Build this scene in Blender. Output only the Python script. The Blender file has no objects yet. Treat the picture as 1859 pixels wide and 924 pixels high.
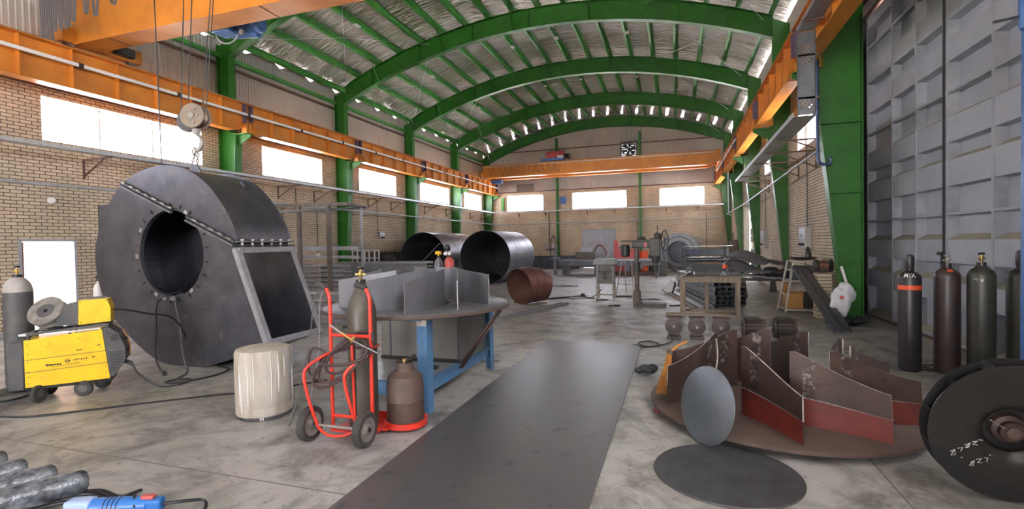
import bpy, bmesh, math, random
from mathutils import Vector, Matrix
RND = random.Random(11)
SC = bpy.context.scene
COL = SC.collection
PI = math.pi
V = Vector
OFF = {}

# ------------------------------------------------------------------ mesh builder
class MB:
    """Collects verts / faces in world coordinates; build() links ONE mesh object."""
    def __init__(self):
        self.v = []; self.f = []; self.m = []
    def add(self, vs, fs, mi=0):
        o = len(self.v)
        self.v += [tuple(p) for p in vs]
        for k, f in enumerate(fs):
            self.f.append([i + o for i in f])
            self.m.append(mi[k] if isinstance(mi, (list, tuple)) else mi)
        return self
    def box(self, c, s, rz=0, mi=0, M=None):
        hx, hy, hz = s[0] / 2, s[1] / 2, s[2] / 2
        vs = [V((x, y, z)) for z in (-hz, hz) for x, y in ((-hx, -hy), (hx, -hy), (hx, hy), (-hx, hy))]
        T = M if M is not None else Matrix.Rotation(rz, 3, 'Z')
        vs = [T @ p + V(c) for p in vs]
        return self.add(vs, [(3, 2, 1, 0), (4, 5, 6, 7), (0, 1, 5, 4), (1, 2, 6, 5), (2, 3, 7, 6), (3, 0, 4, 7)], mi)
    def bx(self, a, b, mi=0):
        return self.box([(a[i] + b[i]) / 2 for i in range(3)], [abs(b[i] - a[i]) for i in range(3)], 0, mi)
    def bar(self, p, q, w, h, up=(0, 0, 1), mi=0):
        """rectangular bar from p to q, h along up, w across"""
        p, q = V(p), V(q); d = (q - p); L = d.length; d.normalize(); up = V(up)
        if abs(d.dot(up)) > .99: up = V((1, 0, 0))
        s = d.cross(up).normalized(); u = s.cross(d)
        M = Matrix((s, d, u)).transposed()
        return self.box((p + q) / 2, (w, L, h), M=M, mi=mi)
    def tube(self, pts, r, n=10, cap=True, mi=0, closed=False):
        pts = [V(p) for p in pts]; N = len(pts)
        rs = r if isinstance(r, (list, tuple)) else [r] * N
        tang = []
        for i in range(N):
            if closed: t = pts[(i + 1) % N] - pts[i - 1]
            else: t = pts[min(i + 1, N - 1)] - pts[max(i - 1, 0)]
            tang.append(t.normalized() if t.length > 1e-9 else V((0, 0, 1)))
        a = V((0, 0, 1)) if abs(tang[0].z) < .9 else V((1, 0, 0))
        nrm = (a - tang[0] * a.dot(tang[0])).normalized()
        vs = []
        for i in range(N):
            nrm = (nrm - tang[i] * nrm.dot(tang[i]))
            nrm = nrm.normalized() if nrm.length > 1e-6 else tang[i].orthogonal().normalized()
            b = tang[i].cross(nrm)
            for k in range(n):
                t = 2 * PI * k / n
                vs.append(pts[i] + (nrm * math.cos(t) + b * math.sin(t)) * rs[i])
        fs = []
        for i in range(N if closed else N - 1):
            j = (i + 1) % N
            for k in range(n):
                k2 = (k + 1) % n
                fs.append((i * n + k, i * n + k2, j * n + k2, j * n + k))
        if cap and not closed:
            fs.append(tuple(range(n - 1, -1, -1))); fs.append(tuple((N - 1) * n + k for k in range(n)))
        return self.add(vs, fs, mi)
    def cyl(self, p, q, r, n=20, mi=0, r2=None):
        return self.tube([p, q], [r, r if r2 is None else r2], n, True, mi)
    def lathe(self, prof, o=(0, 0, 0), axis=(0, 0, 1), n=32, mi=0, cap=True, x=None):
        """prof: list of (radius, height along axis)"""
        ax = V(axis).normalized()
        X = V(x) if x else (V((1, 0, 0)) if abs(ax.x) < .9 else V((0, 1, 0)))
        X = (X - ax * X.dot(ax)).normalized(); Y = ax.cross(X)
        o = V(o); vs = []; fs = []; ms = []
        for r, h in prof:
            for k in range(n):
                t = 2 * PI * k / n
                vs.append(o + ax * h + (X * math.cos(t) + Y * math.sin(t)) * r)
        for i in range(len(prof) - 1):
            for k in range(n):
                k2 = (k + 1) % n
                fs.append((i * n + k, i * n + k2, (i + 1) * n + k2, (i + 1) * n + k))
                ms.append(mi[i] if isinstance(mi, (list, tuple)) else mi)
        m0 = mi[0] if isinstance(mi, (list, tuple)) else mi
        m1 = mi[-1] if isinstance(mi, (list, tuple)) else mi
        if cap:
            if prof[0][0] > 1e-6: fs.append(tuple(range(n - 1, -1, -1))); ms.append(m0)
            e = (len(prof) - 1) * n
            if prof[-1][0] > 1e-6: fs.append(tuple(e + k for k in range(n))); ms.append(m1)
        return self.add(vs, fs, ms)
    def ring(self, r0, r1, h, o=(0, 0, 0), axis=(0, 0, 1), n=32, mi=0):
        """annulus with thickness h"""
        ax = V(axis).normalized()
        X = V((1, 0, 0)) if abs(ax.x) < .9 else V((0, 1, 0))
        X = (X - ax * X.dot(ax)).normalized(); Y = ax.cross(X); o = V(o); vs = []; fs = []
        for r, z in ((r0, 0), (r1, 0), (r1, h), (r0, h)):
            for k in range(n):
                t = 2 * PI * k / n
                vs.append(o + ax * z + (X * math.cos(t) + Y * math.sin(t)) * r)
        for i in range(4):
            j = (i + 1) % 4
            for k in range(n):
                k2 = (k + 1) % n
                fs.append((i * n + k, i * n + k2, j * n + k2, j * n + k))
        return self.add(vs, fs, mi)
    def prism(self, poly, f, d, mi=0, mside=None):
        """poly of 2-D points, f(a,b,t)->world, extruded t=0..d"""
        n = len(poly)
        vs = [f(a, b, 0) for a, b in poly] + [f(a, b, d) for a, b in poly]
        fs = [tuple(range(n - 1, -1, -1)), tuple(range(n, 2 * n))] + [(i, (i + 1) % n, n + (i + 1) % n, n + i) for i in range(n)]
        ms = [mi, mi] + [mi if mside is None else mside] * n
        return self.add(vs, fs, ms)
    def sphere(self, c, r, n=14, mi=0, s=(1, 1, 1)):
        m = n // 2
        prof = [(max(r * math.sin(PI * i / m), 0), -r * math.cos(PI * i / m)) for i in range(m + 1)]
        o = len(self.v)
        self.lathe(prof, (0, 0, 0), n=n, mi=mi, cap=False)
        for i in range(o, len(self.v)):
            p = self.v[i]; self.v[i] = (p[0] * s[0] + c[0], p[1] * s[1] + c[1], p[2] * s[2] + c[2])
        return self
    def xf(self, M, start=0):
        for i in range(start, len(self.v)): self.v[i] = tuple(M @ V(self.v[i]))
        return self
    def build(self, name, mats, parent=None, loc=None, label=None, bevel=0, angle=32, smooth=True, norm=True):
        if not isinstance(mats, (list, tuple)): mats = [mats]
        me = bpy.data.meshes.new(name)
        base = OFF[parent.name] if parent is not None else V(loc or (0, 0, 0))
        me.from_pydata([tuple(V(p) - base) for p in self.v], [], self.f)
        for m in mats: me.materials.append(m)
        for p, mi in zip(me.polygons, self.m): p.material_index = min(mi, len(mats) - 1)
        me.validate(); me.update()
        if norm:
            bm = bmesh.new(); bm.from_mesh(me)
            bmesh.ops.remove_doubles(bm, verts=bm.verts, dist=1e-5)
            bmesh.ops.recalc_face_normals(bm, faces=bm.faces)
            bm.to_mesh(me); bm.free()
        if smooth:
            for p in me.polygons: p.use_smooth = True
            me.set_sharp_from_angle(angle=math.radians(angle))
        o = bpy.data.objects.new(name, me); COL.objects.link(o)
        OFF[o.name] = base.copy()
        if parent is not None: o.parent = parent
        else: o.location = base
        if label: o['label'] = label
        if bevel:
            b = o.modifiers.new('bevel', 'BEVEL'); b.width = bevel; b.segments = 2; b.limit_method = 'ANGLE'; b.angle_limit = math.radians(40)
            b.harden_normals = False
        return o

def tag(o, label, cat, group=None, kind=None):
    o['label'] = label; o['category'] = cat
    if group: o['group'] = group
    if kind: o['kind'] = kind
    return o
def thing(name, label, cat, loc=(0, 0, 0), group=None):
    o = bpy.data.objects.new(name, None); COL.objects.link(o)
    o.location = loc; o.empty_display_size = .1
    OFF[o.name] = V(loc)
    return tag(o, label, cat, group)
def struct(o): o['kind'] = 'structure'; return o
def sroot(name, loc=(0, 0, 0)):
    o = bpy.data.objects.new(name, None); COL.objects.link(o); o.location = loc; o.empty_display_size = .1
    OFF[o.name] = V(loc); o['kind'] = 'structure'
    return o
def dup(root, loc=None, rot=None, label=None, group=None, scale=None):
    r = root.copy(); COL.objects.link(r); OFF[r.name] = V(loc if loc is not None else root.location)
    if loc is not None: r.location = loc
    if rot is not None: r.rotation_euler = rot
    if scale is not None: r.scale = scale
    if label: r['label'] = label
    if group: r['group'] = group
    for ch in list(root.children):
        c = ch.copy(); COL.objects.link(c); c.parent = r; OFF[c.name] = OFF[r.name]
        for g in list(ch.children):
            d = g.copy(); COL.objects.link(d); d.parent = c; OFF[d.name] = OFF[r.name]
    return r
def arc(c, r, a0, a1, n, f):
    return [f(c[0] + r * math.cos(a0 + (a1 - a0) * i / n), c[1] + r * math.sin(a0 + (a1 - a0) * i / n)) for i in range(n + 1)]
def spline(pts, k=8):
    """Catmull-Rom through points"""
    P = [V(p) for p in pts]; P = [P[0] * 2 - P[1]] + P + [P[-1] * 2 - P[-2]]; out = []
    for i in range(1, len(P) - 2):
        for j in range(k):
            t = j / k; a, b, c, d = P[i - 1:i + 3]
            out.append(.5 * ((2 * b) + (c - a) * t + (2 * a - 5 * b + 4 * c - d) * t * t + (3 * b - a - 3 * c + d) * t ** 3))
    out.append(P[-2]); return out

# ------------------------------------------------------------------ materials
def nodes(name):
    m = bpy.data.materials.new(name); m.use_nodes = True
    nt = m.node_tree; nt.nodes.clear()
    N = lambda t, **k: _n(nt, t, k)
    out = N('ShaderNodeOutputMaterial'); b = N('ShaderNodeBsdfPrincipled')
    nt.links.new(b.outputs[0], out.inputs[0])
    return m, nt, N, b, out
def _n(nt, t, k):
    n = nt.nodes.new(t)
    for a, v in k.items():
        if a.startswith('i_'):
            key = a[2:]; key = int(key) if key.isdigit() else key.replace('_', ' ')
            n.inputs[key].default_value = v
        else: setattr(n, a, v)
    return n
def rgb(c): return (c[0], c[1], c[2], 1)
def mat(name, col, rough=.5, metal=0., col2=None, scale=6., amt=.5, bump=0., bscale=40., spec=None, rvar=.12, stretch=(1, 1, 1), col3=None, scale3=20., amt3=.45, coat=0):
    """principled with patchy second (and third) colour by noise, roughness variation and bump"""
    m, nt, N, b, out = nodes(name); L = nt.links.new
    tc = N('ShaderNodeTexCoord'); mp = N('ShaderNodeMapping'); mp.inputs['Scale'].default_value = stretch
    L(tc.outputs['Object'], mp.inputs[0])
    b.inputs['Base Color'].default_value = rgb(col); b.inputs['Roughness'].default_value = rough; b.inputs['Metallic'].default_value = metal
    if spec is not None: b.inputs['Specular IOR Level'].default_value = spec
    if coat: b.inputs['Coat Weight'].default_value = coat
    nz = N('ShaderNodeTexNoise', i_Scale=scale, i_Detail=7., i_Roughness=.62); L(mp.outputs[0], nz.inputs['Vector'])
    last = None
    if col2 is not None:
        r = N('ShaderNodeValToRGB'); r.color_ramp.elements[0].position = max(0, .62 - .35 * amt - .1); r.color_ramp.elements[1].position = min(1, .75 - .3 * amt + .05)
        L(nz.outputs[0], r.inputs[0])
        mx = N('ShaderNodeMix', data_type='RGBA'); mx.inputs[6].default_value = rgb(col); mx.inputs[7].default_value = rgb(col2)
        L(r.outputs[0], mx.inputs[0]); last = mx.outputs[2]
        if col3 is not None:
            n3 = N('ShaderNodeTexNoise', i_Scale=scale3, i_Detail=5.); L(mp.outputs[0], n3.inputs['Vector'])
            r3 = N('ShaderNodeValToRGB'); r3.color_ramp.elements[0].position = .72 - .35 * amt3; r3.color_ramp.elements[1].position = .8 - .3 * amt3
            L(n3.outputs[0], r3.inputs[0])
            m3 = N('ShaderNodeMix', data_type='RGBA'); m3.inputs[7].default_value = rgb(col3); L(last, m3.inputs[6]); L(r3.outputs[0], m3.inputs[0]); last = m3.outputs[2]
        L(last, b.inputs['Base Color'])
    if rvar:
        mr = N('ShaderNodeMapRange'); mr.inputs[3].default_value = max(.03, rough - rvar); mr.inputs[4].default_value = min(1, rough + rvar)
        L(nz.outputs[0], mr.inputs[0]); L(mr.outputs[0], b.inputs['Roughness'])
    if bump:
        bz = N('ShaderNodeTexNoise', i_Scale=bscale, i_Detail=4.); L(mp.outputs[0], bz.inputs['Vector'])
        bp = N('ShaderNodeBump', i_Strength=bump, i_Distance=.02); L(bz.outputs[0], bp.inputs['Height']); L(bp.outputs[0], b.inputs['Normal'])
    return m

def brick_mat(name, axis, c1, c2, mortar):
    m, nt, N, b, out = nodes(name); L = nt.links.new
    tc = N('ShaderNodeTexCoord'); sp = N('ShaderNodeSeparateXYZ'); cb = N('ShaderNodeCombineXYZ')
    L(tc.outputs['Object'], sp.inputs[0]); L(sp.outputs[axis], cb.inputs[0]); L(sp.outputs[2], cb.inputs[1])
    br = N('ShaderNodeTexBrick', i_Scale=1., i_Mortar_Size=.009, i_Bias=-.1, i_Brick_Width=.23, i_Row_Height=.082)
    br.inputs['Color1'].default_value = rgb(c1); br.inputs['Color2'].default_value = rgb(c2); br.inputs['Mortar'].default_value = rgb(mortar); br.inputs['Mortar Smooth'].default_value = .25
    L(cb.outputs[0], br.inputs['Vector'])
    nz = N('ShaderNodeTexNoise', i_Scale=.7, i_Detail=6.); L(tc.outputs['Object'], nz.inputs['Vector'])
    mr = N('ShaderNodeMapRange'); mr.inputs[1].default_value = .3; mr.inputs[2].default_value = .7; mr.inputs[3].default_value = .78; mr.inputs[4].default_value = 1.12; L(nz.outputs[0], mr.inputs[0])
    mx = N('ShaderNodeMix', data_type='RGBA', blend_type='MULTIPLY'); mx.inputs[0].default_value = 1; L(br.outputs[0], mx.inputs[6]); L(mr.outputs[0], mx.inputs[7])
    L(mx.outputs[2], b.inputs['Base Color']); b.inputs['Roughness'].default_value = .85
    bp = N('ShaderNodeBump', i_Strength=.6, i_Distance=.012); bp.invert = True; L(br.outputs[1], bp.inputs['Height']); L(bp.outputs[0], b.inputs['Normal'])
    return m

M = {}
M['brick_y'] = brick_mat('tan_brick_along_hall', 1, (.67, .545, .40), (.55, .44, .31), (.11, .085, .07))
M['brick_x'] = brick_mat('tan_brick_across_hall', 0, (.72, .58, .42), (.60, .475, .33), (.15, .115, .09))
M['brick_out'] = brick_mat('outdoor_brick', 1, (.86, .62, .45), (.8, .56, .4), (.7, .55, .45))
M['plaster'] = mat('window_reveal_plaster', (.78, .72, .62), .8, col2=(.66, .58, .47), scale=3, amt=.4)
M['green'] = mat('green_steel_paint', (.024, .155, .010), .42, col2=(.018, .118, .010), scale=2.5, amt=.5, rvar=.1)
M['green_lit'] = mat('lit_green_paint', (.085, .35, .06), .5, col2=(.06, .25, .05), scale=3, amt=.5)  # brighter copy of the frame green, light on the purlins put into the colour
M['orange'] = mat('orange_crane_paint', (.66, .235, .028), .40, col2=(.50, .17, .025), scale=1.6, amt=.45)
M['rail_steel'] = mat('rail_steel', (.30, .22, .18), .45, .8, col2=(.16, .08, .05), scale=5, amt=.5)
M['galv'] = mat('galvanised_steel', (.50, .515, .53), .42, .8, col2=(.40, .42, .44), scale=9, amt=.6)
M['white_plastic'] = mat('white_conductor_plastic', (.82, .80, .78), .5)
M['clad'] = mat('beige_wall_sheet', (.50, .46, .42), .5, .1, col2=(.42, .385, .36), scale=.7, amt=.5)
M['steel_dark'] = mat('mill_scale_steel', (.135, .135, .162), .40, .7, col2=(.085, .085, .10), scale=2.2, amt=.55, col3=(.16, .14, .135), scale3=5, amt3=.25, rvar=.12)
M['tube_stack'] = mat('grey_stock_tube', (.20, .20, .215), .5, .4, col2=(.14, .14, .15), scale=4, amt=.5)
M['dull_zinc'] = mat('dull_zinc_tray', (.16, .165, .175), .55, .3, col2=(.11, .115, .12), scale=6, amt=.5)
M['navy'] = mat('navy_panel_paint', (.025, .035, .07), .45)
M['festoon'] = mat('grey_flat_cable', (.16, .15, .155), .5)
M['frame_steel'] = mat('primed_angle_frame', (.33, .33, .35), .5, .3, col2=(.25, .25, .27), scale=6, amt=.5)
M['steel_mid'] = mat('grey_steel_plate', (.18, .18, .195), .5, .45, col2=(.125, .125, .14), scale=3, amt=.5, stretch=(1.5, 1.5, .35))
M['steel_bar'] = mat('primed_steel_bar', (.36, .36, .39), .45, .35, col2=(.27, .27, .30), scale=4, amt=.5)
M['steel_light'] = mat('bright_rolled_steel', (.25, .25, .275), .42, .8, col2=(.18, .18, .20), scale=3, amt=.5)
M['bright'] = mat('ground_bright_edge', (.60, .58, .54), .5, .5, col2=(.26, .23, .20), scale=14, amt=.5)
M['weld'] = mat('weld_grey', (.45, .45, .47), .45, .6, col2=(.3, .3, .31), scale=30, amt=.5)
M['rust'] = mat('dark_rusty_plate', (.050, .035, .030), .50, .4, col2=(.080, .047, .036), scale=3.5, amt=.55, col3=(.035, .028, .028), scale3=9, amt3=.35, bump=.15, bscale=22)
M['rust_base'] = mat('brown_rusty_plate', (.105, .07, .056), .6, .15, col2=(.075, .05, .04), scale=4, amt=.55, bump=.1, bscale=30)
M['rust_red'] = mat('oxide_brown_plate', (.215, .085, .06), .5, .35, col2=(.15, .075, .065), scale=3, amt=.5)
M['redlead'] = mat('red_primer_band', (.165, .021, .014), .5, col2=(.10, .02, .016), scale=6, amt=.5)
M['red'] = mat('red_trolley_paint', (.72, .045, .025), .35, col2=(.55, .035, .02), scale=7, amt=.4)
M['black'] = mat('black_paint', (.02, .02, .022), .38, col2=(.035, .032, .03), scale=5, amt=.5)
M['black_steel'] = mat('black_oiled_steel', (.022, .022, .023), .33, .4, col2=(.04, .036, .033), scale=3, amt=.5, rvar=.1)
M['rubber'] = mat('black_rubber', (.028, .027, .026), .75, col2=(.06, .055, .05), scale=8, amt=.4)
M['hose'] = mat('dusty_hose_rubber', (.05, .03, .028), .6)
M['cable'] = mat('black_cable', (.018, .018, .02), .5)
M['yellow'] = mat('yellow_machine_paint', (.83, .56, .015), .4, col2=(.70, .45, .015), scale=5, amt=.35, col3=(.32, .2, .03), scale3=12, amt3=.02)
M['dark_grey'] = mat('dark_grey_plastic', (.06, .06, .065), .55, col2=(.10, .095, .09), scale=6, amt=.45)
M['blue'] = mat('blue_frame_paint', (.075, .21, .40), .48, col2=(.10, .17, .27), scale=5, amt=.45, col3=(.24, .19, .15), scale3=9, amt3=.12)
M['blue_motor'] = mat('blue_hoist_paint', (.08, .19, .48), .4, col2=(.06, .13, .33), scale=6, amt=.5)
M['blue_tool'] = mat('blue_tool_plastic', (.03, .16, .48), .35)
M['pale_blue'] = mat('pale_blue_plastic', (.38, .50, .78), .4)
M['olive'] = mat('olive_grey_cylinder', (.095, .085, .066), .48, .25, col2=(.065, .058, .045), scale=5, amt=.5, stretch=(1, 1, .4))
M['rusty_lpg'] = mat('rusty_brown_bottle', (.12, .075, .058), .6, .1, col2=(.08, .055, .047), scale=8, amt=.5)
M['brass'] = mat('brass', (.62, .43, .16), .35, .9)
M['plastercoat'] = mat('plaster_slurry', (.36, .31, .235), .8, col2=(.52, .48, .43), scale=4, amt=.5, stretch=(3, 3, .35), bump=.25, bscale=25)
M['plate'] = mat('floor_steel_plate', (.135, .132, .142), .38, .5, col2=(.17, .157, .152), scale=1.3, amt=.5, col3=(.09, .09, .096), scale3=4, amt3=.3, rvar=.1)
M['disc'] = mat('cut_disc_steel', (.18, .205, .235), .42, .55, col2=(.13, .145, .16), scale=3.5, amt=.55, col3=(.20, .19, .145), scale3=5, amt3=.25)
M['disc_floor'] = mat('dark_cut_disc_steel', (.115, .12, .135), .45, .55, col2=(.085, .085, .09), scale=4, amt=.5)
M['door'] = mat('grey_door_paint', (.42, .44, .49), .5, col2=(.35, .37, .41), scale=1.2, amt=.5)
M['door_frame'] = mat('grey_door_frame_paint', (.40, .42, .46), .45, col2=(.26, .27, .30), scale=2, amt=.4)
M['door_dust'] = mat('dusty_ledge', (.40, .355, .27), .8, col2=(.34, .31, .26), scale=4, amt=.5)
M['cream_edge'] = mat('cream_sheet_end', (.72, .66, .54), .6)
M['cyl_black'] = mat('black_gas_cylinder', (.022, .021, .022), .38, .1, col2=(.036, .032, .03), scale=4, amt=.5)
M['cyl_brown'] = mat('brown_black_gas_cylinder', (.035, .022, .022), .38, .1, col2=(.05, .034, .03), scale=4, amt=.5)
M['cyl_green'] = mat('green_black_gas_cylinder', (.026, .028, .020), .4, .1, col2=(.05, .05, .04), scale=4, amt=.5)
M['cyl_grey'] = mat('grey_gas_cylinder', (.11, .11, .125), .45, .2, col2=(.16, .15, .16), scale=5, amt=.45)
M['white_paint'] = mat('white_paint_mark', (.82, .82, .80), .6)
M['chalk'] = mat('chalk_mark', (.55, .53, .48), .8)
M['red_band'] = mat('orange_red_band', (.80, .10, .03), .5)
M['wood'] = mat('weathered_wood', (.30, .235, .17), .75, col2=(.20, .15, .11), scale=6, amt=.5, stretch=(3, 3, .5))
M['plywood'] = mat('orange_plywood', (.52, .26, .07), .6, col2=(.40, .19, .05), scale=3, amt=.5)
M['straw'] = mat('orange_broom_straw', (.50, .21, .04), .7, col2=(.34, .14, .03), scale=9, amt=.5)
M['motor'] = mat('dusty_motor_iron', (.10, .075, .066), .6, .35, col2=(.095, .08, .075), scale=6, amt=.5, bump=.2, bscale=30)
M['machine'] = mat('dark_green_machine_iron', (.05, .065, .055), .5, .3, col2=(.09, .08, .07), scale=7, amt=.5)
M['machine_brown'] = mat('brown_machine_iron', (.16, .13, .105), .55, .25, col2=(.10, .085, .075), scale=6, amt=.5)
M['cabinet'] = mat('grey_green_cabinet', (.35, .37, .36), .5, col2=(.30, .31, .30), scale=4, amt=.4)
M['dirty_panel'] = mat('greasy_panel', (.26, .24, .215), .6, col2=(.12, .11, .10), scale=9, amt=.5)
M['cream_leg'] = mat('cream_metal_leg', (.55, .50, .42), .55, col2=(.35, .30, .25), scale=9, amt=.4)
M['sack'] = mat('white_woven_sack', (.78, .78, .80), .7, col2=(.66, .66, .68), scale=5, amt=.5, bump=.3, bscale=14)
M['wrap'] = mat('silver_plastic_wrap', (.05, .055, .065), .2, .1, col2=(.24, .26, .29), scale=9, amt=.45, bump=.8, bscale=16, stretch=(1, 1, 1))
M['felt'] = mat('dark_sheet_roll', (.055, .048, .05), .7, col2=(.10, .09, .09), scale=4, amt=.5, bump=.3, bscale=12)
M['aluminium'] = mat('aluminium', (.72, .72, .72), .35, .9)
M['box_grey'] = mat('grey_switch_box', (.40, .38, .35), .5, col2=(.33, .30, .28), scale=5, amt=.4)
M['pink_red'] = mat('faded_red_paint', (.62, .10, .09), .45, col2=(.48, .09, .08), scale=5, amt=.4)
M['brown_trim'] = mat('brown_steel_angle', (.14, .075, .06), .55, .2)
M['purple_splice'] = mat('dark_splice_plate', (.10, .07, .12), .5, .2)
M['sheet_panel'] = mat('dull_duct_sheet', (.24, .225, .205), .38, .55, col2=(.17, .165, .155), scale=2, amt=.5)
M['hook'] = mat('grey_cast_steel', (.36, .34, .32), .5, .5, col2=(.28, .25, .23), scale=7, amt=.4)
M['sheave'] = mat('dusty_tan_sheave_plate', (.27, .215, .165), .6, .1, col2=(.21, .165, .13), scale=5, amt=.4)
M['ground_out'] = mat('pale_yard', (.55, .52, .48), .9)

def ground_patch():
    m, nt, N, b, out = nodes('blade_ground_patch'); L = nt.links.new
    tc = N('ShaderNodeTexCoord'); nz = N('ShaderNodeTexNoise', i_Scale=11., i_Detail=8., i_Roughness=.75); L(tc.outputs['Object'], nz.inputs['Vector'])
    r = N('ShaderNodeValToRGB'); r.color_ramp.elements[0].position = .50; r.color_ramp.elements[1].position = .60; r.color_ramp.elements[0].color = (.055, .038, .032, 1); r.color_ramp.elements[1].color = (.27, .235, .205, 1)
    L(nz.outputs[0], r.inputs[0]); L(r.outputs[0], b.inputs['Base Color']); b.inputs['Metallic'].default_value = .5; b.inputs['Roughness'].default_value = .45
    return m
M['ground_patch'] = ground_patch()
# glass
def glass(name, tint=(1, 1, 1), g=.06, rough=.02):
    m, nt, N, b, out = nodes(name); L = nt.links.new; nt.nodes.remove(b)
    t = N('ShaderNodeBsdfTransparent'); t.inputs[0].default_value = rgb(tint)
    gl = N('ShaderNodeBsdfGlossy'); gl.inputs['Roughness'].default_value = rough
    mx = N('ShaderNodeMixShader'); mx.inputs[0].default_value = g
    L(t.outputs[0], mx.inputs[1]); L(gl.outputs[0], mx.inputs[2]); L(mx.outputs[0], out.inputs[0]); return m
M['glass'] = glass('window_glass', (.96, .97, 1.))
M['bottle'] = glass('clear_bottle_plastic', (.75, .8, .82), .14, .1)

# foil ceiling
def foil():
    m, nt, N, b, out = nodes('crinkled_foil_insulation'); L = nt.links.new
    tc = N('ShaderNodeTexCoord'); mp = N('ShaderNodeMapping'); mp.inputs['Scale'].default_value = (.45, 2.6, .45); L(tc.outputs['Object'], mp.inputs[0])
    n1 = N('ShaderNodeTexNoise', i_Scale=2.6, i_Detail=5., i_Roughness=.55, i_Distortion=.9); L(mp.outputs[0], n1.inputs['Vector'])
    n2 = N('ShaderNodeTexVoronoi', i_Scale=3.2); L(mp.outputs[0], n2.inputs['Vector'])
    ad = N('ShaderNodeMath', operation='ADD'); L(n1.outputs[0], ad.inputs[0])
    ml = N('ShaderNodeMath', operation='MULTIPLY'); ml.inputs[1].default_value = .45; L(n2.outputs[0], ml.inputs[0]); L(ml.outputs[0], ad.inputs[1])
    bp = N('ShaderNodeBump', i_Strength=1., i_Distance=.34); L(ad.outputs[0], bp.inputs['Height']); L(bp.outputs[0], b.inputs['Normal'])
    r = N('ShaderNodeValToRGB'); r.color_ramp.elements[0].color = (.74, .64, .58, 1); r.color_ramp.elements[1].color = (.96, .90, .85, 1); r.color_ramp.elements[0].position = .35; r.color_ramp.elements[1].position = .65
    L(n1.outputs[0], r.inputs[0]); L(r.outputs[0], b.inputs['Base Color'])
    b.inputs['Metallic'].default_value = .72; b.inputs['Roughness'].default_value = .2
    return m
M['foil'] = foil()

# concrete floor
def concrete():
    m, nt, N, b, out = nodes('stained_concrete_floor'); L = nt.links.new
    tc = N('ShaderNodeTexCoord'); O = tc.outputs['Object']
    def noise(s, d=6., r=.6, dist=0): n = N('ShaderNodeTexNoise', i_Scale=s, i_Detail=d, i_Roughness=r, i_Distortion=dist); L(O, n.inputs['Vector']); return n.outputs[0]
    def ramp(x, a, c, v0=0, v1=1):
        mr = N('ShaderNodeMapRange'); mr.inputs[1].default_value = a; mr.inputs[2].default_value = c; mr.inputs[3].default_value = v0; mr.inputs[4].default_value = v1; L(x, mr.inputs[0]); return mr.outputs[0]
    def mix(f, c0, c1):
        mx = N('ShaderNodeMix', data_type='RGBA'); L(f, mx.inputs[0])
        for i, c in ((6, c0), (7, c1)):
            if isinstance(c, tuple): mx.inputs[i].default_value = rgb(c)
            else: L(c, mx.inputs[i])
        return mx.outputs[2]
    c = mix(ramp(noise(.35), .35, .68), (.43, .415, .41), (.37, .35, .30))
    c = mix(ramp(noise(1.7, 8., .68, .6), .44, .66), c, (.155, .147, .135))
    c = mix(ramp(noise(5., 9., .75), .55, .70), c, (.44, .43, .425))
    c = mix(ramp(noise(.8, 10., .75, 1.5), .52, .70), c, (.095, .088, .085))
    c = mix(ramp(noise(11., 6., .65), .60, .70), c, (.14, .13, .12))
    # expansion joints every 4 m
    sp = N('ShaderNodeSeparateXYZ'); L(O, sp.inputs[0])
    js = []
    for ax, off in ((0, 2.44), (1, .8)):
        a = N('ShaderNodeMath', operation='ADD'); a.inputs[1].default_value = off + 40; L(sp.outputs[ax], a.inputs[0])
        md = N('ShaderNodeMath', operation='MODULO'); md.inputs[1].default_value = 4.; L(a.outputs[0], md.inputs[0])
        lt = N('ShaderNodeMath', operation='LESS_THAN'); lt.inputs[1].default_value = .014; L(md.outputs[0], lt.inputs[0]); js.append(lt.outputs[0])
    mxj = N('ShaderNodeMath', operation='MAXIMUM'); L(js[0], mxj.inputs[0]); L(js[1], mxj.inputs[1])
    c = mix(mxj.outputs[0], c, (.14, .13, .12))
    L(c, b.inputs['Base Color'])
    L(ramp(noise(2.2, 6.), .3, .7, .36, .60), b.inputs['Roughness'])
    bp = N('ShaderNodeBump', i_Strength=.12, i_Distance=.01); L(noise(9., 6.), bp.inputs['Height']); L(bp.outputs[0], b.inputs['Normal'])
    return m
M['floor'] = concrete()

def text_mesh(body, size, f, name, material, parent, off=.0):
    """flat lettering: glyph outlines mapped by f(u, v) onto a surface"""
    cu = bpy.data.curves.new('lettering', 'FONT'); cu.body = body; cu.size = size; cu.align_x = 'CENTER'; cu.resolution_u = 3
    cu.offset = off; cu.space_character = 1.18
    tmp = bpy.data.objects.new('lettering', cu); COL.objects.link(tmp)
    me = bpy.data.meshes.new_from_object(tmp.evaluated_get(bpy.context.evaluated_depsgraph_get()))
    bm = bmesh.new(); bm.from_mesh(me); bmesh.ops.triangulate(bm, faces=bm.faces); bmesh.ops.subdivide_edges(bm, edges=[e for e in bm.edges if e.calc_length() > size * .3], cuts=1); bmesh.ops.triangulate(bm, faces=bm.faces)
    mb = MB(); mb.add([f(v.co.x, v.co.y) for v in bm.verts], [[v.index for v in fc.verts] for fc in bm.faces]); bm.free()
    bpy.data.objects.remove(tmp); bpy.data.curves.remove(cu); bpy.data.meshes.remove(me)
    return mb.build(name, material, parent, smooth=False, norm=False)
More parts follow.
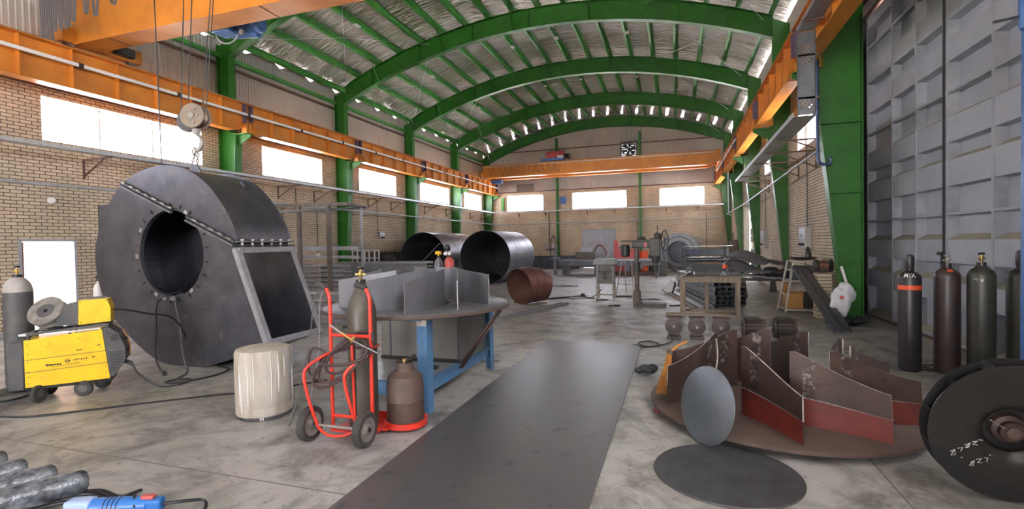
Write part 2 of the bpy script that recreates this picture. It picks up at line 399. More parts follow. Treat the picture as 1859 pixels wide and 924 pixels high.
# ================================================================== the hall
XL, XR = -14.35, 3.62            # brick faces
Y0, YE = -14.0, 37.1
BRK = 5.87                       # top of the brickwork
FR = [12.9, 18.9, 24.9, 30.9, 36.9]
def circ3(a, b, c):
    ax, ay = a; bx, by = b; cx, cy = c
    d = 2 * (ax * (by - cy) + bx * (cy - ay) + cx * (ay - by))
    ux = ((ax * ax + ay * ay) * (by - cy) + (bx * bx + by * by) * (cy - ay) + (cx * cx + cy * cy) * (ay - by)) / d
    uy = ((ax * ax + ay * ay) * (cx - bx) + (bx * bx + by * by) * (ax - cx) + (cx * cx + cy * cy) * (bx - ax)) / d
    return ux, uy, math.hypot(ax - ux, ay - uy)
ACX, ACZ, ARR = circ3((-13.85, 8.22), (-5.1, 10.27), (3.2, 8.65))
def zb(x): return ACZ + math.sqrt(ARR ** 2 - (x - ACX) ** 2)      # underside of the arches
def zr(x): return zb(x) + .97                                        # underside of the roof lining

def gridwall(name, axis, pos, out, u0, u1, z0, z1, holes, mats, parent=None):
    """wall face at axis=pos, thickness to pos+out, real rectangular openings with reveals"""
    us = sorted({u0, u1} | {h[0] for h in holes} | {h[1] for h in holes}); zs = sorted({z0, z1} | {h[2] for h in holes} | {h[3] for h in holes})
    us = [u for u in us if u0 <= u <= u1]; zs = [z for z in zs if z0 <= z <= z1]
    P = (lambda u, z, t: (pos + t, u, z)) if axis == 0 else (lambda u, z, t: (u, pos + t, z))
    ish = lambda u, z: any(h[0] < u < h[1] and h[2] < z < h[3] for h in holes)
    mb = MB()
    for a, b in zip(us, us[1:]):
        for c, d in zip(zs, zs[1:]):
            if ish((a + b) / 2, (c + d) / 2): continue
            for t in (0, out): mb.add([P(a, c, t), P(b, c, t), P(b, d, t), P(a, d, t)], [(0, 1, 2, 3)], 0)
    for h in holes + [(u0, u1, z0, z1)]:
        a, b, c, d = h
        for q in (((a, c), (b, c)), ((b, c), (b, d)), ((b, d), (a, d)), ((a, d), (a, c))):
            (p, r), (s, t) = q
            if h[2] <= z0 and r == t == z0 and h != (u0, u1, z0, z1): continue
            mb.add([P(p, r, 0), P(s, t, 0), P(s, t, out), P(p, r, out)], [(0, 1, 2, 3)], 1 if h != (u0, u1, z0, z1) else 0)
    return struct(mb.build(name, mats, parent, smooth=False, norm=False))

# floor and yard
struct(MB().add([(-14.7, Y0, 0), (4.9, Y0, 0), (4.9, YE + .3, 0), (-14.7, YE + .3, 0)], [(0, 1, 2, 3)]).build('floor', M['floor'], smooth=False))
struct(MB().add([(-70, -60, -.04), (70, -60, -.04), (70, 90, -.04), (-70, 90, -.04)], [(0, 1, 2, 3)]).build('ground_outside', M['ground_out'], smooth=False))

WZ0, WZ1 = 4.60, 5.66
WL = [(.9, 5.6), (7.9, 12.15), (14.6, 17.85), (20.5, 23.8), (26.5, 30.5), (33.0, 36.3)]
WR = [(13.35, 17.5), (19.6, 23.5), (32.2, 35.6)]
WF = [(-12.5, -9.6), (-7.33, -3.35), (-1.05, 1.93)]
DL = (7.38, 8.5, 0, 2.2)
DF = (-6.62, -4.2, 0, 2.8)
DR = (25.15, 30.5, 0, 3.7)
gridwall('wall_left', 0, XL, -.3, Y0, YE, 0, BRK, [(a, b, WZ0, WZ1) for a, b in WL] + [DL], [M['brick_y'], M['plaster']])
gridwall('wall_far', 1, YE, .3, -14.65, 3.95, 0, BRK, [(a, b, 4.42, 5.64) for a, b in WF] + [DF], [M['brick_x'], M['plaster']])
gridwall('wall_right', 0, XR, .3, 12.98, YE, 0, BRK + .12, [(a, b, WZ0, WZ1) for a, b in WR] + [DR], [M['brick_y'], M['plaster']])
gridwall('wall_right_near', 0, XR, .3, Y0, 5.2, 0, BRK, [(-3.5, 1.5, WZ0, WZ1)], [M['brick_y'], M['plaster']])
gridwall('wall_near', 1, Y0, -.3, -14.65, 3.95, 0, BRK, [(-13, -9, WZ0, WZ1), (-8, -2.5, 0, 4.6), (-1.5, 2.5, WZ0, WZ1)], [M['brick_x'], M['plaster']])

# ribbed sheeting above the brickwork
def ribbed(name, axis, pos, u0, u1, zlo, zhi, pitch=.13, dep=.018, sgn=1, hole=None):
    """zlo / zhi: functions of u"""
    mb = MB(); P = (lambda u, z, t: (pos + t, u, z)) if axis == 0 else (lambda u, z, t: (u, pos + t, z))
    n = int((u1 - u0) / pitch); prof = []
    for i in range(n + 1):
        u = u0 + i * pitch
        prof += [(u, 0), (u + pitch * .55, 0), (u + pitch * .65, sgn * dep), (u + pitch * .9, sgn * dep)]
    prof = [p for p in prof if p[0] <= u1] + [(u1, 0)]
    for (a, s), (b, t) in zip(prof, prof[1:]):
        segs = [(None, None)]
        m = (a + b) / 2
        if hole and hole[0] < m < hole[1]: segs = [(None, hole[2]), (hole[3], None)]
        for lo, hi in segs:
            za, zb_ = (zlo(a) if lo is None else lo), (zlo(b) if lo is None else lo)
            zc, zd = (zhi(b) if hi is None else hi), (zhi(a) if hi is None else hi)
            if zc <= zb_: continue
            mb.add([P(a, za, s), P(b, zb_, t), P(b, zc, t), P(a, zd, s)], [(0, 1, 2, 3)])
    return struct(mb.build(name, M['clad'], smooth=False, norm=False))
EAVE_L, EAVE_R = zr(-14.45), zr(3.72)
ribbed('wall_left_sheeting', 0, XL - .1, Y0, YE, lambda u: BRK, lambda u: EAVE_L + .05 - .10 * abs(math.sin(u * 1.9)) ** 24)
ribbed('wall_right_sheeting', 0, XR + .1, Y0, YE, lambda u: BRK + .1 if u > 12.98 else 7.25, lambda u: EAVE_R - .03, sgn=-1)
ribbed('wall_near_sheeting', 1, Y0 - .05, -14.5, 3.8, lambda u: BRK, lambda u: zr(u) - .03)
FANH = (-3.72, -2.55, 8.02, 9.12)
ribbed('wall_far_sheeting', 1, YE + .05, -14.5, 3.8, lambda u: BRK, lambda u: zr(u) + .06 - .085 * abs(math.sin(u * 3.05)) ** 40, sgn=-1, hole=FANH)
# roof lining: one curved foil sheet with a slight sag between the purlins
mb = MB(); XS = [-14.75 + i * (4.05 + 14.75) / 54 for i in range(55)]; YS = [Y0 + i * (YE + .4 - Y0) / 90 for i in range(91)]
vs = [(x, y, zr(x) + .05 * math.sin((x + 14.25) * PI / 1.02) ** 2 + .012 * RND.uniform(-1, 1)) for x in XS for y in YS]
mb.add(vs, [(i * 91 + j, i * 91 + j + 1, (i + 1) * 91 + j + 1, (i + 1) * 91 + j) for i in range(54) for j in range(90)])
struct(mb.build('ceiling', M['foil'], angle=80))

# windows: frame and pane
wn = 0
def window(axis, pos, u0, u1, z0, z1, t, nm):
    global wn; wn += 1
    P = (lambda u, z, d: (pos + d, u, z)) if axis == 0 else (lambda u, z, d: (u, pos + d, z))
    r = sroot('window_%d' % wn, P((u0 + u1) / 2, z0, t))
    mb = MB()
    def b(ua, ub, za, zb_, w=.05): mb.bx(P(ua, za, t - w / 2), P(ub, zb_, t + w / 2))
    w = .05
    b(u0, u1, z0, z0 + w); b(u0, u1, z1 - w, z1); b(u0, u0 + w, z0, z1); b(u1 - w, u1, z0, z1)
    for k in range(1, nm): c = u0 + (u1 - u0) * k / nm; b(c - .02, c + .02, z0, z1)
    struct(mb.build('window_frame', M['aluminium'], r))
    struct(MB().bx(P(u0 + w, z0 + w, t - .004), P(u1 - w, z1 - w, t + .004)).build('window_pane', M['glass'], r))
for a, b in WL: window(0, XL, a, b, WZ0, WZ1, -.26, 3)
for a, b in WF: window(1, YE, a, b, 4.42, 5.64, .26, 3)
for a, b in WR: window(0, XR, a, b, WZ0, WZ1, .26, 3)

# personnel door on the left: frame, open leaf; a sunlit brick wall stands across the yard
r = sroot('door_1', (XL, 7.94, 0)); mb = MB()
for y in (7.38, 8.5): mb.bx((XL - .2, y - .03, 0), (XL + .02, y + .03, 2.23))
mb.bx((XL - .2, 7.38, 2.17), (XL + .02, 8.5, 2.23)); struct(mb.build('door_frame', M['door_frame'], r))
mb = MB(); d = V((-.62, .30, 0)).normalized(); a = V((XL - .02, 7.44, 0)); mb.bar(a + d * .02 + V((0, 0, 1.09)), a + d * .72 + V((0, 0, 1.09)), .045, 2.14)
lf = struct(mb.build('door_leaf', M['brown_trim'], r)); q = a + d * .62
struct(MB().cyl(q + V((.02, .05, 1.0)), q + V((.09, .1, 1.0)), .012, 8).build('door_handle', M['aluminium'], lf))
struct(gridwall('wall_outside', 0, -18.6, -.2, 2, 17, 0, 3.4, [], [M['brick_out'], M['brick_out']]))
# double steel door in the far wall
r = sroot('door_2', (-5.4, YE, 0)); mb = MB()
mb.bx((-6.66, YE - .03, 0), (-6.58, YE + .12, 2.84)); mb.bx((-4.24, YE - .03, 0), (-4.16, YE + .12, 2.84)); mb.bx((-6.66, YE - .03, 2.76), (-4.16, YE + .12, 2.86))
struct(mb.build('door_frame', M['door_frame'], r))
for x0, x1 in ((-6.60, -5.41), (-5.41, -4.22)):
    mb = MB().bx((x0, YE + .02, .02), (x1, YE + .06, 2.80))
    for z in (.06, .95, 1.85, 2.68): mb.bx((x0, YE - .01, z - .03), (x1, YE + .02, z + .03))
    for x in (x0 + .03, x1 - .03): mb.bx((x - .03, YE - .01, .02), (x + .03, YE + .02, 2.75))
    lf = struct(mb.build('door_leaf', M['door'], r))
    struct(MB().cyl((x1 - .2 if x0 < -6 else x0 + .2, YE - .05, 2.15), (x1 - .2 if x0 < -6 else x0 + .2, YE - .05, 2.35), .015, 8).build('door_bolt', M['aluminium'], lf))

# ------------------------------------------------------------------ big sliding door on the right: trapezoidal sheet behind angle posts
def big_door(name, x, ys, pattern, ztop, dep=.17, slits=()):
    """ys posts; pattern: recess bands (z0,z1,rail or None); the sheet lies flush (x) or recessed (x+dep)"""
    r = sroot(name, (x, (ys[0] + ys[-1]) / 2, 0)); ya, yb = min(ys), max(ys); prof = [(0, 0)]
    for z0, z1, _ in pattern: prof += [(0, z0), (dep, z0 + .10), (dep, z1 - .012), (0, z1)]
    prof.append((0, ztop)); S = sorted(ys); mb = MB()
    for a, b in zip(S, S[1:]):
        for (t0, z0), (t1, z1) in zip(prof, prof[1:]):
            if z1 - z0 < 1e-4: continue
            mi = 1 if (t0 == 0 and t1 > 0) else 0
            aa, bb = a, b
            for (sy, sz) in slits:
                if t0 == t1 == dep and abs(sy - b) < .2 and z0 < sz < z1: bb = b - .02
            mb.add([(x + t0, aa, z0), (x + t0, bb, z0), (x + t1, bb, z1), (x + t1, aa, z1)], [(0, 1, 2, 3)], mi)
    struct(mb.build('door_sheet', [M['door'], M['door_dust']], r, smooth=False, norm=False))
    for y in ys:
        m2 = MB()
        for z0, z1, _ in pattern: m2.bx((x + .004, y - .022, z0 - .03), (x + dep + .03, y + .022, z1 + .03))
        m2.bx((x - .012, y - .028, 0), (x + .012, y + .028, ztop)); struct(m2.build('door_post', M['door_frame'], r, smooth=False))
    for z0, z1, rail in pattern:
        if rail: struct(MB().bx((x - .008, ya, rail - .022), (x + dep * .45, yb, rail + .022)).build('door_rail', M['door_frame'], r, smooth=False))
    return r
ys = [14.62, 13.15, 12.0, 10.92, 10.80, 9.45, 8.1, 6.85, 5.6]
pat = [(.06, .72, None), (1.10, 1.43, None), (1.84, 2.78, 2.29), (3.23, 3.54, None), (3.98, 4.95, 4.42), (5.36, 5.68, None), (6.10, 7.02, 6.55)]
d3 = big_door('door_3', 4.57, ys, pat, 7.3, slits=[(10.80, 2.4), (10.80, 4.5), (9.45, 3.3), (9.45, 4.4), (10.80, 5.5), (12.0, 4.4), (13.15, 4.4), (13.15, 2.2), (12.0, 2.4), (9.45, 2.2)])
mb = MB()
for y in (10.86,): mb.bx((4.53, y - .012, 0), (4.56, y + .012, 7.3))
struct(mb.build('door_seal', M['black'], d3))
struct(MB().bx((4.49, 10.84, 1.56), (4.55, 10.98, 1.62)).bx((4.50, 10.84, 1.2), (4.53, 10.87, 1.62)).build('door_handle', M['black'], d3))
mb = MB()
for z0, z1, _ in pat: mb.bx((4.585, 14.60, z0 - .42 if z0 > .5 else 0), (4.75, 14.70, z0 - .02))
struct(mb.build('door_sheet_end', M['cream_edge'], d3))
struct(MB().bx((4.40, 5.4, 7.32), (4.75, 15.2, 7.52)).bx((4.40, 5.4, 7.25), (4.43, 15.2, 7.34)).build('door_track', M['brown_trim'], d3))
struct(MB().bx((4.45, 5.4, 0), (4.50, 14.8, .035)).build('floor_track', M['rail_steel'], d3))
struct(MB().bx((3.93, 15.0, 0), (5.2, 15.12, 7.6)).build('light_stop_7', M['black_steel'], smooth=False))  # added dark jamb that hides the bright sky gap at the door end
struct(MB().bx((4.79, 13.9, 0), (4.83, 15.1, 7.6)).build('light_stop_10', M['black_steel'], smooth=False))  # added piece that keeps outside light off the jamb behind the door
struct(MB().bx((3.62, 5.2, 0), (4.95, 5.35, 7.6)).build('light_stop_8', M['door_frame'], smooth=False))  # added closure, stops sky light leaking in past the near door end
struct(MB().bx((3.6, 5.2, 7.56), (5.2, 15.12, 7.64)).build('light_stop_9', M['black_steel'], smooth=False))  # added soffit, shuts out sky light above the door
# second sliding door further down, standing a little open
d4 = big_door('door_4', 4.02, [30.9, 29.6, 28.4, 27.2, 26.05], [(.06, .6, None), (1.0, 1.35, None), (1.75, 2.5, 2.1), (2.9, 3.2, None)], 3.9)
# ------------------------------------------------------------------ wall girts and eaves angles
struct(MB().bx((XL - .06, Y0, 8.27), (XL + .07, YE, 8.40)).build('trim_1', M['green_lit'], smooth=False))
struct(MB().bx((XL - .06, Y0, 8.02), (XL + .03, YE, 8.10)).build('trim_2', M['brown_trim'], smooth=False))
struct(MB().bx((XL - .06, Y0, 5.86), (XL + .04, YE, 5.93)).build('trim_3', M['brown_trim'], smooth=False))
struct(MB().bx((-14.3, YE - .06, 5.86), (3.6, YE + .03, 5.93)).build('trim_4', M['brown_trim'], smooth=False))
struct(MB().bx((-14.3, YE - .06, 8.95), (3.6, YE + .03, 9.02)).build('trim_5', M['brown_trim'], smooth=False))
struct(MB().bx((XR - .1, 13, 8.05), (XR + .1, YE, 8.18)).build('trim_6', M['green_lit'], smooth=False))
struct(MB().bx((XL + .0, Y0, 0), (XL + .02, 7.3, .12)).build('baseboard_left', M['door_frame'], smooth=False))

# ------------------------------------------------------------------ portal frames
def col_poly(side):
    if side < 0: return [(-14.32, 0), (-13.98, 0), (-13.62, 5.66), (-13.85, 5.72), (-13.85, zb(-13.85)), (-14.0, zb(-13.85) + .62), (-14.32, zb(-14.32) + .68)]
    return [(3.90, 0), (3.58, 0), (2.98, 5.50), (2.98, 5.66), (3.18, 5.72), (3.18, zb(3.18)), (3.18, zb(3.18) + .66), (3.90, zb(3.9) + .66)]
FRAME_LABEL = ['green steel portal frame whose right column stands beside the big grey sliding door',
               'second green arched frame beyond the sliding door, behind the white stepladder',
               'green arched frame standing at the near side of the partly open far doorway',
               'green arched frame with the bright green column just before the far crane bridge',
               'green arched frame standing against the far brick wall under the exhaust fan']
for fi, y in enumerate(FR):
    r = thing('portal_frame', FRAME_LABEL[fi], 'steel frame', (-5.3, y, 0), 'green portal frames')
    for s in (-1, 1):
        P = col_poly(s); mb = MB()
        mb.prism(P, lambda a, b, t: (a, y - .008 + t, b), .016)
        inner = P[1:6] if s < 0 else P[1:7]
        for a, b in zip(inner, inner[1:]):
            mb.bar((a[0], y, a[1]), (b[0], y, b[1]), .28, .018, up=(-s, 0, 0))
        xo = P[0][0]; mb.bx((xo - .009, y - .14, 0), (xo + .009, y + .14, P[-1][1]))
        for z in ((1.35, 2.9, 4.45) if s > 0 else (3.0,)):     # stiffeners welded across the web
            t = min(1, z / 5.5); xi = P[1][0] + (P[2][0] - P[1][0]) * t
            mb.bx((min(xi, xo), y - .13, z - .006), (max(xi, xo), y + .13, z + .006))
        c = mb.build('column', M['green'], r, smooth=False)
        MB().bx((min(P[0][0], P[1][0]) - .06, y - .2, 0), (max(P[0][0], P[1][0]) + .06, y + .2, .025)).build('base_plate', M['green'], c)
        xb = (-13.62, -13.12) if s < 0 else (2.56, 2.98)      # bracket that carries the crane beam
        MB().prism([(xb[0], 5.64), (xb[1], 5.64), (xb[1], 5.56), (xb[0], 5.30)] if s < 0 else [(xb[1], 5.64), (xb[0], 5.64), (xb[0], 5.56), (xb[1], 5.30)], lambda a, b, t: (a, y - .01 + t, b), .02).bx((xb[0], y - .16, 5.635), (xb[1], y + .16, 5.66)).build('crane_bracket', M['green'], c, smooth=False)
    mb = MB(); n = 40; x0, x1 = -13.85, 3.18
    xs = [x0 + (x1 - x0) * i / n for i in range(n + 1)]
    for a, b in zip(xs, xs[1:]):
        za, zc = zb(a), zb(b)
        mb.add([(a, y, za), (b, y, zc), (b, y, zc + .72), (a, y, za + .72)], [(0, 1, 2, 3)])
        for dz in (0, .72): mb.add([(a, y - .125, za + dz), (b, y - .125, zc + dz), (b, y + .125, zc + dz), (a, y + .125, za + dz), (a, y - .125, za + dz + .016), (b, y - .125, zc + dz + .016), (b, y + .125, zc + dz + .016), (a, y + .125, za + dz + .016)],
                                       [(3, 2, 1, 0), (4, 5, 6, 7), (0, 1, 5, 4), (2, 3, 7, 6)])
    ra = mb.build('rafter', M['green'], r, smooth=False, norm=False)
    for k in range(7):                                       # bolted / welded stiffener plates
        x = -12.4 + k * 2.35; MB().bx((x - .008, y - .115, zb(x) + .016), (x + .008, y + .115, zb(x) + .72)).build('stiffener', M['green'], ra, smooth=False)
    for k in (2, 5, 8, 11, 14):                               # short angle braces up to every third purlin
        for sg in (-1, 1):
            if y + sg > 36.95: continue
            x = -14.1 + k * 1.02; p = V((x, y + sg * .75, zr(x) - .2)); q = V((x, y + sg * .02, zb(x) + .03))
            MB().bar(p, q, .05, .006).bar(p + V((.022, 0, .0)), q + V((.022, 0, 0)), .006, .05).build('fly_brace', M['green'], ra, smooth=False)
# fly braces from purlin to bottom flange, sag rods
PX = [-14.15 + k * 1.02 for k in range(18)]
BAYS = list(zip([0.9, 6.9] + FR, [6.9] + FR))
BAYN = ['near the camera', 'before the first green arch', 'behind the first green arch', 'behind the second green arch', 'behind the third green arch', 'behind the fourth green arch']
for bi, (ya, yb) in enumerate(BAYS):
    proto = None
    for k, x in enumerate(PX):
        z = zr(x) - .012; s = (zr(x + .05) - zr(x - .05)) / .1; ang = math.atan(s)
        o = dup(proto, (x, ya, z), (0, -ang, 0)) if proto else None
        if o is None:
            L = yb - ya; mb = MB()
            mb.bx((-.004, 0, -.21), (.004, L, 0)); mb.bx((-.0035, 0, -.006), (.075, L, 0)); mb.bx((-.085, 0, -.21), (.0035, L, -.204)); mb.bx((-.085, 0, -.21), (-.079, L, -.185)); mb.bx((.069, 0, -.02), (.075, L, 0))
            o = mb.build('roof_purlin', M['green_lit'], smooth=False)
            tag(o, 'green roof purlin under the foil lining, ' + BAYN[bi], 'purlin', 'roof purlins ' + BAYN[bi]); o.location = (x, ya, z); o.rotation_euler = (0, -ang, 0); proto = o
# bracing rods crossing the roof bays
for bi, (ya, yb) in enumerate(BAYS):
    if bi == 0: continue
    for xa, xc, w in ((-13.7, -9.6, 'window'), (-1.0, 2.9, 'door')):
        t = thing('cross_brace', 'thin crossed tie rods %s, on the %s side' % (BAYN[bi], w), 'tie rod', ((xa + xc) / 2, (ya + yb) / 2, zb((xa + xc) / 2) + .5), 'crossed roof tie rods')
        for a, c, dz in ((xa, xc, 0), (xc, xa, .03)):
            p = V((a, ya + .1, zb(a) + .5 + dz)); q = V((c, yb - .1, zb(c) + .5 + dz)); m = (p + q) / 2; m.z = zb(m.x) + .56 + dz
            MB().tube([p, m, q], .012, 6).build('rod', M['galv'], t)
# small fittings clipped below two purlins in each bay
for bi, (ya, yb) in enumerate(BAYS):
    if bi == 0: continue
    for k in (3, 7, 9, 12):
        x = PX[k]; ym = (ya + yb) / 2; z = zr(x) - .2
        t = thing('ceiling_fitting', 'small pale fitting clipped under a purlin, ' + BAYN[bi], 'fitting', (x, ym, z), 'small purlin fittings ' + BAYN[bi])
        MB().bx((x - .04, ym - .16, z - .055), (x + .12, ym + .16, z - .015)).build('housing', M['white_plastic'], t, bevel=.01)
        MB().bx((x - .015, ym - .02, z - .02), (x + .015, ym + .02, z + .06)).build('clip', M['black'], t)
# end-wall posts
for x, zt, w in ((-8.42, 9.75, 'left of'), (-2.37, 9.75, 'right of')):
    mb = MB(); y = 36.86
    mb.bx((x - .004, y - .09, 0), (x + .004, y + .09, zt)); mb.bx((x - .09, y - .1, 0), (x + .09, y - .086, zt)); mb.bx((x - .09, y + .086, 0), (x + .09, y + .1, zt))
    tag(mb.build('gable_post', M['green'], loc=(x, y, 0), smooth=False), 'slim green post on the far wall %s the grey double door' % w, 'post', 'far wall posts', 'thing')
# exhaust fan high in the far wall
t = thing('exhaust_fan', 'square black exhaust fan high on the far wall under the arch', 'fan', (-3.13, YE - .08, 8.0))
mb = MB(); a, b, c, d = FANH
for q in ((a, b, c, c + .06), (a, b, d - .06, d), (a, a + .06, c, d), (b - .06, b, c, d)): mb.bx((q[0], YE - .16, q[2]), (q[1], YE + .1, q[3]))
mb.build('fan_frame', M['black'], t); cx, cz = (a + b) / 2, (c + d) / 2
MB().ring(.47, .52, .2, (cx, YE + .06, cz), (0, -1, 0), 32).build('fan_ring', M['black'], t)
for k in range(9): z = c + .07 + k * .118; MB().bar((a + .05, YE + .16, z), (b - .05, YE + .16, z), .012, .112, up=(0, 0, 1)).build('light_stop_slat', M['black'], t, smooth=False)  # slats added behind the blades to hold back the daylight
MB().cyl((cx, YE - .1, cz), (cx, YE + .06, cz), .11, 16).build('fan_hub', M['black'], t)
for k in range(6):
    an = k * PI / 3 + .3; d = V((math.cos(an), 0, math.sin(an))); e = V((-d.z, 0, d.x)); C = V((cx, YE - .02, cz))
    MB().add([C + d * .1 - e * .05 + V((0, .03, 0)), C + d * .1 + e * .05 - V((0, .03, 0)), C + d * .46 + e * .14 - V((0, .06, 0)), C + d * .46 - e * .14 + V((0, .06, 0)),
              C + d * .1 - e * .05 + V((0, .04, 0)), C + d * .1 + e * .05 - V((0, .02, 0)), C + d * .46 + e * .14 - V((0, .05, 0)), C + d * .46 - e * .14 + V((0, .07, 0))],
             [(0, 1, 2, 3), (7, 6, 5, 4), (0, 4, 5, 1), (1, 5, 6, 2), (2, 6, 7, 3), (3, 7, 4, 0)]).build('fan_blade', M['black'], t, smooth=False)
# dull panel below it on the left of the far wall
tag(MB().bx((-11.7, YE - .05, 5.92), (-10.35, YE + .0, 6.5)).bx((-11.7, YE - .06, 5.92), (-11.66, YE, 6.5)).bx((-10.39, YE - .06, 5.92), (-10.35, YE, 6.5)).bx((-11.7, YE - .06, 6.46), (-10.35, YE, 6.5)).build('wall_panel', M['machine_brown'], loc=(-11, YE, 6), smooth=False), 'dull brown panel above the leftmost window of the far wall', 'panel')
# ================================================================== crane runways
BAY6 = [(.9, 12.9), (12.9, 18.9), (18.9, 24.9), (24.9, 30.9), (30.9, 36.9)]
BN = ['beside the near crane bridge', 'between the first and second green columns', 'between the second and third green columns', 'between the third and fourth green columns', 'at the far wall']
for side, xw in (('left', -13.3), ('right', 2.72)):
    for bi, (ya, yb) in enumerate(BAY6):
        t = thing('crane_runway_beam', 'orange crane runway beam on the %s, %s' % ('window wall' if side == 'left' else 'sliding door side', BN[bi]), 'crane beam', (xw, ya, 5.66), 'orange runway beams')
        Z0, Z1 = 5.68, 6.58; A, B = ya + .03, yb - .03
        bot = [(A, 6.02), (A + .12, 5.96), (A + .28, 5.82), (A + .42, 5.72), (A + .6, Z0), (B - .6, Z0), (B - .42, 5.72), (B - .28, 5.82), (B - .12, 5.96), (B, 6.02)]
        mb = MB().prism(bot + [(B, Z1), (A, Z1)], lambda a, b, s: (xw - .006 + s, a, b), .012)
        mb.build('web', M['orange'], t, smooth=False)
        mb = MB()
        for p, q in zip(bot, bot[1:]): mb.bar((xw, p[0], p[1]), (xw, q[0], q[1]), .32, .018, up=(0, 0, 1))
        mb.build('bottom_flange', M['orange'], t, smooth=False)
        MB().bx((xw - .19, A, Z1), (xw + .19, B, Z1 + .02)).build('top_flange', M['orange'], t)
        MB().bx((xw - .03, A, Z1 + .02), (xw + .03, B, Z1 + .09)).build('crane_rail', M['rail_steel'], t)
        ns = round(B - A)
        for k in range(1, ns):
            y = A + (B - A) * k / ns
            MB().bx((xw - .14, y - .006, Z0 + .02), (xw + .14, y + .006, Z1)).build('stiffener', M['orange'], t, smooth=False)
        for y in (A + .1, B - .1): MB().bx((xw - .15, y - .02, 5.98), (xw + .15, y + .02, Z1)).build('splice_plate', M['purple_splice'], t, smooth=False)
        # seats on the column brackets
        for y in (ya + .06, yb - .06): MB().bx((xw - .1, y - .03, 5.655), (xw + .1, y + .03, 6.02)).build('bearing', M['orange'], t)
# conductor bars
def conductor(x, y0, y1, s, lab):
    t = thing('conductor_bar', lab, 'conductor bar', (x, y0, 6.22))
    MB().bx((x - .022, y0, 6.19), (x + .022, y1, 6.265)).build('bar', M['white_plastic'], t)
    y = y0 + 1.2
    while y < y1:
        MB().bar((x + s * .03, y, 6.23), (x + s * .21, y, 6.23), .04, .012).bx((x - .03, y - .05, 6.175), (x + .03, y + .05, 6.28)).build('hanger', M['black'], t, smooth=False); y += 2.4
conductor(-13.08, 2.0, 36.5, -1, 'long white conductor bar along the orange beam on the window side')
conductor(2.50, 23.5, 34.0, 1, 'white conductor bar on the orange beam next to the far crane bridge')

# ------------------------------------------------------------------ near bridge crane
t = thing('bridge_crane', 'orange box girder crane bridge closest overhead, with hanging festoon cables', 'crane', (-5.3, 7.95, 6.62))
def girder(mb, x0, x1, y0, y1, z0, z1, tap=.0):
    mb.bx((x0, y0 + .05, z0 + .02), (x1, y0 + .062, z1)).bx((x0, y1 - .062, z0 + .02), (x1, y1 - .05, z1))
    mb.bx((x0, y0, z0), (x1, y1, z0 + .02)).bx((x0, y0, z1), (x1, y1, z1 + .02)); mb.bx((x0, y0 + .05, z0), (x0 + .01, y1 - .05, z1)); mb.bx((x1 - .01, y0 + .05, z0), (x1, y1 - .05, z1))
mb = MB(); girder(mb, -13.35, 2.75, 7.95, 8.50, 6.72, 7.75); mb.build('girder', M['orange'], t, smooth=False)
for x in (-12.1, -7.8, -2.5): MB().bx((x - .006, 7.96, 6.712), (x + .006, 8.49, 6.722)).build('joint_seam', M['rust'], t)
for x in (-13.3, 2.72):
    e = MB().bx((x - .13, 7.7, 6.74), (x + .13, 9.5, 7.08)).build('end_carriage', M['orange'], t, bevel=.015)
    for y in (7.9, 9.3): MB().cyl((x - .06, y, 6.81), (x + .06, y, 6.81), .14, 20).build('wheel', M['rail_steel'], e)
    if x < 0: MB().bx((x + .14, 8.75, 6.78), (x + .32, 9.2, 7.0)).build('drive_motor', M['black'], e, bevel=.02)
# festoon track and its loops of flat cable
fx = MB().bar((-13.6, 7.35, 7.62), (2.6, 7.35, 7.62), .05, .06).build('festoon_track', M['galv'], t)
for x in (-13.3, -10.2, -7, -4, -1, 2): MB().bar((x, 7.35, 7.6), (x, 7.98, 7.6), .04, .04).build('track_arm', M['galv'], fx, smooth=False)
loops = [(-13.15 + .125 * k, .085, .98 - .02 * k) for k in range(8)] + [(-12.05, .14, .80), (-11.75, .17, .66), (-11.38, .2, .78), (-10.92, .26, .60), (-10.3, .3, .48)]
for x, wd, d in loops:
    pts = [V((x + wd * s / 2, 7.30 + .03 * math.sin(x * 9), 7.58 - d * (1 - abs(s) ** 2.6))) for s in [-1 + i / 8 for i in range(17)]]
    mb = MB()
    for a, b in zip(pts, pts[1:]): mb.bar(a, b, .05, .014, up=(b - a).cross(V((0, 1, 0))) if (b - a).length else (0, 0, 1))
    mb.build('festoon_cable', M['festoon'], fx)
# ------------------------------------------------------------------ hoist trolley under the near girder
t = thing('crane_hoist', 'blue electric hoist hanging beyond the near orange crane girder', 'hoist', (-9.0, 8.85, 6.85))
MB().bx((-9.75, 8.56, 6.72), (-9.3, 8.95, 7.55)).build('control_box', M['blue_motor'], t, bevel=.02)
MB().lathe([(.16, 0), (.20, .03), (.20, .40), (.215, .42), (.215, .5), (.17, .55), (.08, .57)], (-9.32, 8.95, 6.98), (.83, .2, .04), 24).build('motor', M['blue_motor'], t)
mb = MB()
for k in range(7): mb.ring(.2, .215, .014, V((-9.32, 8.95, 6.98)) + V((.83, .2, .04)).normalized() * (.08 + .045 * k), (.83, .2, .04), 24)
mb.build('motor_fins', M['blue_motor'], t)
MB().cyl((-9.6, 9.0, 6.92), (-9.0, 9.15, 6.92), .19, 24).build('rope_drum', M['blue_motor'], t)
MB().tube([V((-9.55 + .24 * math.cos(a), 8.8 + .07 * math.cos(a), 6.78 + .24 * math.sin(a))) for a in [PI + i * PI / 14 for i in range(15)]], .016, 8).build('cable_loop', M['galv'], t)
MB().bx((-9.8, 8.52, 7.5), (-8.4, 9.4, 7.62)).build('trolley_frame', M['blue_motor'], t, bevel=.01)
MB().cyl((-9.15, 8.86, 6.75), (-9.15, 8.80, 6.75), .06, 16).build('brake_cap', M['hook'], t)
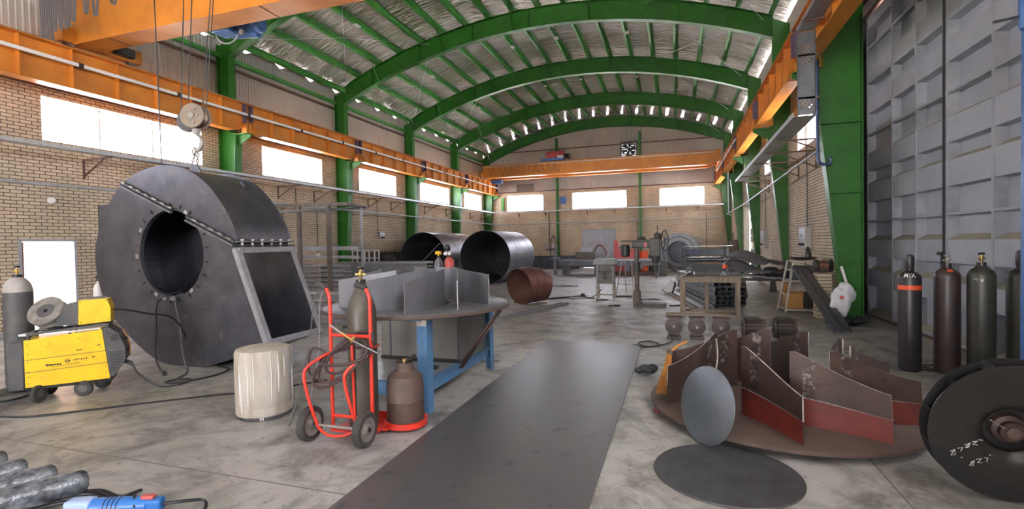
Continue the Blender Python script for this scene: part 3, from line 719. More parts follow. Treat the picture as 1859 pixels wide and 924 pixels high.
# ------------------------------------------------------------------ hook block on its ropes
t = thing('hook_block', 'round tan sheave block with a lifting hook hanging above the fan casing', 'crane hook', (-7.97, 6.65, 4.24))
C = V((-7.97, 6.65, 4.24)); ax = V((.28, -1, 0)).normalized()
for s in (-1, 1): MB().lathe([(.20, 0), (.215, .012), (.215, .02), (.20, .032)], C + ax * (.10 * s - .016), ax, 36).build('cheek_plate', M['sheave'], t)
MB().lathe([(.18, -.07), (.18, -.05), (.15, -.02), (.15, .02), (.18, .05), (.18, .07)], C, ax, 36).build('sheave', M['rail_steel'], t)
MB().cyl(C - ax * .14, C + ax * .14, .05, 16).build('axle', M['hook'], t)
mb = MB()
for a in range(6): mb.cyl(C + ax * .11 + V((.13 * math.cos(a), 0, .13 * math.sin(a))), C + ax * .13 + V((.13 * math.cos(a), 0, .13 * math.sin(a))), .018, 8)
mb.build('bolts', M['hook'], t)
D = V((-8.2, 6.67, 4.20)); MB().lathe([(.15, -.04), (.19, -.03), (.19, .03), (.15, .04)], D - ax * .02, ax, 28).build('side_sheave', M['dark_grey'], t)
MB().tube([C + V((0, 0, -.22)), C + V((0, 0, -.30))], [.07, .05], 14).build('swivel', M['hook'], t)
hk = [C + V((0, 0, -.27))] + [C + V((.02 + .10 * math.sin(a), 0, -.44 + .11 * math.cos(a) - (.03 if a > 2 else 0))) for a in [.1 + i * .38 for i in range(12)]]
MB().tube(hk, [.026, .026, .028, .032, .037, .04, .042, .042, .04, .035, .028, .02, .01], 12).build('hook', M['hook'], t)
mb = MB()
for px, tx in ((-8.32, -8.40), (-8.15, -8.19), (-7.82, -7.68), (-7.74, -7.62)):
    mb.tube([(px, 6.65, 4.30), (tx, 6.9, 7.5)], .009, 6)
mb.build('wire_rope', M['black'], t)
# chain sling from the hook to the lifting lug of the casing
t = thing('chain_sling', 'steel lifting chain between the hook and the top of the fan casing', 'chain', (-8.0, 6.65, 3.3))
def chain(p, q, name, par, r=.011, L=.065):
    p, q = V(p), V(q); n = max(2, int((q - p).length / (L * .78))); mb = MB(); d = (q - p).normalized(); a = d.orthogonal().normalized(); b = d.cross(a)
    for i in range(n):
        c = p + (q - p) * (i + .5) / n; s = a if i % 2 else b
        mb.tube([c + d * (L / 2 * math.cos(t_)) + s * (L * .3 * math.sin(t_)) for t_ in [k * PI / 5 for k in range(10)]], r, 6, closed=True)
    return mb.build(name, M['hook'], par)
chain((-7.95, 6.65, 3.66), (-7.98, 6.65, 3.32), 'chain', t); chain((-8.00, 6.65, 3.66), (-8.10, 6.62, 3.32), 'chain', t)
MB().tube([V((-8.02 + .06 * math.cos(a), 6.65, 3.64 + .055 * math.sin(a))) for a in [k * PI / 6 for k in range(12)]], .014, 8, closed=True).build('shackle', M['hook'], t)
# pendant control cable
tag(MB().tube([(-8.88, 6.65, 7.6), (-8.87, 6.65, 6.2), (-8.83, 6.65, 3.6), (-8.80, 6.62, 3.05)], .010, 6).bx((-8.86, 6.58, 2.78), (-8.75, 6.66, 3.06)).build('pendant_cable', M['cable'], loc=(-8.88, 6.65, 6)), 'long black pendant control cable hanging left of the hook ropes', 'cable')

# ------------------------------------------------------------------ far bridge crane
t = thing('bridge_crane', 'orange twin girder crane bridge spanning the far end above the windows', 'crane', (-5.3, 34.8, 6.6))
for y in (33.95, 35.45):
    x1 = 2.05; mb = MB()
    P = [(-13.25, 6.70), (x1, 6.70), (2.75, 6.92), (2.75, 7.55), (-13.25, 7.55)]
    mb.prism(P, lambda a, b, s: (a, y + s, b), .35)
    for p, q in zip(P[:2], P[1:3]): mb.bar((p[0], y + .175, p[1]), (q[0], y + .175, q[1]), .5, .025)
    mb.bx((-13.25, y - .06, 7.55), (2.75, y + .41, 7.58)); mb.build('girder', M['orange'], t, smooth=False)
for x in (-13.3, 2.72):
    e = MB().bx((x - .13, 33.5, 6.74), (x + .13, 36.3, 7.08)).build('end_carriage', M['orange'], t, bevel=.015)
    for y in (33.75, 36.05): MB().cyl((x - .06, y, 6.81), (x + .06, y, 6.81), .14, 16).build('wheel', M['rail_steel'], e)
mb = MB().bar((-13, 33.8, 7.44), (2.4, 33.8, 7.44), .05, .05)
for k in range(12): mb.bar((-12.6 + .45 * k, 33.8, 7.42), (-12.6 + .45 * k, 33.93, 7.42), .03, .03)
tr = mb.build('festoon_track', M['galv'], t)
for k in range(12):
    x = -12.6 + .45 * k; mb = MB().tube([V((x + .19 * s, 33.78, 7.40 - .55 * (1 - abs(s) ** 2.4))) for s in [-1 + i / 6 for i in range(13)]], .014, 6); mb.build('festoon_cable', M['rust_red'], tr)
MB().bx((-12.25, 33.6, 6.2), (-11.7, 33.9, 6.5)).cyl((-12.5, 33.75, 6.35), (-12.2, 33.75, 6.35), .13, 14).build('drive_motor', M['blue_motor'], t, bevel=.02)
t = thing('crane_hoist', 'red and blue hoist trolley sitting on the far orange crane bridge', 'hoist', (-8.0, 34.8, 7.53))
MB().bx((-8.9, 33.9, 7.62), (-7.3, 35.7, 7.78)).build('trolley_frame', M['blue_motor'], t, bevel=.02)
MB().cyl((-8.6, 34.6, 8.06), (-7.35, 34.6, 8.06), .33, 24).build('rope_drum', M['pink_red'], t)
MB().cyl((-7.35, 34.6, 8.0), (-7.05, 34.6, 8.0), .17, 18).build('motor', M['black'], t)
MB().bx((-7.75, 34.0, 7.78), (-7.35, 34.3, 7.98)).build('gear_box', M['white_plastic'], t, bevel=.03)
for x in (-8.75, -7.45):
    for y in (34.12, 35.62): MB().cyl((x - .1, y, 7.68), (x + .1, y, 7.68), .1, 14).build('wheel', M['rail_steel'], t)
# ================================================================== cable trays, conduits, boxes
def tray(name, lab, p, q, w=.30, h=.07, side=1):
    """open U tray between two points"""
    p, q = V(p), V(q); t = thing(name, lab, 'cable tray', p)
    d = (q - p).normalized(); s = d.cross(V((0, 0, 1))).normalized()
    mb = MB(); mb.bar(p, q, w, .006)
    for k in (-1, 1): mb.bar(p + s * (w / 2 * k) + V((0, 0, h / 2)), q + s * (w / 2 * k) + V((0, 0, h / 2)), .006, h)
    mb.build('channel', M['galv'], t, smooth=False); return t
def wall_bracket(par, wall, tip, drop=.48, m='brown_trim'):
    wall, tip = V(wall), V(tip)
    MB().bar(wall + V((0, 0, .02)), wall + V((0, 0, -drop)), .04, .04, up=(1, 0, 0)).bar(wall, tip, .035, .035).bar(wall + V((0, 0, -drop + .06)), wall * .25 + tip * .75, .03, .03).build('bracket', M[m], par, smooth=False)
t = tray('cable_tray', 'long galvanised cable tray along the window wall below the sills', (-13.40, 2.0, 4.28), (-13.40, 36.6, 4.28))
for y in (8.75, 10.9, 15.3, 17.3, 21.15, 23.25, 26.95, 29.9, 34.0, 36.2): wall_bracket(t, (XL + .02, y, 4.25), (-13.3, y, 4.25))
mb = MB()
for k in range(3): mb.tube(spline([(-13.45 + .05 * k, 2 + j * 2.9, 4.30 + .01 * ((j * 7 + k * 3) % 3)) for j in range(12)], 3), .012, 6)
mb.build('cables', M['cable'], t)
t = tray('cable_tray', 'galvanised cable tray across the far wall under the windows', (-13.2, 36.45, 4.28), (3.1, 36.45, 4.28))
for x in (-11.5, -9.4, -6.2, -4.2, -.6, 1.5): wall_bracket(t, (x, YE - .02, 4.25), (x, 36.4, 4.25), .3)
t = tray('cable_tray', 'perforated grey tray on long brackets along the brick wall between the right columns', (2.43, 11.12, 4.30), (2.60, 22.8, 4.30), w=.40, h=.09)
for y in (13.5, 15.3, 17.3, 20.6, 22.4): wall_bracket(t, (XR - .02, y, 4.26), (2.36, y, 4.26), .5)
t = thing('cable_riser', 'perforated cable riser climbing beside the orange runway beam next to the sliding door', 'cable tray', (2.42, 11.0, 4.30))
mb = MB(); z0, z1 = 4.30, 5.88; xs = [2.28 + .295 * i / 8 for i in range(9)]; zs = [z0 + (z1 - z0) * i / 40 for i in range(41)]; y = 11.0
for i in range(8):
    for j in range(40):
        hole = 0 < i < 7 and ((3 <= j <= 6) or (24 <= j <= 33)) and (i + j) % 2 == 0
        a, b, c, d = xs[i], xs[i + 1], zs[j], zs[j + 1]
        if not hole: mb.add([(a, y, c), (b, y, c), (b, y, d), (a, y, d)], [(0, 1, 2, 3)])
        else:
            e = .008; q = [(a, c), (b, c), (b, d), (a, d)]; r_ = [(a + e, c + e), (b - e, c + e), (b - e, d - e), (a + e, d - e)]
            mb.add([(x, y, z) for x, z in q + r_], [(k, (k + 1) % 4, 4 + (k + 1) % 4, 4 + k) for k in range(4)])
mb.bx((2.274, y - .07, z0), (2.28, y, z1)).bx((2.575, y - .07, z0), (2.581, y, z1)); mb.build('channel', M['dull_zinc'], t, smooth=False)
for z in (4.6, 5.42): MB().bx((2.25, y, z), (2.66, y + .03, z + .04)).build('strap', M['brown_trim'], t)
t = tray('cable_tray', 'upper cable tray on the right running toward the camera below the orange beam', (2.40, 3.0, 5.90), (2.42, 11.0, 5.90), w=.30, h=.08)
for y in (5.0, 8.0, 10.4): MB().bx((2.24, y - .02, 5.86), (2.6, y + .02, 5.89)).build('support', M['brown_trim'], t)
def pipe(name, lab, pts, r=.028, m='door_frame', cat='pipe', clamps=()):
    t = thing(name, lab, cat, pts[0]); MB().tube(pts, r, 10).build('tube', M[m], t)
    for c in clamps: MB().box(c, (.05, .05, .06)).build('clamp', M['black'], t)
    return t
pipe('air_pipe', 'grey pipe along the window wall below the cable tray', [(XL + .06, 2, 3.54), (XL + .06, 12.2, 3.54), (-13.66, 12.5, 3.54), (-13.66, 36.4, 3.46), (-13.2, 36.7, 3.44)], .035, 'door_frame', clamps=[(XL + .05, 9.4, 3.54), (-13.68, 18.9, 3.52), (-13.68, 24.9, 3.5), (-13.68, 30.9, 3.48)])
pipe('air_pipe', 'thin grey pipe across the far brick wall below the cable tray', [(-13.2, 36.75, 3.40), (3.0, 36.75, 3.42)], .03, 'door_frame')
pipe('air_pipe', 'grey pipe on the brick wall right, below the perforated tray', [(3.10, 13.1, 3.90), (3.08, 18.5, 3.74), (3.08, 25, 3.58), (3.08, 34, 3.5)], .028, 'galv')
M['pb'] = mat('dark_blue_pipe_paint', (.045, .07, .16), .4)
pipe('downpipe', 'dark blue pipe dropping down the column next to the sliding door', [(2.95, 10.6, 7.4), (2.97, 12.4, 6.62), (3.0, 12.62, 6.4), (3.0, 12.62, 3.7), (3.02, 12.62, 3.58), (3.1, 12.62, 3.53), (3.24, 12.62, 3.53), (3.26, 12.62, 3.62), (3.2, 12.62, 3.68)], .035, 'pb', clamps=[(3.02, 12.68, 5.9), (3.02, 12.68, 4.9)])
pipe('downpipe', 'pale pipe beside the bright green column on the right', [(2.86, 30.6, 6.3), (2.86, 30.6, 3.4), (2.92, 30.6, 3.3), (2.98, 30.6, 3.3)], .03, 'galv')
for n, y, z0, z1, w in ((0, 16.22, 3.56, 4.3, 'beside the first window bracket'), (1, 17.42, 1.66, 3.5, 'ending in a white socket above the steel racks'), (2, 15.5, .9, 3.5, 'just right of the fan casing'), (3, 21.92, 2.5, 4.3, 'leading down to the small grey switch box'), (4, 31.0, 1.9, 3.5, 'beside the fourth green column')):
    pipe('wall_conduit', 'thin vertical conduit on the window wall ' + w, [(XL + .03, y, z0), (XL + .03, y, z1)], .016, 'dark_grey', 'conduit')
tag(MB().bx((XL + .005, 17.35, 1.52), (XL + .07, 17.49, 1.66)).build('wall_socket', M['white_plastic'], loc=(XL, 17.4, 1.6), bevel=.01), 'white wall socket at the foot of a conduit on the window wall', 'socket')
# round lamp on the left brick wall
t = thing('wall_lamp', 'small round white bulkhead lamp on the brick wall above the open door', 'lamp', (XL, 8.0, 3.15))
MB().lathe([(.09, 0), (.10, .03), (.10, .05)], (XL + .002, 8.0, 3.16), (1, 0, 0), 20).build('lamp_base', M['box_grey'], t)
MB().lathe([(.085, .05), (.08, .09), (.05, .13), (0, .145)], (XL + .002, 8.0, 3.16), (1, 0, 0), 20).build('lamp_globe', M['white_plastic'], t)
# switch boxes
def ebox(lab, x, y, z, w, h, d, s, dark=False):
    t = thing('switch_box', lab, 'electrical box', (x, y, z), None)
    f = lambda a, b, c: (x + s * a, y + b, z + c)
    MB().bx(f(0, -w / 2, 0), f(d, w / 2, h)).build('enclosure', M['box_grey'], t, bevel=.012)
    MB().bx(f(d, -w / 2 + .03, h * .45), f(d + .01, w / 2 - .03, h - .03)).build('cover', M['galv'], t)
    for k in range(3): MB().cyl(f(d, -w / 4 + k * w / 4, h * .2), f(d + .06, -w / 4 + k * w / 4, h * .18), .035, 12).build('socket', M['black'], t)
    MB().cyl(f(d, 0, h * .62), f(d + .07, 0, h * .62), .03, 12).build('switch_knob', M['aluminium'], t)
ebox('grey switch box with socket on the right wall above the stepladder', XR, 16.2, 1.62, .75, .62, .17, -1)
ebox('tall grey switch box on the right brick wall above the dark rolled sheets', XR, 23.2, 1.55, .7, .72, .17, -1)
ebox('small grey switch box on the window wall beyond the second column', XL, 22.15, 2.28, .42, .34, .14, 1)
for y, z, lab in ((16.25, 2.24, 'thin conduit above the switch box over the stepladder'), (23.2, 2.27, 'thin conduit above the tall switch box on the right brick wall')):
    pipe('wall_conduit', lab, [(XR - .03, y, z), (XR - .03, y - .02, 3.3), (XR - .03, y + .03, 4.55)], .014, 'dark_grey', 'conduit')
pipe('wall_conduit', 'thin cable hanging below the switch box over the stepladder', [(XR - .05, 16.35, 1.62), (XR - .04, 16.4, 1.2), (XR - .05, 16.3, .9)], .012, 'cable', 'conduit')
# far wall
t = thing('switch_box', 'wide pale switch panel with sockets on the far wall left of the double door', 'electrical box', (-9.1, YE, 1.45))
MB().bx((-9.55, YE - .16, 1.45), (-8.95, YE, 1.95)).build('enclosure', M['box_grey'], t, bevel=.01)
MB().bx((-8.93, YE - .14, 1.5), (-8.62, YE, 1.85)).build('enclosure', M['aluminium'], t, bevel=.01)
MB().bx((-9.35, YE - .2, 1.36), (-8.75, YE - .02, 1.46)).build('socket_strip', M['black'], t)
pipe('wall_conduit', 'thin conduit rising from the wide switch panel on the far wall', [(-9.15, YE - .03, 1.9), (-9.15, YE - .03, 4.2)], .02, 'dark_grey', 'conduit')
pipe('wall_conduit', 'thin conduit on the far wall just left of the right green post', [(-2.62, YE - .03, 1.6), (-2.62, YE - .03, 3.6)], .018, 'dark_grey', 'conduit')
pipe('wall_conduit', 'thin conduit on the far wall at the right, under the pipe', [(2.05, YE - .03, 1.0), (2.05, YE - .03, 3.8)], .02, 'dark_grey', 'conduit')
t = thing('wall_cabinet', 'small blue box on the far wall right of the left green post', 'box', (-8.0, YE, 4.85))
MB().prism([(-8.26, 5.38), (-7.78, 5.38), (-7.78, 4.95), (-7.9, 4.8), (-8.14, 4.8), (-8.26, 4.95)], lambda a, b, s: (a, YE - .02 - s, b), .2).build('body', M['blue_motor'], t)
MB().cyl((-8.0, YE - .1, 4.8), (-8.0, YE - .1, 4.55), .03, 10).build('outlet', M['white_plastic'], t)
tag(MB().bx((-12.95, YE - .14, 4.5), (-12.75, YE - .02, 5.5)).build('wall_duct', M['green_lit'], loc=(-12.85, YE, 4.5), bevel=.01), 'narrow upright box in the far left corner beside a window', 'box')
# ================================================================== big fan casing
def fan_casing():
    YF, YB = 6.07, 7.20
    t = thing('fan_casing', 'huge dark steel scroll fan casing with round inlet, hanging from the crane hook', 'fan casing', (-7.6, 6.6, 0))
    arcpts = [(-6.53, 1.99), (-6.62, 2.27), (-6.80, 2.56), (-7.12, 2.92), (-7.52, 3.16), (-7.98, 3.27), (-8.50, 3.22), (-8.96, 3.03), (-9.32, 2.68), (-9.58, 2.25), (-9.69, 1.82), (-9.60, 1.30), (-9.36, .90), (-9.0, .53), (-8.40, .15), (-7.85, .02), (-7.28, .005)]
    cur = [(p.x, p.y) for p in spline([(a, b, 0) for a, b in arcpts], 4)] + [(-6.65, .18), (-5.92, .43)]
    out = cur + [(-6.03, .71), (-6.22, 1.2), (-6.42, 1.7)]
    H = (-7.92, 1.86); HR = .725
    def hp(p):
        a = math.atan2(p[1] - H[1], p[0] - H[0]); return (H[0] + HR * math.cos(a), H[1] + HR * math.sin(a))
    n = len(out); hole = [hp(p) for p in out]; th = .012
    for y, nm in ((YF, 'front_plate'), (YB, 'back_plate')):
        mb = MB(); e = .045                                   # the plates stand proud of the scroll
        def grow(p): d = V((p[0] - H[0], p[1] - H[1], 0)).normalized(); return (p[0] + d.x * e, max(p[1] + d.y * e, 0.0)) if out.index(p) < len(cur) - 2 and out.index(p) > 0 else p
        O = [grow(p) for p in out]
        vs = [(x, y, z) for x, z in O] + [(x, y, z) for x, z in hole] + [(x, y + th, z) for x, z in O] + [(x, y + th, z) for x, z in hole]
        fs = []
        for i in range(n):
            j = (i + 1) % n
            if nm == 'front_plate':
                fs += [(i, j, n + j, n + i), (2 * n + j, 2 * n + i, 3 * n + i, 3 * n + j), (n + i, n + j, 3 * n + j, 3 * n + i)]
            fs.append((j, i, 2 * n + i, 2 * n + j))
        if nm == 'back_plate': fs += [tuple(range(n)), tuple(2 * n + i for i in range(n))]
        pl = mb.add(vs, fs).build(nm, M['steel_dark'], t, angle=20)
        if nm == 'front_plate': fp = pl
    # square tongue of the plate at the left, upper notch
    MB().bx((-9.64, YF + .013, 2.1), (-9.30, YF + .025, 2.72)).build('plate_corner', M['steel_dark'], fp, smooth=False)
    mb = MB()
    for (a, b), (c, d) in zip(cur, cur[1:]): mb.add([(a, YF + th, b), (c, YF + th, d), (c, YB, d), (a, YB, b)], [(0, 1, 2, 3)])
    mb.build('scroll_sheet', M['steel_dark'], t, norm=False)
    # split flange: two angle bars and bolts across the front, then over the scroll
    a, b = V((-8.99, YF - .03, 3.06)), V((-6.53, YF - .03, 1.99)); d = (b - a).normalized(); u = V((0, 0, 1)); pn = V((-d.z, 0, d.x))
    for sg, m in ((-1, 'steel_mid'), (1, 'steel_dark')):
        p = a + pn * .03 * sg; q = b + pn * .03 * sg; L = (q - p).length; tt = 1.02 / L
        for r0, r1 in ((0, .47), (.60, 1.0)): MB().bar(p + d * L * r0, p + d * L * r1, .05, .035, up=pn).build('split_flange', M[m], t, smooth=False)
    L = (b - a).length; k = 0.06
    while k < L - .05:
        if not (.47 * L < k < .6 * L): MB().bar(a + d * k - V((0, .035, 0)) + pn * .05, a + d * (k + .09) - V((0, .035, 0)) + pn * .05, .02, .02).build('flange_bolt', M['bright'], fp, smooth=False)
        k += .19
    for dz, m in ((.045, 'steel_mid'), (-.02, 'black_steel')): MB().bx((-6.58, YF - .04, 1.965 + dz), (-6.46, YB + .05, 1.985 + dz)).build('split_flange', M[m], t, smooth=False)
    for k in range(6): MB().cyl((-6.49, YF + .08 + k * .2, 1.93), (-6.49, YF + .08 + k * .2, 2.06), .018, 8).cyl((-6.49, YF + .08 + k * .2, 2.04), (-6.49, YF + .08 + k * .2, 2.065), .03, 6).build('flange_bolt', M['bright'], t)
    # rectangular outlet with angle frame
    A, B = V((-6.50, YF, 1.93)), V((-5.91, YF, .42)); d = (B - A).normalized(); nn = V((-d.z, 0, d.x)).normalized()
    if nn.x < 0: nn = -nn
    w = .095; Yv = V((0, 1, 0)); W = YB - YF
    mb = MB()
    for p, q, s in ((A, B, Yv), (A + Yv * W, B + Yv * W, -Yv)):
        mb.bar(p + s * (w / 2 - .05) + nn * .01, q + s * (w / 2 - .05) + nn * .01, w, .014, up=nn); mb.bar(p - s * .05 - nn * .03, q - s * .05 - nn * .03, .012, w * .8, up=nn)
    for p, s in ((A, d), (B, -d)): mb.bar(p + s * w / 2 + nn * .012 - Yv * .05, p + s * w / 2 + nn * .012 + Yv * (W + .05), w, .014, up=nn)
    mb.build('outlet_frame', M['frame_steel'], t, smooth=False)
    mb = MB()
    for p in (A + d * .04, B - d * .04, A + d * .04 + Yv * W, B - d * .04 + Yv * W): mb.box(p + nn * .03 + Yv * 0, (.05, .06, .05))
    for k in range(7): mb.cyl(A + d * (.2 + .2 * k) + nn * .018, A + d * (.2 + .2 * k) + nn * .03, .016, 8)
    mb.build('corner_welds', M['weld'], t)
    # stubs around the inlet, lifting lug, weld tabs
    mb = MB()
    for k in range(22):
        an = 2 * PI * k / 22 + .1; c = V((H[0] + (HR + .07) * math.cos(an), YF - .012, H[1] + (HR + .07) * math.sin(an))); e = V((math.cos(an), 0, math.sin(an)))
        MB().bar(c - e * .03, c + e * .03, .014, .014).build('inlet_stud', M['black_steel'], fp, smooth=False)
    mb = MB()
    for an in (2.6, 3.2, 4.25, 4.5, 5.35, 1.05): c = (H[0] + (HR + .035) * math.cos(an), YF - .012, H[1] + (HR + .035) * math.sin(an)); MB().box(c, (.06, .02, .075), M=Matrix.Rotation(-an, 3, 'Y')).build('weld_tab', M['weld'], fp, smooth=False)
    MB().ring(HR - .012, HR, .07, (H[0], YF - .0, H[1]), (0, 1, 0), 48).build('inlet_ring', M['steel_dark'], t)
    MB().prism([(-8.14, 3.24), (-7.84, 3.26), (-7.92, 3.40), (-8.06, 3.40)], lambda a, b, s: (a, 6.6 + s, b), .02).build('lifting_lug', M['steel_dark'], t, smooth=False)
    MB().box((-7.05, 6.75, 3.02), (.13, .05, .05), M=Matrix.Rotation(.75, 3, 'Y')).build('lifting_lug', M['steel_dark'], t)
    MB().bx((-9.64, YF + .013, 2.1), (-9.62, YF + .3, 2.72)).build('corner_return', M['steel_dark'], fp, smooth=False)
    # seam line with tack welds inside the back plate
    mb = MB()
    for k in range(4): mb.box((-7.99 + .022 * k, YB - .004, 1.62 - .17 * k), (.02, .008, .10))
    mb.build('tack_welds', M['weld'], t)
    return t
fan_casing()
# cable and strap leaving the inlet
tag(MB().tube(spline([(-7.95, 6.25, 1.22), (-8.0, 5.98, 1.15), (-8.12, 5.95, 1.0), (-8.16, 5.96, .6), (-8.05, 5.85, .2), (-7.78, 5.72, .04), (-7.55, 5.6, .02)], 6), .014, 7).bar((-7.55, 5.6, .025), (-7.42, 5.53, .025), .05, .05).build('inspection_cable', M['cable'], loc=(-8, 6, .5)), 'black cable hanging out of the round fan inlet down to the floor', 'cable')
tag(MB().tube(spline([(-7.86, 6.2, 1.18), (-7.80, 6.02, 1.10), (-7.62, 5.95, .7), (-7.38, 5.80, .25), (-7.2, 5.72, .03), (-7.0, 5.4, .015)], 6), .017, 7).cyl((-7.86, 6.04, 1.10), (-7.80, 5.98, 1.12), .04, 10).build('ground_lead', M['dark_grey'], loc=(-7.8, 6, .5)), 'grey lead clamped under the round fan inlet running to the floor', 'cable')

# ------------------------------------------------------------------ white plaster coated drum
t = thing('drum', 'pale drum streaked with dried plaster standing in front of the fan outlet', 'drum', (-4.54, 4.55, 0)); c = (-4.54, 4.55, 0)
MB().lathe([(.285, .035), (.30, .05), (.30, .12), (.295, .14), (.302, .16), (.302, .45), (.298, .47), (.303, .49), (.300, .72), (.285, .765), (.26, .775), (.0, .772)], c, n=48).build('body', M['plastercoat'], t)
MB().lathe([(.27, 0), (.288, .01), (.288, .05), (.28, .06)], c, n=40).build('bottom_rim', M['dark_grey'], t)
mb = MB()
for k in range(20):                                           # thick dried runs
    a = RND.uniform(0, 2 * PI); h = RND.uniform(.12, .62); z1 = RND.uniform(.55, .76) if k % 3 else RND.uniform(.4, .7); r = .301
    mb.tube([(c[0] + r * math.cos(a), c[1] + r * math.sin(a), z1), (c[0] + (r + .003) * math.cos(a + .02), c[1] + (r + .003) * math.sin(a + .02), z1 - h * .5), (c[0] + r * math.cos(a + .01), c[1] + r * math.sin(a + .01), max(.1, z1 - h))], [.002, .005, .003], 6)
mb.build('plaster_runs', M['white_paint'], t)
mb = MB()
for a, h in ((-.96, .035), (-.90, .035), (-.85, .03)): mb.box((c[0] + .288 * math.cos(a), c[1] + .288 * math.sin(a), .025), (.012, .007, h), a)
mb.bar((c[0] + .289 * math.cos(-.97), c[1] + .289 * math.sin(-.97), .04), (c[0] + .289 * math.cos(-.93), c[1] + .289 * math.sin(-.93), .035), .008, .008)
mb.build('painted_digits', M['white_paint'], t, smooth=False)

# ------------------------------------------------------------------ gas trolley
t = thing('gas_trolley', 'red two wheeled gas cylinder trolley with black grips beside the round table', 'trolley', (-3.1, 4.3, 0))
for x in (-3.34, -2.87):
    up = spline([(x, 4.22, .06), (x, 4.22, .7), (x, 4.22, 1.30), (x - .01, 4.22, 1.42), (x - .05, 4.23, 1.49)], 5)
    MB().tube(up, .019, 12).build('upright', M['red'], t)
    MB().tube([(x - .05, 4.23, 1.49), (x - .09, 4.235, 1.515), (x - .17, 4.24, 1.535)], [.024, .031, .030], 12).build('grip', M['rubber'], t)
    MB().tube(spline([(x, 4.20, .84), (x - .03, 4.12, .82), (x - .11, 4.0, .74), (x - .13, 3.97, .64), (x - .08, 3.98, .4), (x - .03, 4.02, .17)], 6), .016, 10).build('front_stay', M['red'], t)
MB().tube([(-3.34, 4.22, 1.02), (-2.87, 4.22, 1.02)], .017, 10).build('cross_bar', M['red'], t)
MB().tube([(-3.34, 4.22, .20), (-2.87, 4.22, .20)], .017, 10).build('cross_bar', M['red'], t)
MB().tube(spline([(-3.38, 4.03, .165), (-3.3, 4.0, .12), (-3.2, 3.99, .09), (-3.05, 4.0, .10), (-2.9, 4.03, .165)], 5), .014, 8).build('kick_bar', M['red'], t)
MB().tube([(-3.1, 4.23, 1.02), (-3.1, 4.25, .2)], .014, 8).build('centre_bar', M['red'], t)
MB().tube(arc((0, 0), .165, -.2, PI + .2, 14, lambda a, b: (-3.1 + a, 4.41 + b, .88)), .010, 8).build('holding_hoop', M['red'], t)
MB().cyl((-3.48, 4.03, .165), (-2.80, 4.03, .165), .013, 10).build('axle', M['hook'], t)
for x in (-3.46, -2.83):
    wt = MB().lathe([(.115, -.035), (.15, -.042), (.166, -.03), (.17, 0), (.166, .03), (.15, .042), (.115, .035)], (x, 4.03, .17), (1, 0, 0), 36, cap=False).build('tyre', M['rubber'], t)
    MB().lathe([(.03, -.045), (.035, -.04), (.06, -.02), (.10, -.03), (.117, -.035), (.117, .035), (.10, .03), (.06, .02), (.035, .04), (.03, .045)], (x, 4.03, .17), (1, 0, 0), 30).build('wheel_rim', M['dirty_panel'], wt)
    MB().cyl((x - .06, 4.03, .17), (x + .06, 4.03, .17), .022, 12).build('hub', M['black'], wt)
MB().bx((-3.36, 4.2, .04), (-2.86, 4.68, .055)).bx((-3.36, 4.66, .04), (-2.86, 4.68, .12)).build('base_plate', M['red'], t)
MB().ring(.20, .225, .055, (-2.72, 4.60, .045), n=36).lathe([(.22, .04), (.22, .053)], (-2.72, 4.60, 0), n=36).build('bottle_tray', M['red'], t)
MB().bx((-2.93, 4.35, .04), (-2.8, 4.6, .06)).build('tray_bracket', M['red'], t)
MB().tube([(-2.98, 4.4, .04), (-2.98, 4.4, 0)], .015, 8).tube([(-3.25, 4.5, .04), (-3.25, 4.5, 0)], .015, 8).tube([(-2.72, 4.7, .045), (-2.72, 4.7, 0)], .015, 8).build('foot', M['red'], t)
def gas_cyl(lab, name, x, y, z0, r, hs, ht, m, cap=None, valve=True, vm='brass', cone=0):
    """hs: shoulder height, ht: neck height"""
    t = thing(name, lab, 'gas cylinder', (x, y, z0))
    pr = [(r * .80, 0), (r * .97, .012), (r, .04), (r, hs - .02)] + [(r * math.cos(a), hs - .02 + (ht - hs) * .9 * math.sin(a)) for a in [k * .22 for k in range(1, 6)]] + [(r * .32, ht - .02), (r * .30, ht)]
    if cone: pr = pr[:3] + [(r, hs - .03), (r * .96, hs), (r * .80, hs + (ht - hs) * .3), (r * .55, hs + (ht - hs) * .62), (r * .36, hs + (ht - hs) * .88), (r * .30, ht)]
    MB().lathe(pr, (x, y, z0), n=40).build('body', M[m], t)
    MB().lathe([(r * .34, ht - .03), (r * .34, ht + .02), (r * .28, ht + .02)], (x, y, z0), n=24).build('neck_ring', M['black_steel'], t)
    if cap: MB().lathe([(r * .36, ht), (r * .40, ht + .02), (r * .40, ht + .15), (r * .34, ht + .19), (r * .1, ht + .205), (0, ht + .205)], (x, y, z0), n=24).build('valve_cap', M[cap], t)
    elif valve:
        v = MB().lathe([(.018, ht), (.018, ht + .05), (.024, ht + .06), (.024, ht + .09), (.014, ht + .1), (.014, ht + .12)], (x, y, z0), n=16).cyl((x - .05, y - .02, z0 + ht + .07), (x + .045, y + .018, z0 + ht + .07), .013, 10).build('valve', M[vm], t)
        MB().lathe([(.032, ht + .12), (.036, ht + .127), (.036, ht + .14), (.028, ht + .147)], (x, y, z0), n=12).build('hand_wheel', M['black_steel' if vm == 'brass' else vm], v)
    return t
gas_cyl('grey brown gas cylinder with brass valve strapped on the red trolley', 'gas_cylinder', -3.1, 4.41, .055, .148, 1.22, 1.50, 'olive', cone=1)
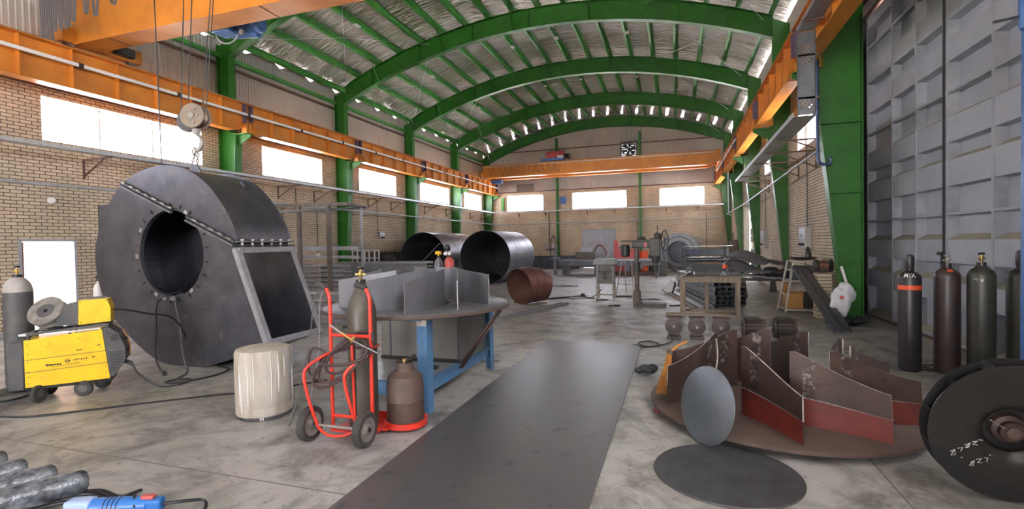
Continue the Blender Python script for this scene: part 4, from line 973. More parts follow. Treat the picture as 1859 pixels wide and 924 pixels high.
# hose, torch
mb = MB(); pts = []
for k in range(4):
    for i in range(24):
        a = 2 * PI * i / 24; pts.append((-3.08 + (.27 + .015 * (k % 2)) * math.cos(a) - .03 * k, 4.16 - .02 * k + .13 * math.sin(a) * (1 if k % 2 else .8), .87 - .04 * k + .20 * math.sin(a + .6) * (1.0 if k != 1 else .35)))
mb.tube(spline(pts, 2), .0145, 8).tube(spline([(-3.35, 4.16, .86), (-3.46, 4.1, .9), (-3.52, 4.1, .75), (-3.50, 4.12, .6), (-3.3, 4.13, .56), (-3.1, 4.13, .62)], 6), .0115, 8)
tag(mb.build('gas_hose', M['hose'], loc=(-3.1, 4.2, .87)), 'dark red rubber hose looped over the red trolley uprights', 'hose')
t = thing('cutting_torch', 'brass cutting torch hung across the red trolley among the hoses', 'torch', (-3.05, 4.12, 1.0))
MB().tube([(-3.27, 4.12, 1.14), (-3.12, 4.10, 1.07)], .012, 10).build('handle', M['hook'], t)
MB().tube([(-3.12, 4.10, 1.07), (-2.98, 4.09, 1.0)], .009, 8).cyl((-2.99, 4.07, 1.0), (-2.99, 4.12, 1.03), .016, 10).build('valve_body', M['brass'], t)
MB().tube([(-2.98, 4.09, 1.0), (-2.70, 4.07, .90)], [.007, .005], 8).build('lance', M['galv'], t)
t = thing('gas_bottle', 'squat rusty brown gas bottle on the round tray of the red trolley', 'gas bottle', (-2.735, 4.56, .055)); o = (-2.72, 4.60, .055)
MB().lathe([(.14, 0), (.18, .012), (.192, .05), (.194, .24), (.198, .25), (.194, .26), (.192, .42), (.175, .50), (.12, .545), (.03, .56)], o, n=36).build('body', M['rusty_lpg'], t)
MB().ring(.085, .095, .11, (o[0], o[1], o[2] + .53), n=28).build('collar', M['rusty_lpg'], t)
MB().lathe([(.02, .57), (.02, .64), (.03, .645), (.03, .67), (.0, .675)], o, n=14).build('valve', M['brass'], t)
MB().tube([(o[0] + .02, o[1], o[2] + .64), (o[0] + .07, o[1] - .04, o[2] + .67), (o[0] + .15, o[1] - .05, o[2] + .72)], .02, 8).build('regulator', M['black'], t)
tag(MB().tube(spline([(-3.40, 4.24, 1.50), (-3.52, 4.22, 1.40), (-3.58, 4.18, .9), (-3.68, 4.1, .35), (-3.74, 4.05, .1)], 6), .007, 6).build('bowden_line', M['dark_grey'], loc=(-3.4, 4.2, 1)), 'thin dark line hanging from the left grip of the red trolley', 'line')
tag(MB().tube(spline([(-3.42, 4.24, 1.50), (-3.50, 4.26, 1.30), (-3.56, 4.3, .8), (-3.66, 4.3, .4), (-3.70, 4.28, .02)], 6), .005, 6).build('chain_line', M['galv'], loc=(-3.4, 4.2, 1)), 'thin bright line hanging beside the dark one at the left trolley grip', 'line')

# ------------------------------------------------------------------ blue frame table carrying the fan impeller
FX = (-3.63, -2.74); FY = (5.02, 7.16)
t = thing('frame_table', 'blue steel frame table under the round fan impeller', 'table', (-3.4, 6.1, 0))
for x in FX:
    for y in FY:
        s = 1 if x > -3.4 else -1; q = 1 if y < 6 else -1
        mb = MB().bx((x - .06, y - .005, 0), (x + .06, y + .005, 1.06)).bx((x + s * .055, y, 0), (x + s * .065, y + q * .14, 1.06))
        for k in range(6): mb.cyl((x + .01 * (k % 2), y - .004, .12 + .17 * k), (x + .01 * (k % 2), y - .009, .12 + .17 * k), .007, 8, 1)
        lg = mb.build('leg', [M['blue'], M['black']], t, smooth=False)
        if y < 6 and x > -3.4: MB().bx((x - .06, y - .008, 1.0), (x + .06, y + .0, 1.065)).build('cap_plate', M['cream_leg'], lg, smooth=False)
for y in FY: MB().bx((FX[0], y + .01, .17), (FX[1], y + .02, .33)).bx((FX[0], y + .01, .325), (FX[1], y + .07, .335)).build('cross_rail', M['blue'], t, smooth=False)
for x in FX: MB().bx((x - .005, FY[0], .20), (x + .005, FY[1], .33)).bx((x - .05, FY[0] + .05, .325), (x + .05, FY[1] - .05, .337)).build('side_rail', [M['blue']], t, smooth=False)
for y in FY: MB().bx((FX[0], y - .03, 1.06), (FX[1], y + .03, 1.10)).build('top_rail', M['blue'], t)
MB().bar((-2.12, 5.95, 1.085), (-2.70, 5.98, .30), .012, .11, up=(0, 1, 0)).bar((-2.12, 5.95, 1.085), (-2.70, 5.98, .30), .06, .012, up=(0, 1, 0)).build('brace', M['rust'], t, smooth=False)
t2 = thing('cover_plate', 'pale grey sheet with a small grip lying on the lower rails of the blue frame', 'plate', (-3.4, 5.6, .34))
MB().bx((-3.86, 5.06, .339), (-2.80, 5.98, .347)).build('sheet', M['galv'], t2)
MB().tube([(-3.22, 5.25, .347), (-3.22, 5.25, .40), (-3.18, 5.24, .36), (-3.13, 5.24, .36), (-3.13, 5.24, .40)], .012, 8).build('grip', M['black'], t2)
MB().bx((-2.98, 5.62, .347), (-2.88, 5.70, .385)).build('clip', M['black'], t2)
t2 = thing('sheet_box', 'dull sheet metal box standing on the blue frame under the impeller disc', 'box', (-3.2, 6.5, .34))
mb = MB(); X0, X1, ya, yb, z0, z1 = -3.92, -2.745, 6.03, 7.02, .342, 1.055
mb.bx((X0, ya, z0), (X1, ya + .006, z1)).bx((X0, yb - .006, z0), (X1, yb, z1)).bx((X0, ya, z0), (X0 + .006, yb, z1)).bx((X1 - .006, ya, z0), (X1, yb, z1)); mb.build('panel', M['sheet_panel'], t2, smooth=False)
MB().bx((X0 - .01, ya - .012, z0), (X1 + .01, ya, z0 + .05)).build('foot_flange', M['black_steel'], t2)
for x in (X0 + .14, X1 - .006): MB().bx((x - .012, ya - .008, z0 + .05), (x + .012, ya, z1)).build('corner_angle', M['steel_dark'], t2)
# impeller
def impeller_flat():
    t = thing('fan_impeller', 'grey steel fan impeller with upright blades lying on the blue frame', 'impeller', (-3.25, 5.88, 1.1)); c = V((-3.25, 5.88, 0)); R_ = 1.19
    MB().lathe([(R_ - .01, 1.105), (R_, 1.112), (R_, 1.140), (R_ - .01, 1.147), (.42, 1.147)], c, n=96, cap=False).lathe([(.42, 1.105), (R_ - .01, 1.105)], c, n=96, cap=False).lathe([(.42, 1.105), (.42, 1.147)], c, n=96, cap=False).build('back_disc', M['steel_mid'], t, angle=50)
    MB().lathe([(R_ + .001, 1.10), (R_ + .012, 1.105), (R_ + .012, 1.135), (R_ + .001, 1.138)], c, n=96, cap=False).build('rim_band', M['rust_base'], t)
    n = 10
    for k in range(n):
        a0 = math.radians(-106 + 36 * k); a1 = a0 + math.radians(50); ro, ri = .99, .50; N = 8; mb = MB(); P = []
        for i in range(N + 1):
            s = i / N; e0 = V((ro * math.cos(a0), ro * math.sin(a0), 0)); e1 = V((ri * math.cos(a1), ri * math.sin(a1), 0)); q_ = e0.lerp(e1, s); P.append(c + q_ * (1 + .035 * math.sin(PI * s)))
        for i in range(N):
            p, q = P[i], P[i + 1]; d = (q - p).normalized(); w = V((-d.y, d.x, 0)) * .005
            h0 = 1.147 + .345 + .12 * (i / N); h1 = 1.147 + .345 + .12 * ((i + 1) / N); z = 1.147
            vs = [p - w + V((0, 0, z)), q - w + V((0, 0, z)), q - w + V((0, 0, h1)), p - w + V((0, 0, h0)), p + w + V((0, 0, z)), q + w + V((0, 0, z)), q + w + V((0, 0, h1)), p + w + V((0, 0, h0))]
            fs = [(0, 1, 2, 3), (5, 4, 7, 6), (3, 2, 6, 7)]; ms = [0, 0, 1]
            if i == 0: fs.append((4, 0, 3, 7)); ms.append(1)
            if i == N - 1: fs.append((1, 5, 6, 2)); ms.append(0)
            mb.add(vs, fs, ms)
        mb.build('blade', [M['steel_mid'], M['steel_bar']], t, angle=40)
impeller_flat()
# two gas cylinders seen over the impeller
t = gas_cyl('grey gas cylinder with a yellow valve standing behind the round impeller table', 'gas_cylinder', -5.60, 11.2, 0, .115, 1.42, 1.62, 'cyl_grey', valve=True, vm='yellow')
MB().box((-5.6, 11.2, 1.72), (.14, .1, .08)).build('regulator', M['yellow'], t, bevel=.01)
t = gas_cyl('red gas cylinder with two gauges standing behind the round impeller table', 'gas_cylinder', -5.33, 11.25, 0, .12, 1.50, 1.64, 'pink_red', valve=True)
for dx in (-.05, .06): MB().cyl((-5.33 + dx, 11.16, 1.70), (-5.33 + dx, 11.12, 1.70), .042, 16).build('gauge', M['white_plastic'], t)
MB().sphere((-5.36, 11.22, 1.84), .085, 14, s=(1, 1, 1)).build('regulator', M['black'], t)

# ------------------------------------------------------------------ welding machine
U = V((.66, .75, 0)).normalized(); Wd = V((-U.y, U.x, 0)); A0 = V((-7.74, 4.14, 0))
def WP(a, b, z): return A0 + U * a + Wd * b + V((0, 0, z))
def wbox(mb, a0, a1, b0, b1, z0, z1, mi=0, sh=0, zs=0):
    """box in machine axes; sh: forward slant of the top, zs rise towards the front"""
    vs = [WP(a, b, z) for a, b, z in ((a0, b0, z0), (a1, b0, z0 + zs * 0), (a1, b1, z0), (a0, b1, z0), (a0, b0, z1), (a1 - sh, b0, z1 + zs), (a1 - sh, b1, z1 + zs), (a0, b1, z1))]
    return mb.add(vs, [(3, 2, 1, 0), (4, 5, 6, 7), (0, 1, 5, 4), (1, 2, 6, 5), (2, 3, 7, 6), (3, 0, 4, 7)], mi)
t = thing('welding_machine', 'yellow and grey wheeled welding machine at the left beside the fan casing', 'welding machine', WP(.3, .2, 0))
wbox(MB(), -.145, .70, .0, .40, .20, .80, sh=.07, zs=.07).build('side_case', M['yellow'], t, smooth=False)
mb = MB()
for z in (.385, .545): mb.add([WP(-.145, -.002, z), WP(.68, -.002, z + .03), WP(.68, -.002, z + .037), WP(-.145, -.002, z + .007)], [(0, 1, 2, 3)])
mb.build('case_seams', M['brown_trim'], t, smooth=False, norm=False)
mb = MB()
for a, z in ((-.11, .25), (-.11, .33), (-.11, .40), (-.11, .52), (-.11, .62), (-.11, .74), (.66, .28), (.66, .36), (.64, .52), (.62, .62), (.6, .77), (.4, .77), (.1, .735)): MB().cyl(WP(a, -.001, z), WP(a, -.006, z), .006, 6).build('screw', M['black'], t)
for a, z, l in ((.25, .49, .05), (.36, .62, .06), (.52, .51, .03), (.58, .66, .03)): mb.bar(WP(a, -.002, z), WP(a + l, -.002, z + .004), .003, .012)
mb.build('paint_chips', M['black'], t)
mb = MB()                                                     # worn dark lettering, no longer readable
x = .06
for w, h in ((.02, .035), (.008, .03), (.008, .035), (.008, .035), (.012, .026), (.012, .026), (.018, .03), (.02, .026)): mb.bar(WP(x, -.003, .455), WP(x + w * .9, -.003, .455 + h * .4), .004, h * .7); x += w + .006
mb.tube([WP(.27 + .022 * math.cos(a), -.003, .49 + .022 * math.sin(a)) for a in [k * PI / 8 for k in range(16)]], .003, 5, closed=True); mb.bar(WP(.255, -.003, .49), WP(.285, -.003, .49), .004, .007)
for k in range(6): mb.bar(WP(.33 + .025 * k, -.003, .495 + .004 * (k % 3)), WP(.345 + .025 * k, -.003, .50 + .004 * (k % 2)), .003, .010 + .006 * (k % 2))
for k in range(11): mb.bar(WP(.12 + .026 * k, -.003, .432 + .002 * k), WP(.138 + .026 * k, -.003, .434 + .002 * k), .003, .006)
mb.build('worn_lettering', M['black'], t, smooth=False)
MB().prism([(.70, .21), (.74, .22), (.87, .43), (.87, .60), (.80, .80), (.70, .885), (.62, .87)], lambda a, b, s: WP(a, .01 + s, b), .38).build('front_panel', M['dark_grey'], t, smooth=False)
mb = MB()
for k in range(8): z = .30 + .035 * k; a = .74 + .13 * min(1, (z - .22) / .21); mb.bar(WP(.71, .008, z), WP(a - .015, .008, z), .014, .012)
for k in range(5): z = .44 + .035 * k; mb.bar(WP(.872, .05, z), WP(.872, .35, z), .012, .01)
mb.build('louvres', M['black'], t, smooth=False)
MB().bar(WP(.875, .37, .42), WP(.875, .37, .61), .02, .02).bar(WP(.875, .37, .61), WP(.81, .37, .80), .02, .02).build('front_trim', M['plywood'], t, smooth=False)
mb = MB()
for b, z in ((.1, .70), (.2, .70), (.3, .68)): mb.cyl(WP(.83, b, z), WP(.86, b, z + .01), .025, 12)
mb.cyl(WP(.76, .012, .74), WP(.76, -.012, .74), .04, 14); mb.build('control_knobs', M['black'], t)
wbox(MB(), -.31, -.145, -.01, .41, .17, .78).build('rear_panel', M['dark_grey'], t, bevel=.02)
wbox(MB(), -.62, -.05, .02, .38, .125, .15).build('cylinder_shelf', M['black'], t)
wbox(MB(), -.14, .72, .0, .40, .165, .195).build('chassis', M['black_steel'], t)
mb = MB()
for b in (.02, .36): mb.bar(WP(-.12, b, .875), WP(.70, b, .925), .03, .03)
for a in (-.1, .3, .68): mb.bar(WP(a, .02, .88 + .03 * a), WP(a, .36, .88 + .03 * a), .03, .03); mb.bar(WP(a, .02, .80), WP(a, .02, .89), .025, .025); mb.bar(WP(a, .36, .80), WP(a, .36, .89), .025, .025)
mb.build('top_rack', M['dark_grey'], t, smooth=False)
MB().bar(WP(.05, -.01, .855), WP(.33, -.01, .872), .012, .02).bar(WP(.36, -.01, .872), WP(.62, -.01, .886), .012, .02).build('front_handle', M['aluminium'], t)
for a, b, r in ((-.02, .0, .11), (.0, .40, .105), (.42, .02, .105), (.56, .38, .10)):
    w = MB().lathe([(.055, -.028), (r - .012, -.03), (r, -.018), (r, .018), (r - .012, .03), (.055, .028)], WP(a, b, r), (.90, .3, 0) if a < .3 else (.55, -.84, 0), 28).build('caster_wheel', M['rubber'], t)
    MB().lathe([(.02, -.034), (.05, -.03), (.05, .03), (.02, .034)], WP(a, b, r), (.90, .3, 0) if a < .3 else (.55, -.84, 0), 18).build('caster_hub', M['dark_grey'], w)
    MB().bar(WP(a, b, r + .03), WP(a, b, .17), .05, .06).build('caster_fork', M['dark_grey'], t)
mb = MB().box(WP(-.12, .12, .86), (.16, .13, .03), .5); tag(mb.build('rag', M['sack'], loc=WP(-.12, .1, .86), bevel=.01), 'crumpled pale rag on top of the yellow welding machine', 'rag')
# wire feeder and spool on the rack
t = thing('wire_feeder', 'yellow wire feeder box on top of the welding machine', 'wire feeder', WP(.5, .2, .94))
P = [(.385, .945), (.72, .965), (.725, 1.15), (.69, 1.27), (.395, 1.265)]
MB().prism(P, lambda a, b, s: WP(a, .04 + s, b), .30).build('case', M['yellow'], t, smooth=False)
MB().prism([(.16, .945), (.39, .945), (.39, 1.25), (.24, 1.22), (.16, 1.05)], lambda a, b, s: WP(a, .06 + s, b), .26).build('drive_unit', M['dark_grey'], t, smooth=False)
MB().bar(WP(.40, .3, 1.27), WP(.66, .3, 1.28), .03, .03).build('carry_handle', M['dark_grey'], t)
mb = MB()
for a, z in ((.41, .97), (.70, .985), (.41, 1.245), (.68, 1.25)): mb.cyl(WP(a, .039, z), WP(a, .034, z), .007, 6)
mb.build('screws', M['black'], t)
t = thing('wire_spool', 'round grey wire spool tilted on the welding machine beside the feeder', 'spool', WP(.05, .2, .94))
ax = V((.35, -.75, .55)).normalized(); o = WP(.06, .2, 1.12)
MB().ring(.10, .205, .012, o - ax * .05, ax, 36).ring(.10, .205, .012, o + ax * .05, ax, 36).build('flange', M['dirty_panel'], t)
MB().ring(.10, .175, .09, o - ax * .042, ax, 36).build('wire_winding', M['galv'], t)
MB().ring(.025, .105, .11, o - ax * .05, ax, 24).build('hub', M['dark_grey'], t)
MB().bar(o - ax * .06, WP(.10, .2, .90), .05, .03).bar(WP(.02, .1, .92), WP(.14, .3, .92), .12, .03).build('spool_holder', M['dark_grey'], t)
tag(MB().tube(spline([WP(.84, .1, .40), WP(.92, .08, .36), WP(1.02, .0, .2), WP(1.25, -.1, .03), WP(1.5, -.1, .02), WP(1.62, .1, .02), WP(1.45, .22, .02), WP(1.3, .1, .025), WP(1.5, -.02, .03), WP(1.9, .15, .02), WP(2.1, .5, .02), WP(1.95, .8, .02)], 6), .014, 8).bar(WP(.83, .1, .41), WP(.93, .08, .35), .045, .045).build('welding_cable', M['cable'], loc=WP(.9, .1, .3)), 'black welding cable from the machine front coiling on the floor to the casing', 'cable')
tag(MB().tube(spline([WP(.72, .25, 1.1), WP(.85, .3, 1.08), WP(1.1, .5, .98), WP(1.35, .9, .85), WP(1.5, 1.2, .5), WP(1.5, 1.3, .05)], 6), .014, 8).build('torch_cable', M['cable'], loc=WP(.9, .3, 1)), 'dark torch cable arching from the yellow feeder toward the fan casing', 'cable')
t = gas_cyl('tall dark gas cylinder with a pale shoulder standing left behind the welding machine', 'gas_cylinder', -9.06, 4.62, 0, .165, 1.36, 1.58, 'dark_grey')
MB().lathe([(.167, 1.35), (.165, 1.37), (.145, 1.46), (.10, 1.53), (.06, 1.56)], (-9.06, 4.62, 0), n=36, cap=False).build('shoulder_paint', M['box_grey'], t)
tag(MB().tube(spline([(-8.9, 3.2, .012), (-7.9, 3.56, .012), (-7.2, 3.68, .012), (-6.75, 4.02, .012), (-6.36, 4.38, .012), (-5.67, 4.96, .012), (-5.3, 5.15, .012), (-5.0, 5.6, .012), (-4.75, 5.9, .012)], 6), .012, 6).build('floor_cable', M['cable'], loc=(-6.5, 4.2, 0)), 'long thin black cable lying across the floor in front of the welding machine', 'cable')
tag(MB().tube(spline([(-8.9, 3.6, .012), (-8.45, 3.9, .012), (-8.2, 4.02, .012), (-8.3, 4.3, .012), (-8.9, 4.3, .012)], 6), .012, 6).build('floor_cable', M['cable'], loc=(-8.4, 4, 0)), 'short black cable on the floor at the far left behind the welding machine', 'cable')
# slim pale stand beside the wall behind the feeder
t = thing('extinguisher', 'slim pale cylinder with a dark top half hidden behind the left edge of the casing', 'cylinder', (-10.45, 6.55, 0))
MB().lathe([(.07, 0), (.08, .03), (.08, 1.18), (.06, 1.27), (.025, 1.31), (.025, 1.35)], (-10.45, 6.55, 0), n=24).build('body', M['white_plastic'], t)
MB().cyl((-10.45, 6.55, 1.35), (-10.45, 6.55, 1.42), .03, 12).bar((-10.45, 6.5, 1.42), (-10.45, 6.68, 1.46), .03, .025).build('head', M['black'], t)

# ------------------------------------------------------------------ wrapped tubes and blue tool, bottom left corner
WL_ = [('rightmost of the upper row of silver wrapped tubes in the bottom left corner', -4.30, 2.58, .16), ('second from the right in the upper row of silver wrapped tubes', -4.66, 2.58, .16), ('third from the right in the upper row of silver wrapped tubes', -5.00, 2.57, .17), ('leftmost visible silver wrapped tube at the picture edge', -5.38, 2.63, .17),
       ('lower silver wrapped tube lying in front of the rightmost one', -4.55, 2.38, .085), ('lower silver wrapped tube lying in front of the third one', -4.90, 2.34, .085), ('lower silver wrapped tube nearest the left edge', -5.26, 2.36, .085)]
TD = V((-.48, -.85, 0)).normalized()
for k, (lab, x, y, z) in enumerate(WL_):
    r = .092; e = V((x, y, z)); N = 26; pts = [e + TD * (i * 1.5 / N) for i in range(N + 1)]; pts = [e, e + TD * .012, e + TD * .035] + pts[2:]; rs = [r * .42, r * .74, r * .93] + [r * (1 + .05 * math.sin(i * 1.9 + k) + .03 * math.sin(i * 4.3 + k * 2)) for i in range(2, N + 1)]
    o = MB().tube(pts, rs, 22).build('wrapped_tube', M['wrap'], loc=e, angle=60)
    tag(o, lab, 'tube', 'silver wrapped tubes')
t = thing('power_tool', 'blue power tool lying on the floor at the bottom edge beside coiled cables', 'power tool', (-3.75, 2.55, 0)); D = V((.93, .36, 0)).normalized(); S = V((-D.y, D.x, 0)); o = V((-4.02, 2.42, .075))
MB().lathe([(.045, 0), (.06, .02), (.062, .20), (.058, .34), (.052, .40), (.03, .42)], o, D, 24).build('motor_housing', M['blue_tool'], t)
MB().bar(o + D * .02 + V((0, 0, .0)), o - D * .16 + V((0, 0, .0)), .11, .12).build('gear_case', M['pale_blue'], t, bevel=.02)
MB().bar(o + D * .36 + V((0, 0, .0)), o + D * .50, .085, .09).build('switch_handle', M['blue_tool'], t, bevel=.015)
MB().box(o + D * .40 + V((0, 0, .055)), (.09, .05, .03), .37).build('switch', M['pink_red'], t, bevel=.01)
mb = MB()
for k in range(4): mb.tube([o + D * (.12 + .03 * k) + V((0, 0, 0)) + (S * math.cos(a) + V((0, 0, 1)) * math.sin(a)) * .062 for a in [i * PI / 10 for i in range(11)]], .004, 5)
mb.build('vent_ribs', M['black'], t)
MB().tube([o + D * .30 + S * .06 + V((0, 0, .01)), o + D * .3 + V((0, 0, .07)), o + D * .34 - S * .06 + V((0, 0, .01))], .008, 6).build('side_strap', M['black'], t)
tag(MB().tube(spline([o + D * .50, o + D * .62 + V((0, 0, .01)), (-3.36, 2.76, .05), (-3.28, 2.70, .02), (-3.33, 2.58, .015), (-3.5, 2.4, .015)], 6), .012, 7).build('tool_cable', M['cable'], loc=o), 'black cable curling from the right end of the blue power tool', 'cable')
mb = MB()
for k, (dx, dy, z) in enumerate(((0, 0, .03), (.03, -.06, .05), (-.03, .05, .015), (.05, -.12, .03))):
    mb.tube(spline([(-4.62 + dx, 2.20 + dy, z), (-4.48 + dx, 2.46 + dy, z + .02), (-4.28 + dx, 2.60 + dy, z + .03), (-4.08 + dx, 2.62 + dy, z), (-3.98 + dx, 2.70 + dy, z + .02), (-3.96 + dx, 2.66 + dy, z + .03), (-4.04 + dx, 2.50 + dy, z), (-4.3 + dx, 2.3 + dy, z)], 6), .014, 7)
tag(mb.build('cable_coil', M['cable'], loc=(-4.2, 2.5, 0)), 'dark coiled cable between the wrapped tubes and the blue power tool', 'cable')
# ================================================================== steel plate and discs on the floor
tag(MB().bx((-2.42, 1.2, .002), (-.61, 9.45, .014)).build('steel_plate', M['plate'], loc=(-1.5, 5, 0), bevel=.002), 'long dark steel plate lying flat on the floor down the middle', 'steel plate')
tag(MB().lathe([(.560, .002), (.566, .005), (.566, .013), (.562, .016)], (.374, 4.37, 0), n=96).build('steel_disc', M['disc_floor'], loc=(.374, 4.37, 0)), 'round dark steel disc lying flat on the floor in front of the leaning disc', 'steel disc')
nrm = V((-.80, -.58, .20)).normalized(); up = V((0, 0, 1)); t_ = nrm.cross(up).normalized(); dn = nrm.cross(t_)
if dn.z > 0: dn = -dn
bot = V((.20, 4.95, .003)); ctr = bot - dn * .362
tag(MB().lathe([(.357, -.007), (.362, -.004), (.362, .004), (.357, .007)], ctr, nrm, 96).build('steel_disc', M['disc'], loc=bot), 'round blue grey steel disc standing on edge, leaning against the rusty impeller blades', 'steel disc')

# ------------------------------------------------------------------ rusty impeller on the floor
def floor_impeller():
    c = V((1.06, 6.10, 0)); t = thing('fan_impeller', 'large rusty fan impeller with red banded upright blades lying on the floor', 'impeller', c)
    R_ = 1.36
    MB().lathe([(.30, .072), (R_ - .006, .072), (R_, .076), (R_, .106), (R_ - .006, .11), (.30, .11), (.30, .072)], c, n=112, cap=False).build('back_disc', M['rust_base'], t, angle=50)
    MB().lathe([(.30, .11), (.30, .17), (.22, .19), (.12, .19), (.12, .072)], c, n=40, cap=False).build('hub', M['rust'], t)
    for k in range(10):
        a0 = math.radians(-91 + 36 * k + 1.5 * math.sin(k * 2.7)); sw = math.radians(-39 + 2 * math.sin(k * 1.3)); ro, ri = 1.235, .66; N = 14; P = []
        for i in range(N + 1):
            s = i / N; e0 = V((ro * math.cos(a0), ro * math.sin(a0), 0)); e1 = V((ri * math.cos(a0 + sw), ri * math.sin(a0 + sw), 0)); P.append(c + e0.lerp(e1, s) * (1 - .05 * math.sin(PI * s)))
        mb = MB(); z0 = .11; th = .007
        def h(i): s = i / N; hh = .42 + .31 * (s ** 1.2); return z0 + (hh if i < N else hh - .03)
        def hm(i): return z0 + .205 + .075 * i / N
        def lean(i, z): return -.05 * (z - z0) * (1 - i / N)                # blades lean slightly inwards
        for i in range(N):
            p, q = P[i], P[i + 1]; d = (q - p).normalized(); w = V((-d.y, d.x, 0)) * th
            def pt(b, i_, z, sgn): inw = (c - b); inw.z = 0; inw.normalize(); return b + w * sgn - inw * lean(i_, z) + V((0, 0, z))
            lv = [(z0, z0), (hm(i), hm(i + 1)), (h(i), h(i + 1))]
            for (za, zc), (ze, zg), red in ((lv[0], lv[1], True), (lv[1], lv[2], False)):
                vs = [pt(p, i, za, 1), pt(q, i + 1, zc, 1), pt(q, i + 1, zg, 1), pt(p, i, ze, 1), pt(p, i, za, -1), pt(q, i + 1, zc, -1), pt(q, i + 1, zg, -1), pt(p, i, ze, -1)]
                fs = [(0, 1, 2, 3), (5, 4, 7, 6)]; gp = 3 if (not red and i in (N - 4, N - 3)) else 0; ms = [1 if red else gp, gp]
                if not red: fs.append((3, 2, 6, 7)); ms.append(2)
                if i == 0: fs.append((4, 0, 3, 7)); ms.append(2 if not red else 0)
                if i == N - 1: fs.append((1, 5, 6, 2)); ms.append(2)
                mb.add(vs, fs, ms)
        b = mb.build('blade', [M['rust'], M['redlead'], M['bright'], M['ground_patch']], t, angle=50)
        bead = [P[i] + V((P[i].x - c.x, P[i].y - c.y, 0)).normalized() * (.009) + (c - P[i]).normalized() * (.05 * (hm(i) - z0) * (1 - i / N)) + V((0, 0, hm(i))) for i in range(N + 1)]
        MB().tube(bead, .004, 5).build('weld_bead', M['weld'], b)
    return t
floor_impeller()
for lab, x, y, rz, m in (('red painted wedge chock under the left rim of the rusty impeller', -.13, 5.80, .5, 'redlead'), ('dark wooden chock under the front rim of the rusty impeller', 1.3, 5.1, .1, 'rust'), ('dark wooden chock under the right rim of the rusty impeller', 2.1, 5.6, .9, 'rust'), ('wooden chock under the back rim of the rusty impeller', 1.0, 7.25, .2, 'wood')):
    o = MB().prism([(-.13, 0), (.11, 0), (.11, .07), (-.10, .05)], lambda a, b, s: V((x, y, 0)) + Matrix.Rotation(rz, 3, 'Z') @ V((a, s - .05, b)), .1).build('wedge_chock', M[m], loc=(x, y, 0), smooth=False, bevel=.004)
    tag(o, lab, 'chock')
# broom straw stuck between the two left blades
t = thing('straw_broom', 'orange straw broom head standing between the two leftmost rusty blades', 'broom', (-.13, 6.2, .1)); mb = MB()
for k in range(90):
    a = RND.uniform(-1, 1); b = RND.uniform(-1, 1); mb.tube([(-.08 + .02 * b, 6.22 + .03 * a, .60), (-.11 + .045 * b, 6.18 + .06 * a, .38), (-.17 + .07 * b, 6.13 + .10 * a, .105 + .05 * RND.random())], [.004, .004, .0025], 4)
mb.build('bristles', M['straw'], t)['kind'] = 'stuff'
MB().tube([(-.08, 6.22, .58), (.02, 6.26, .66), (.12, 6.30, .70)], .016, 8).build('stick', M['straw'], t)
MB().box((-.08, 6.22, .58), (.07, .08, .05)).build('binding', M['rust_base'], t, bevel=.01)

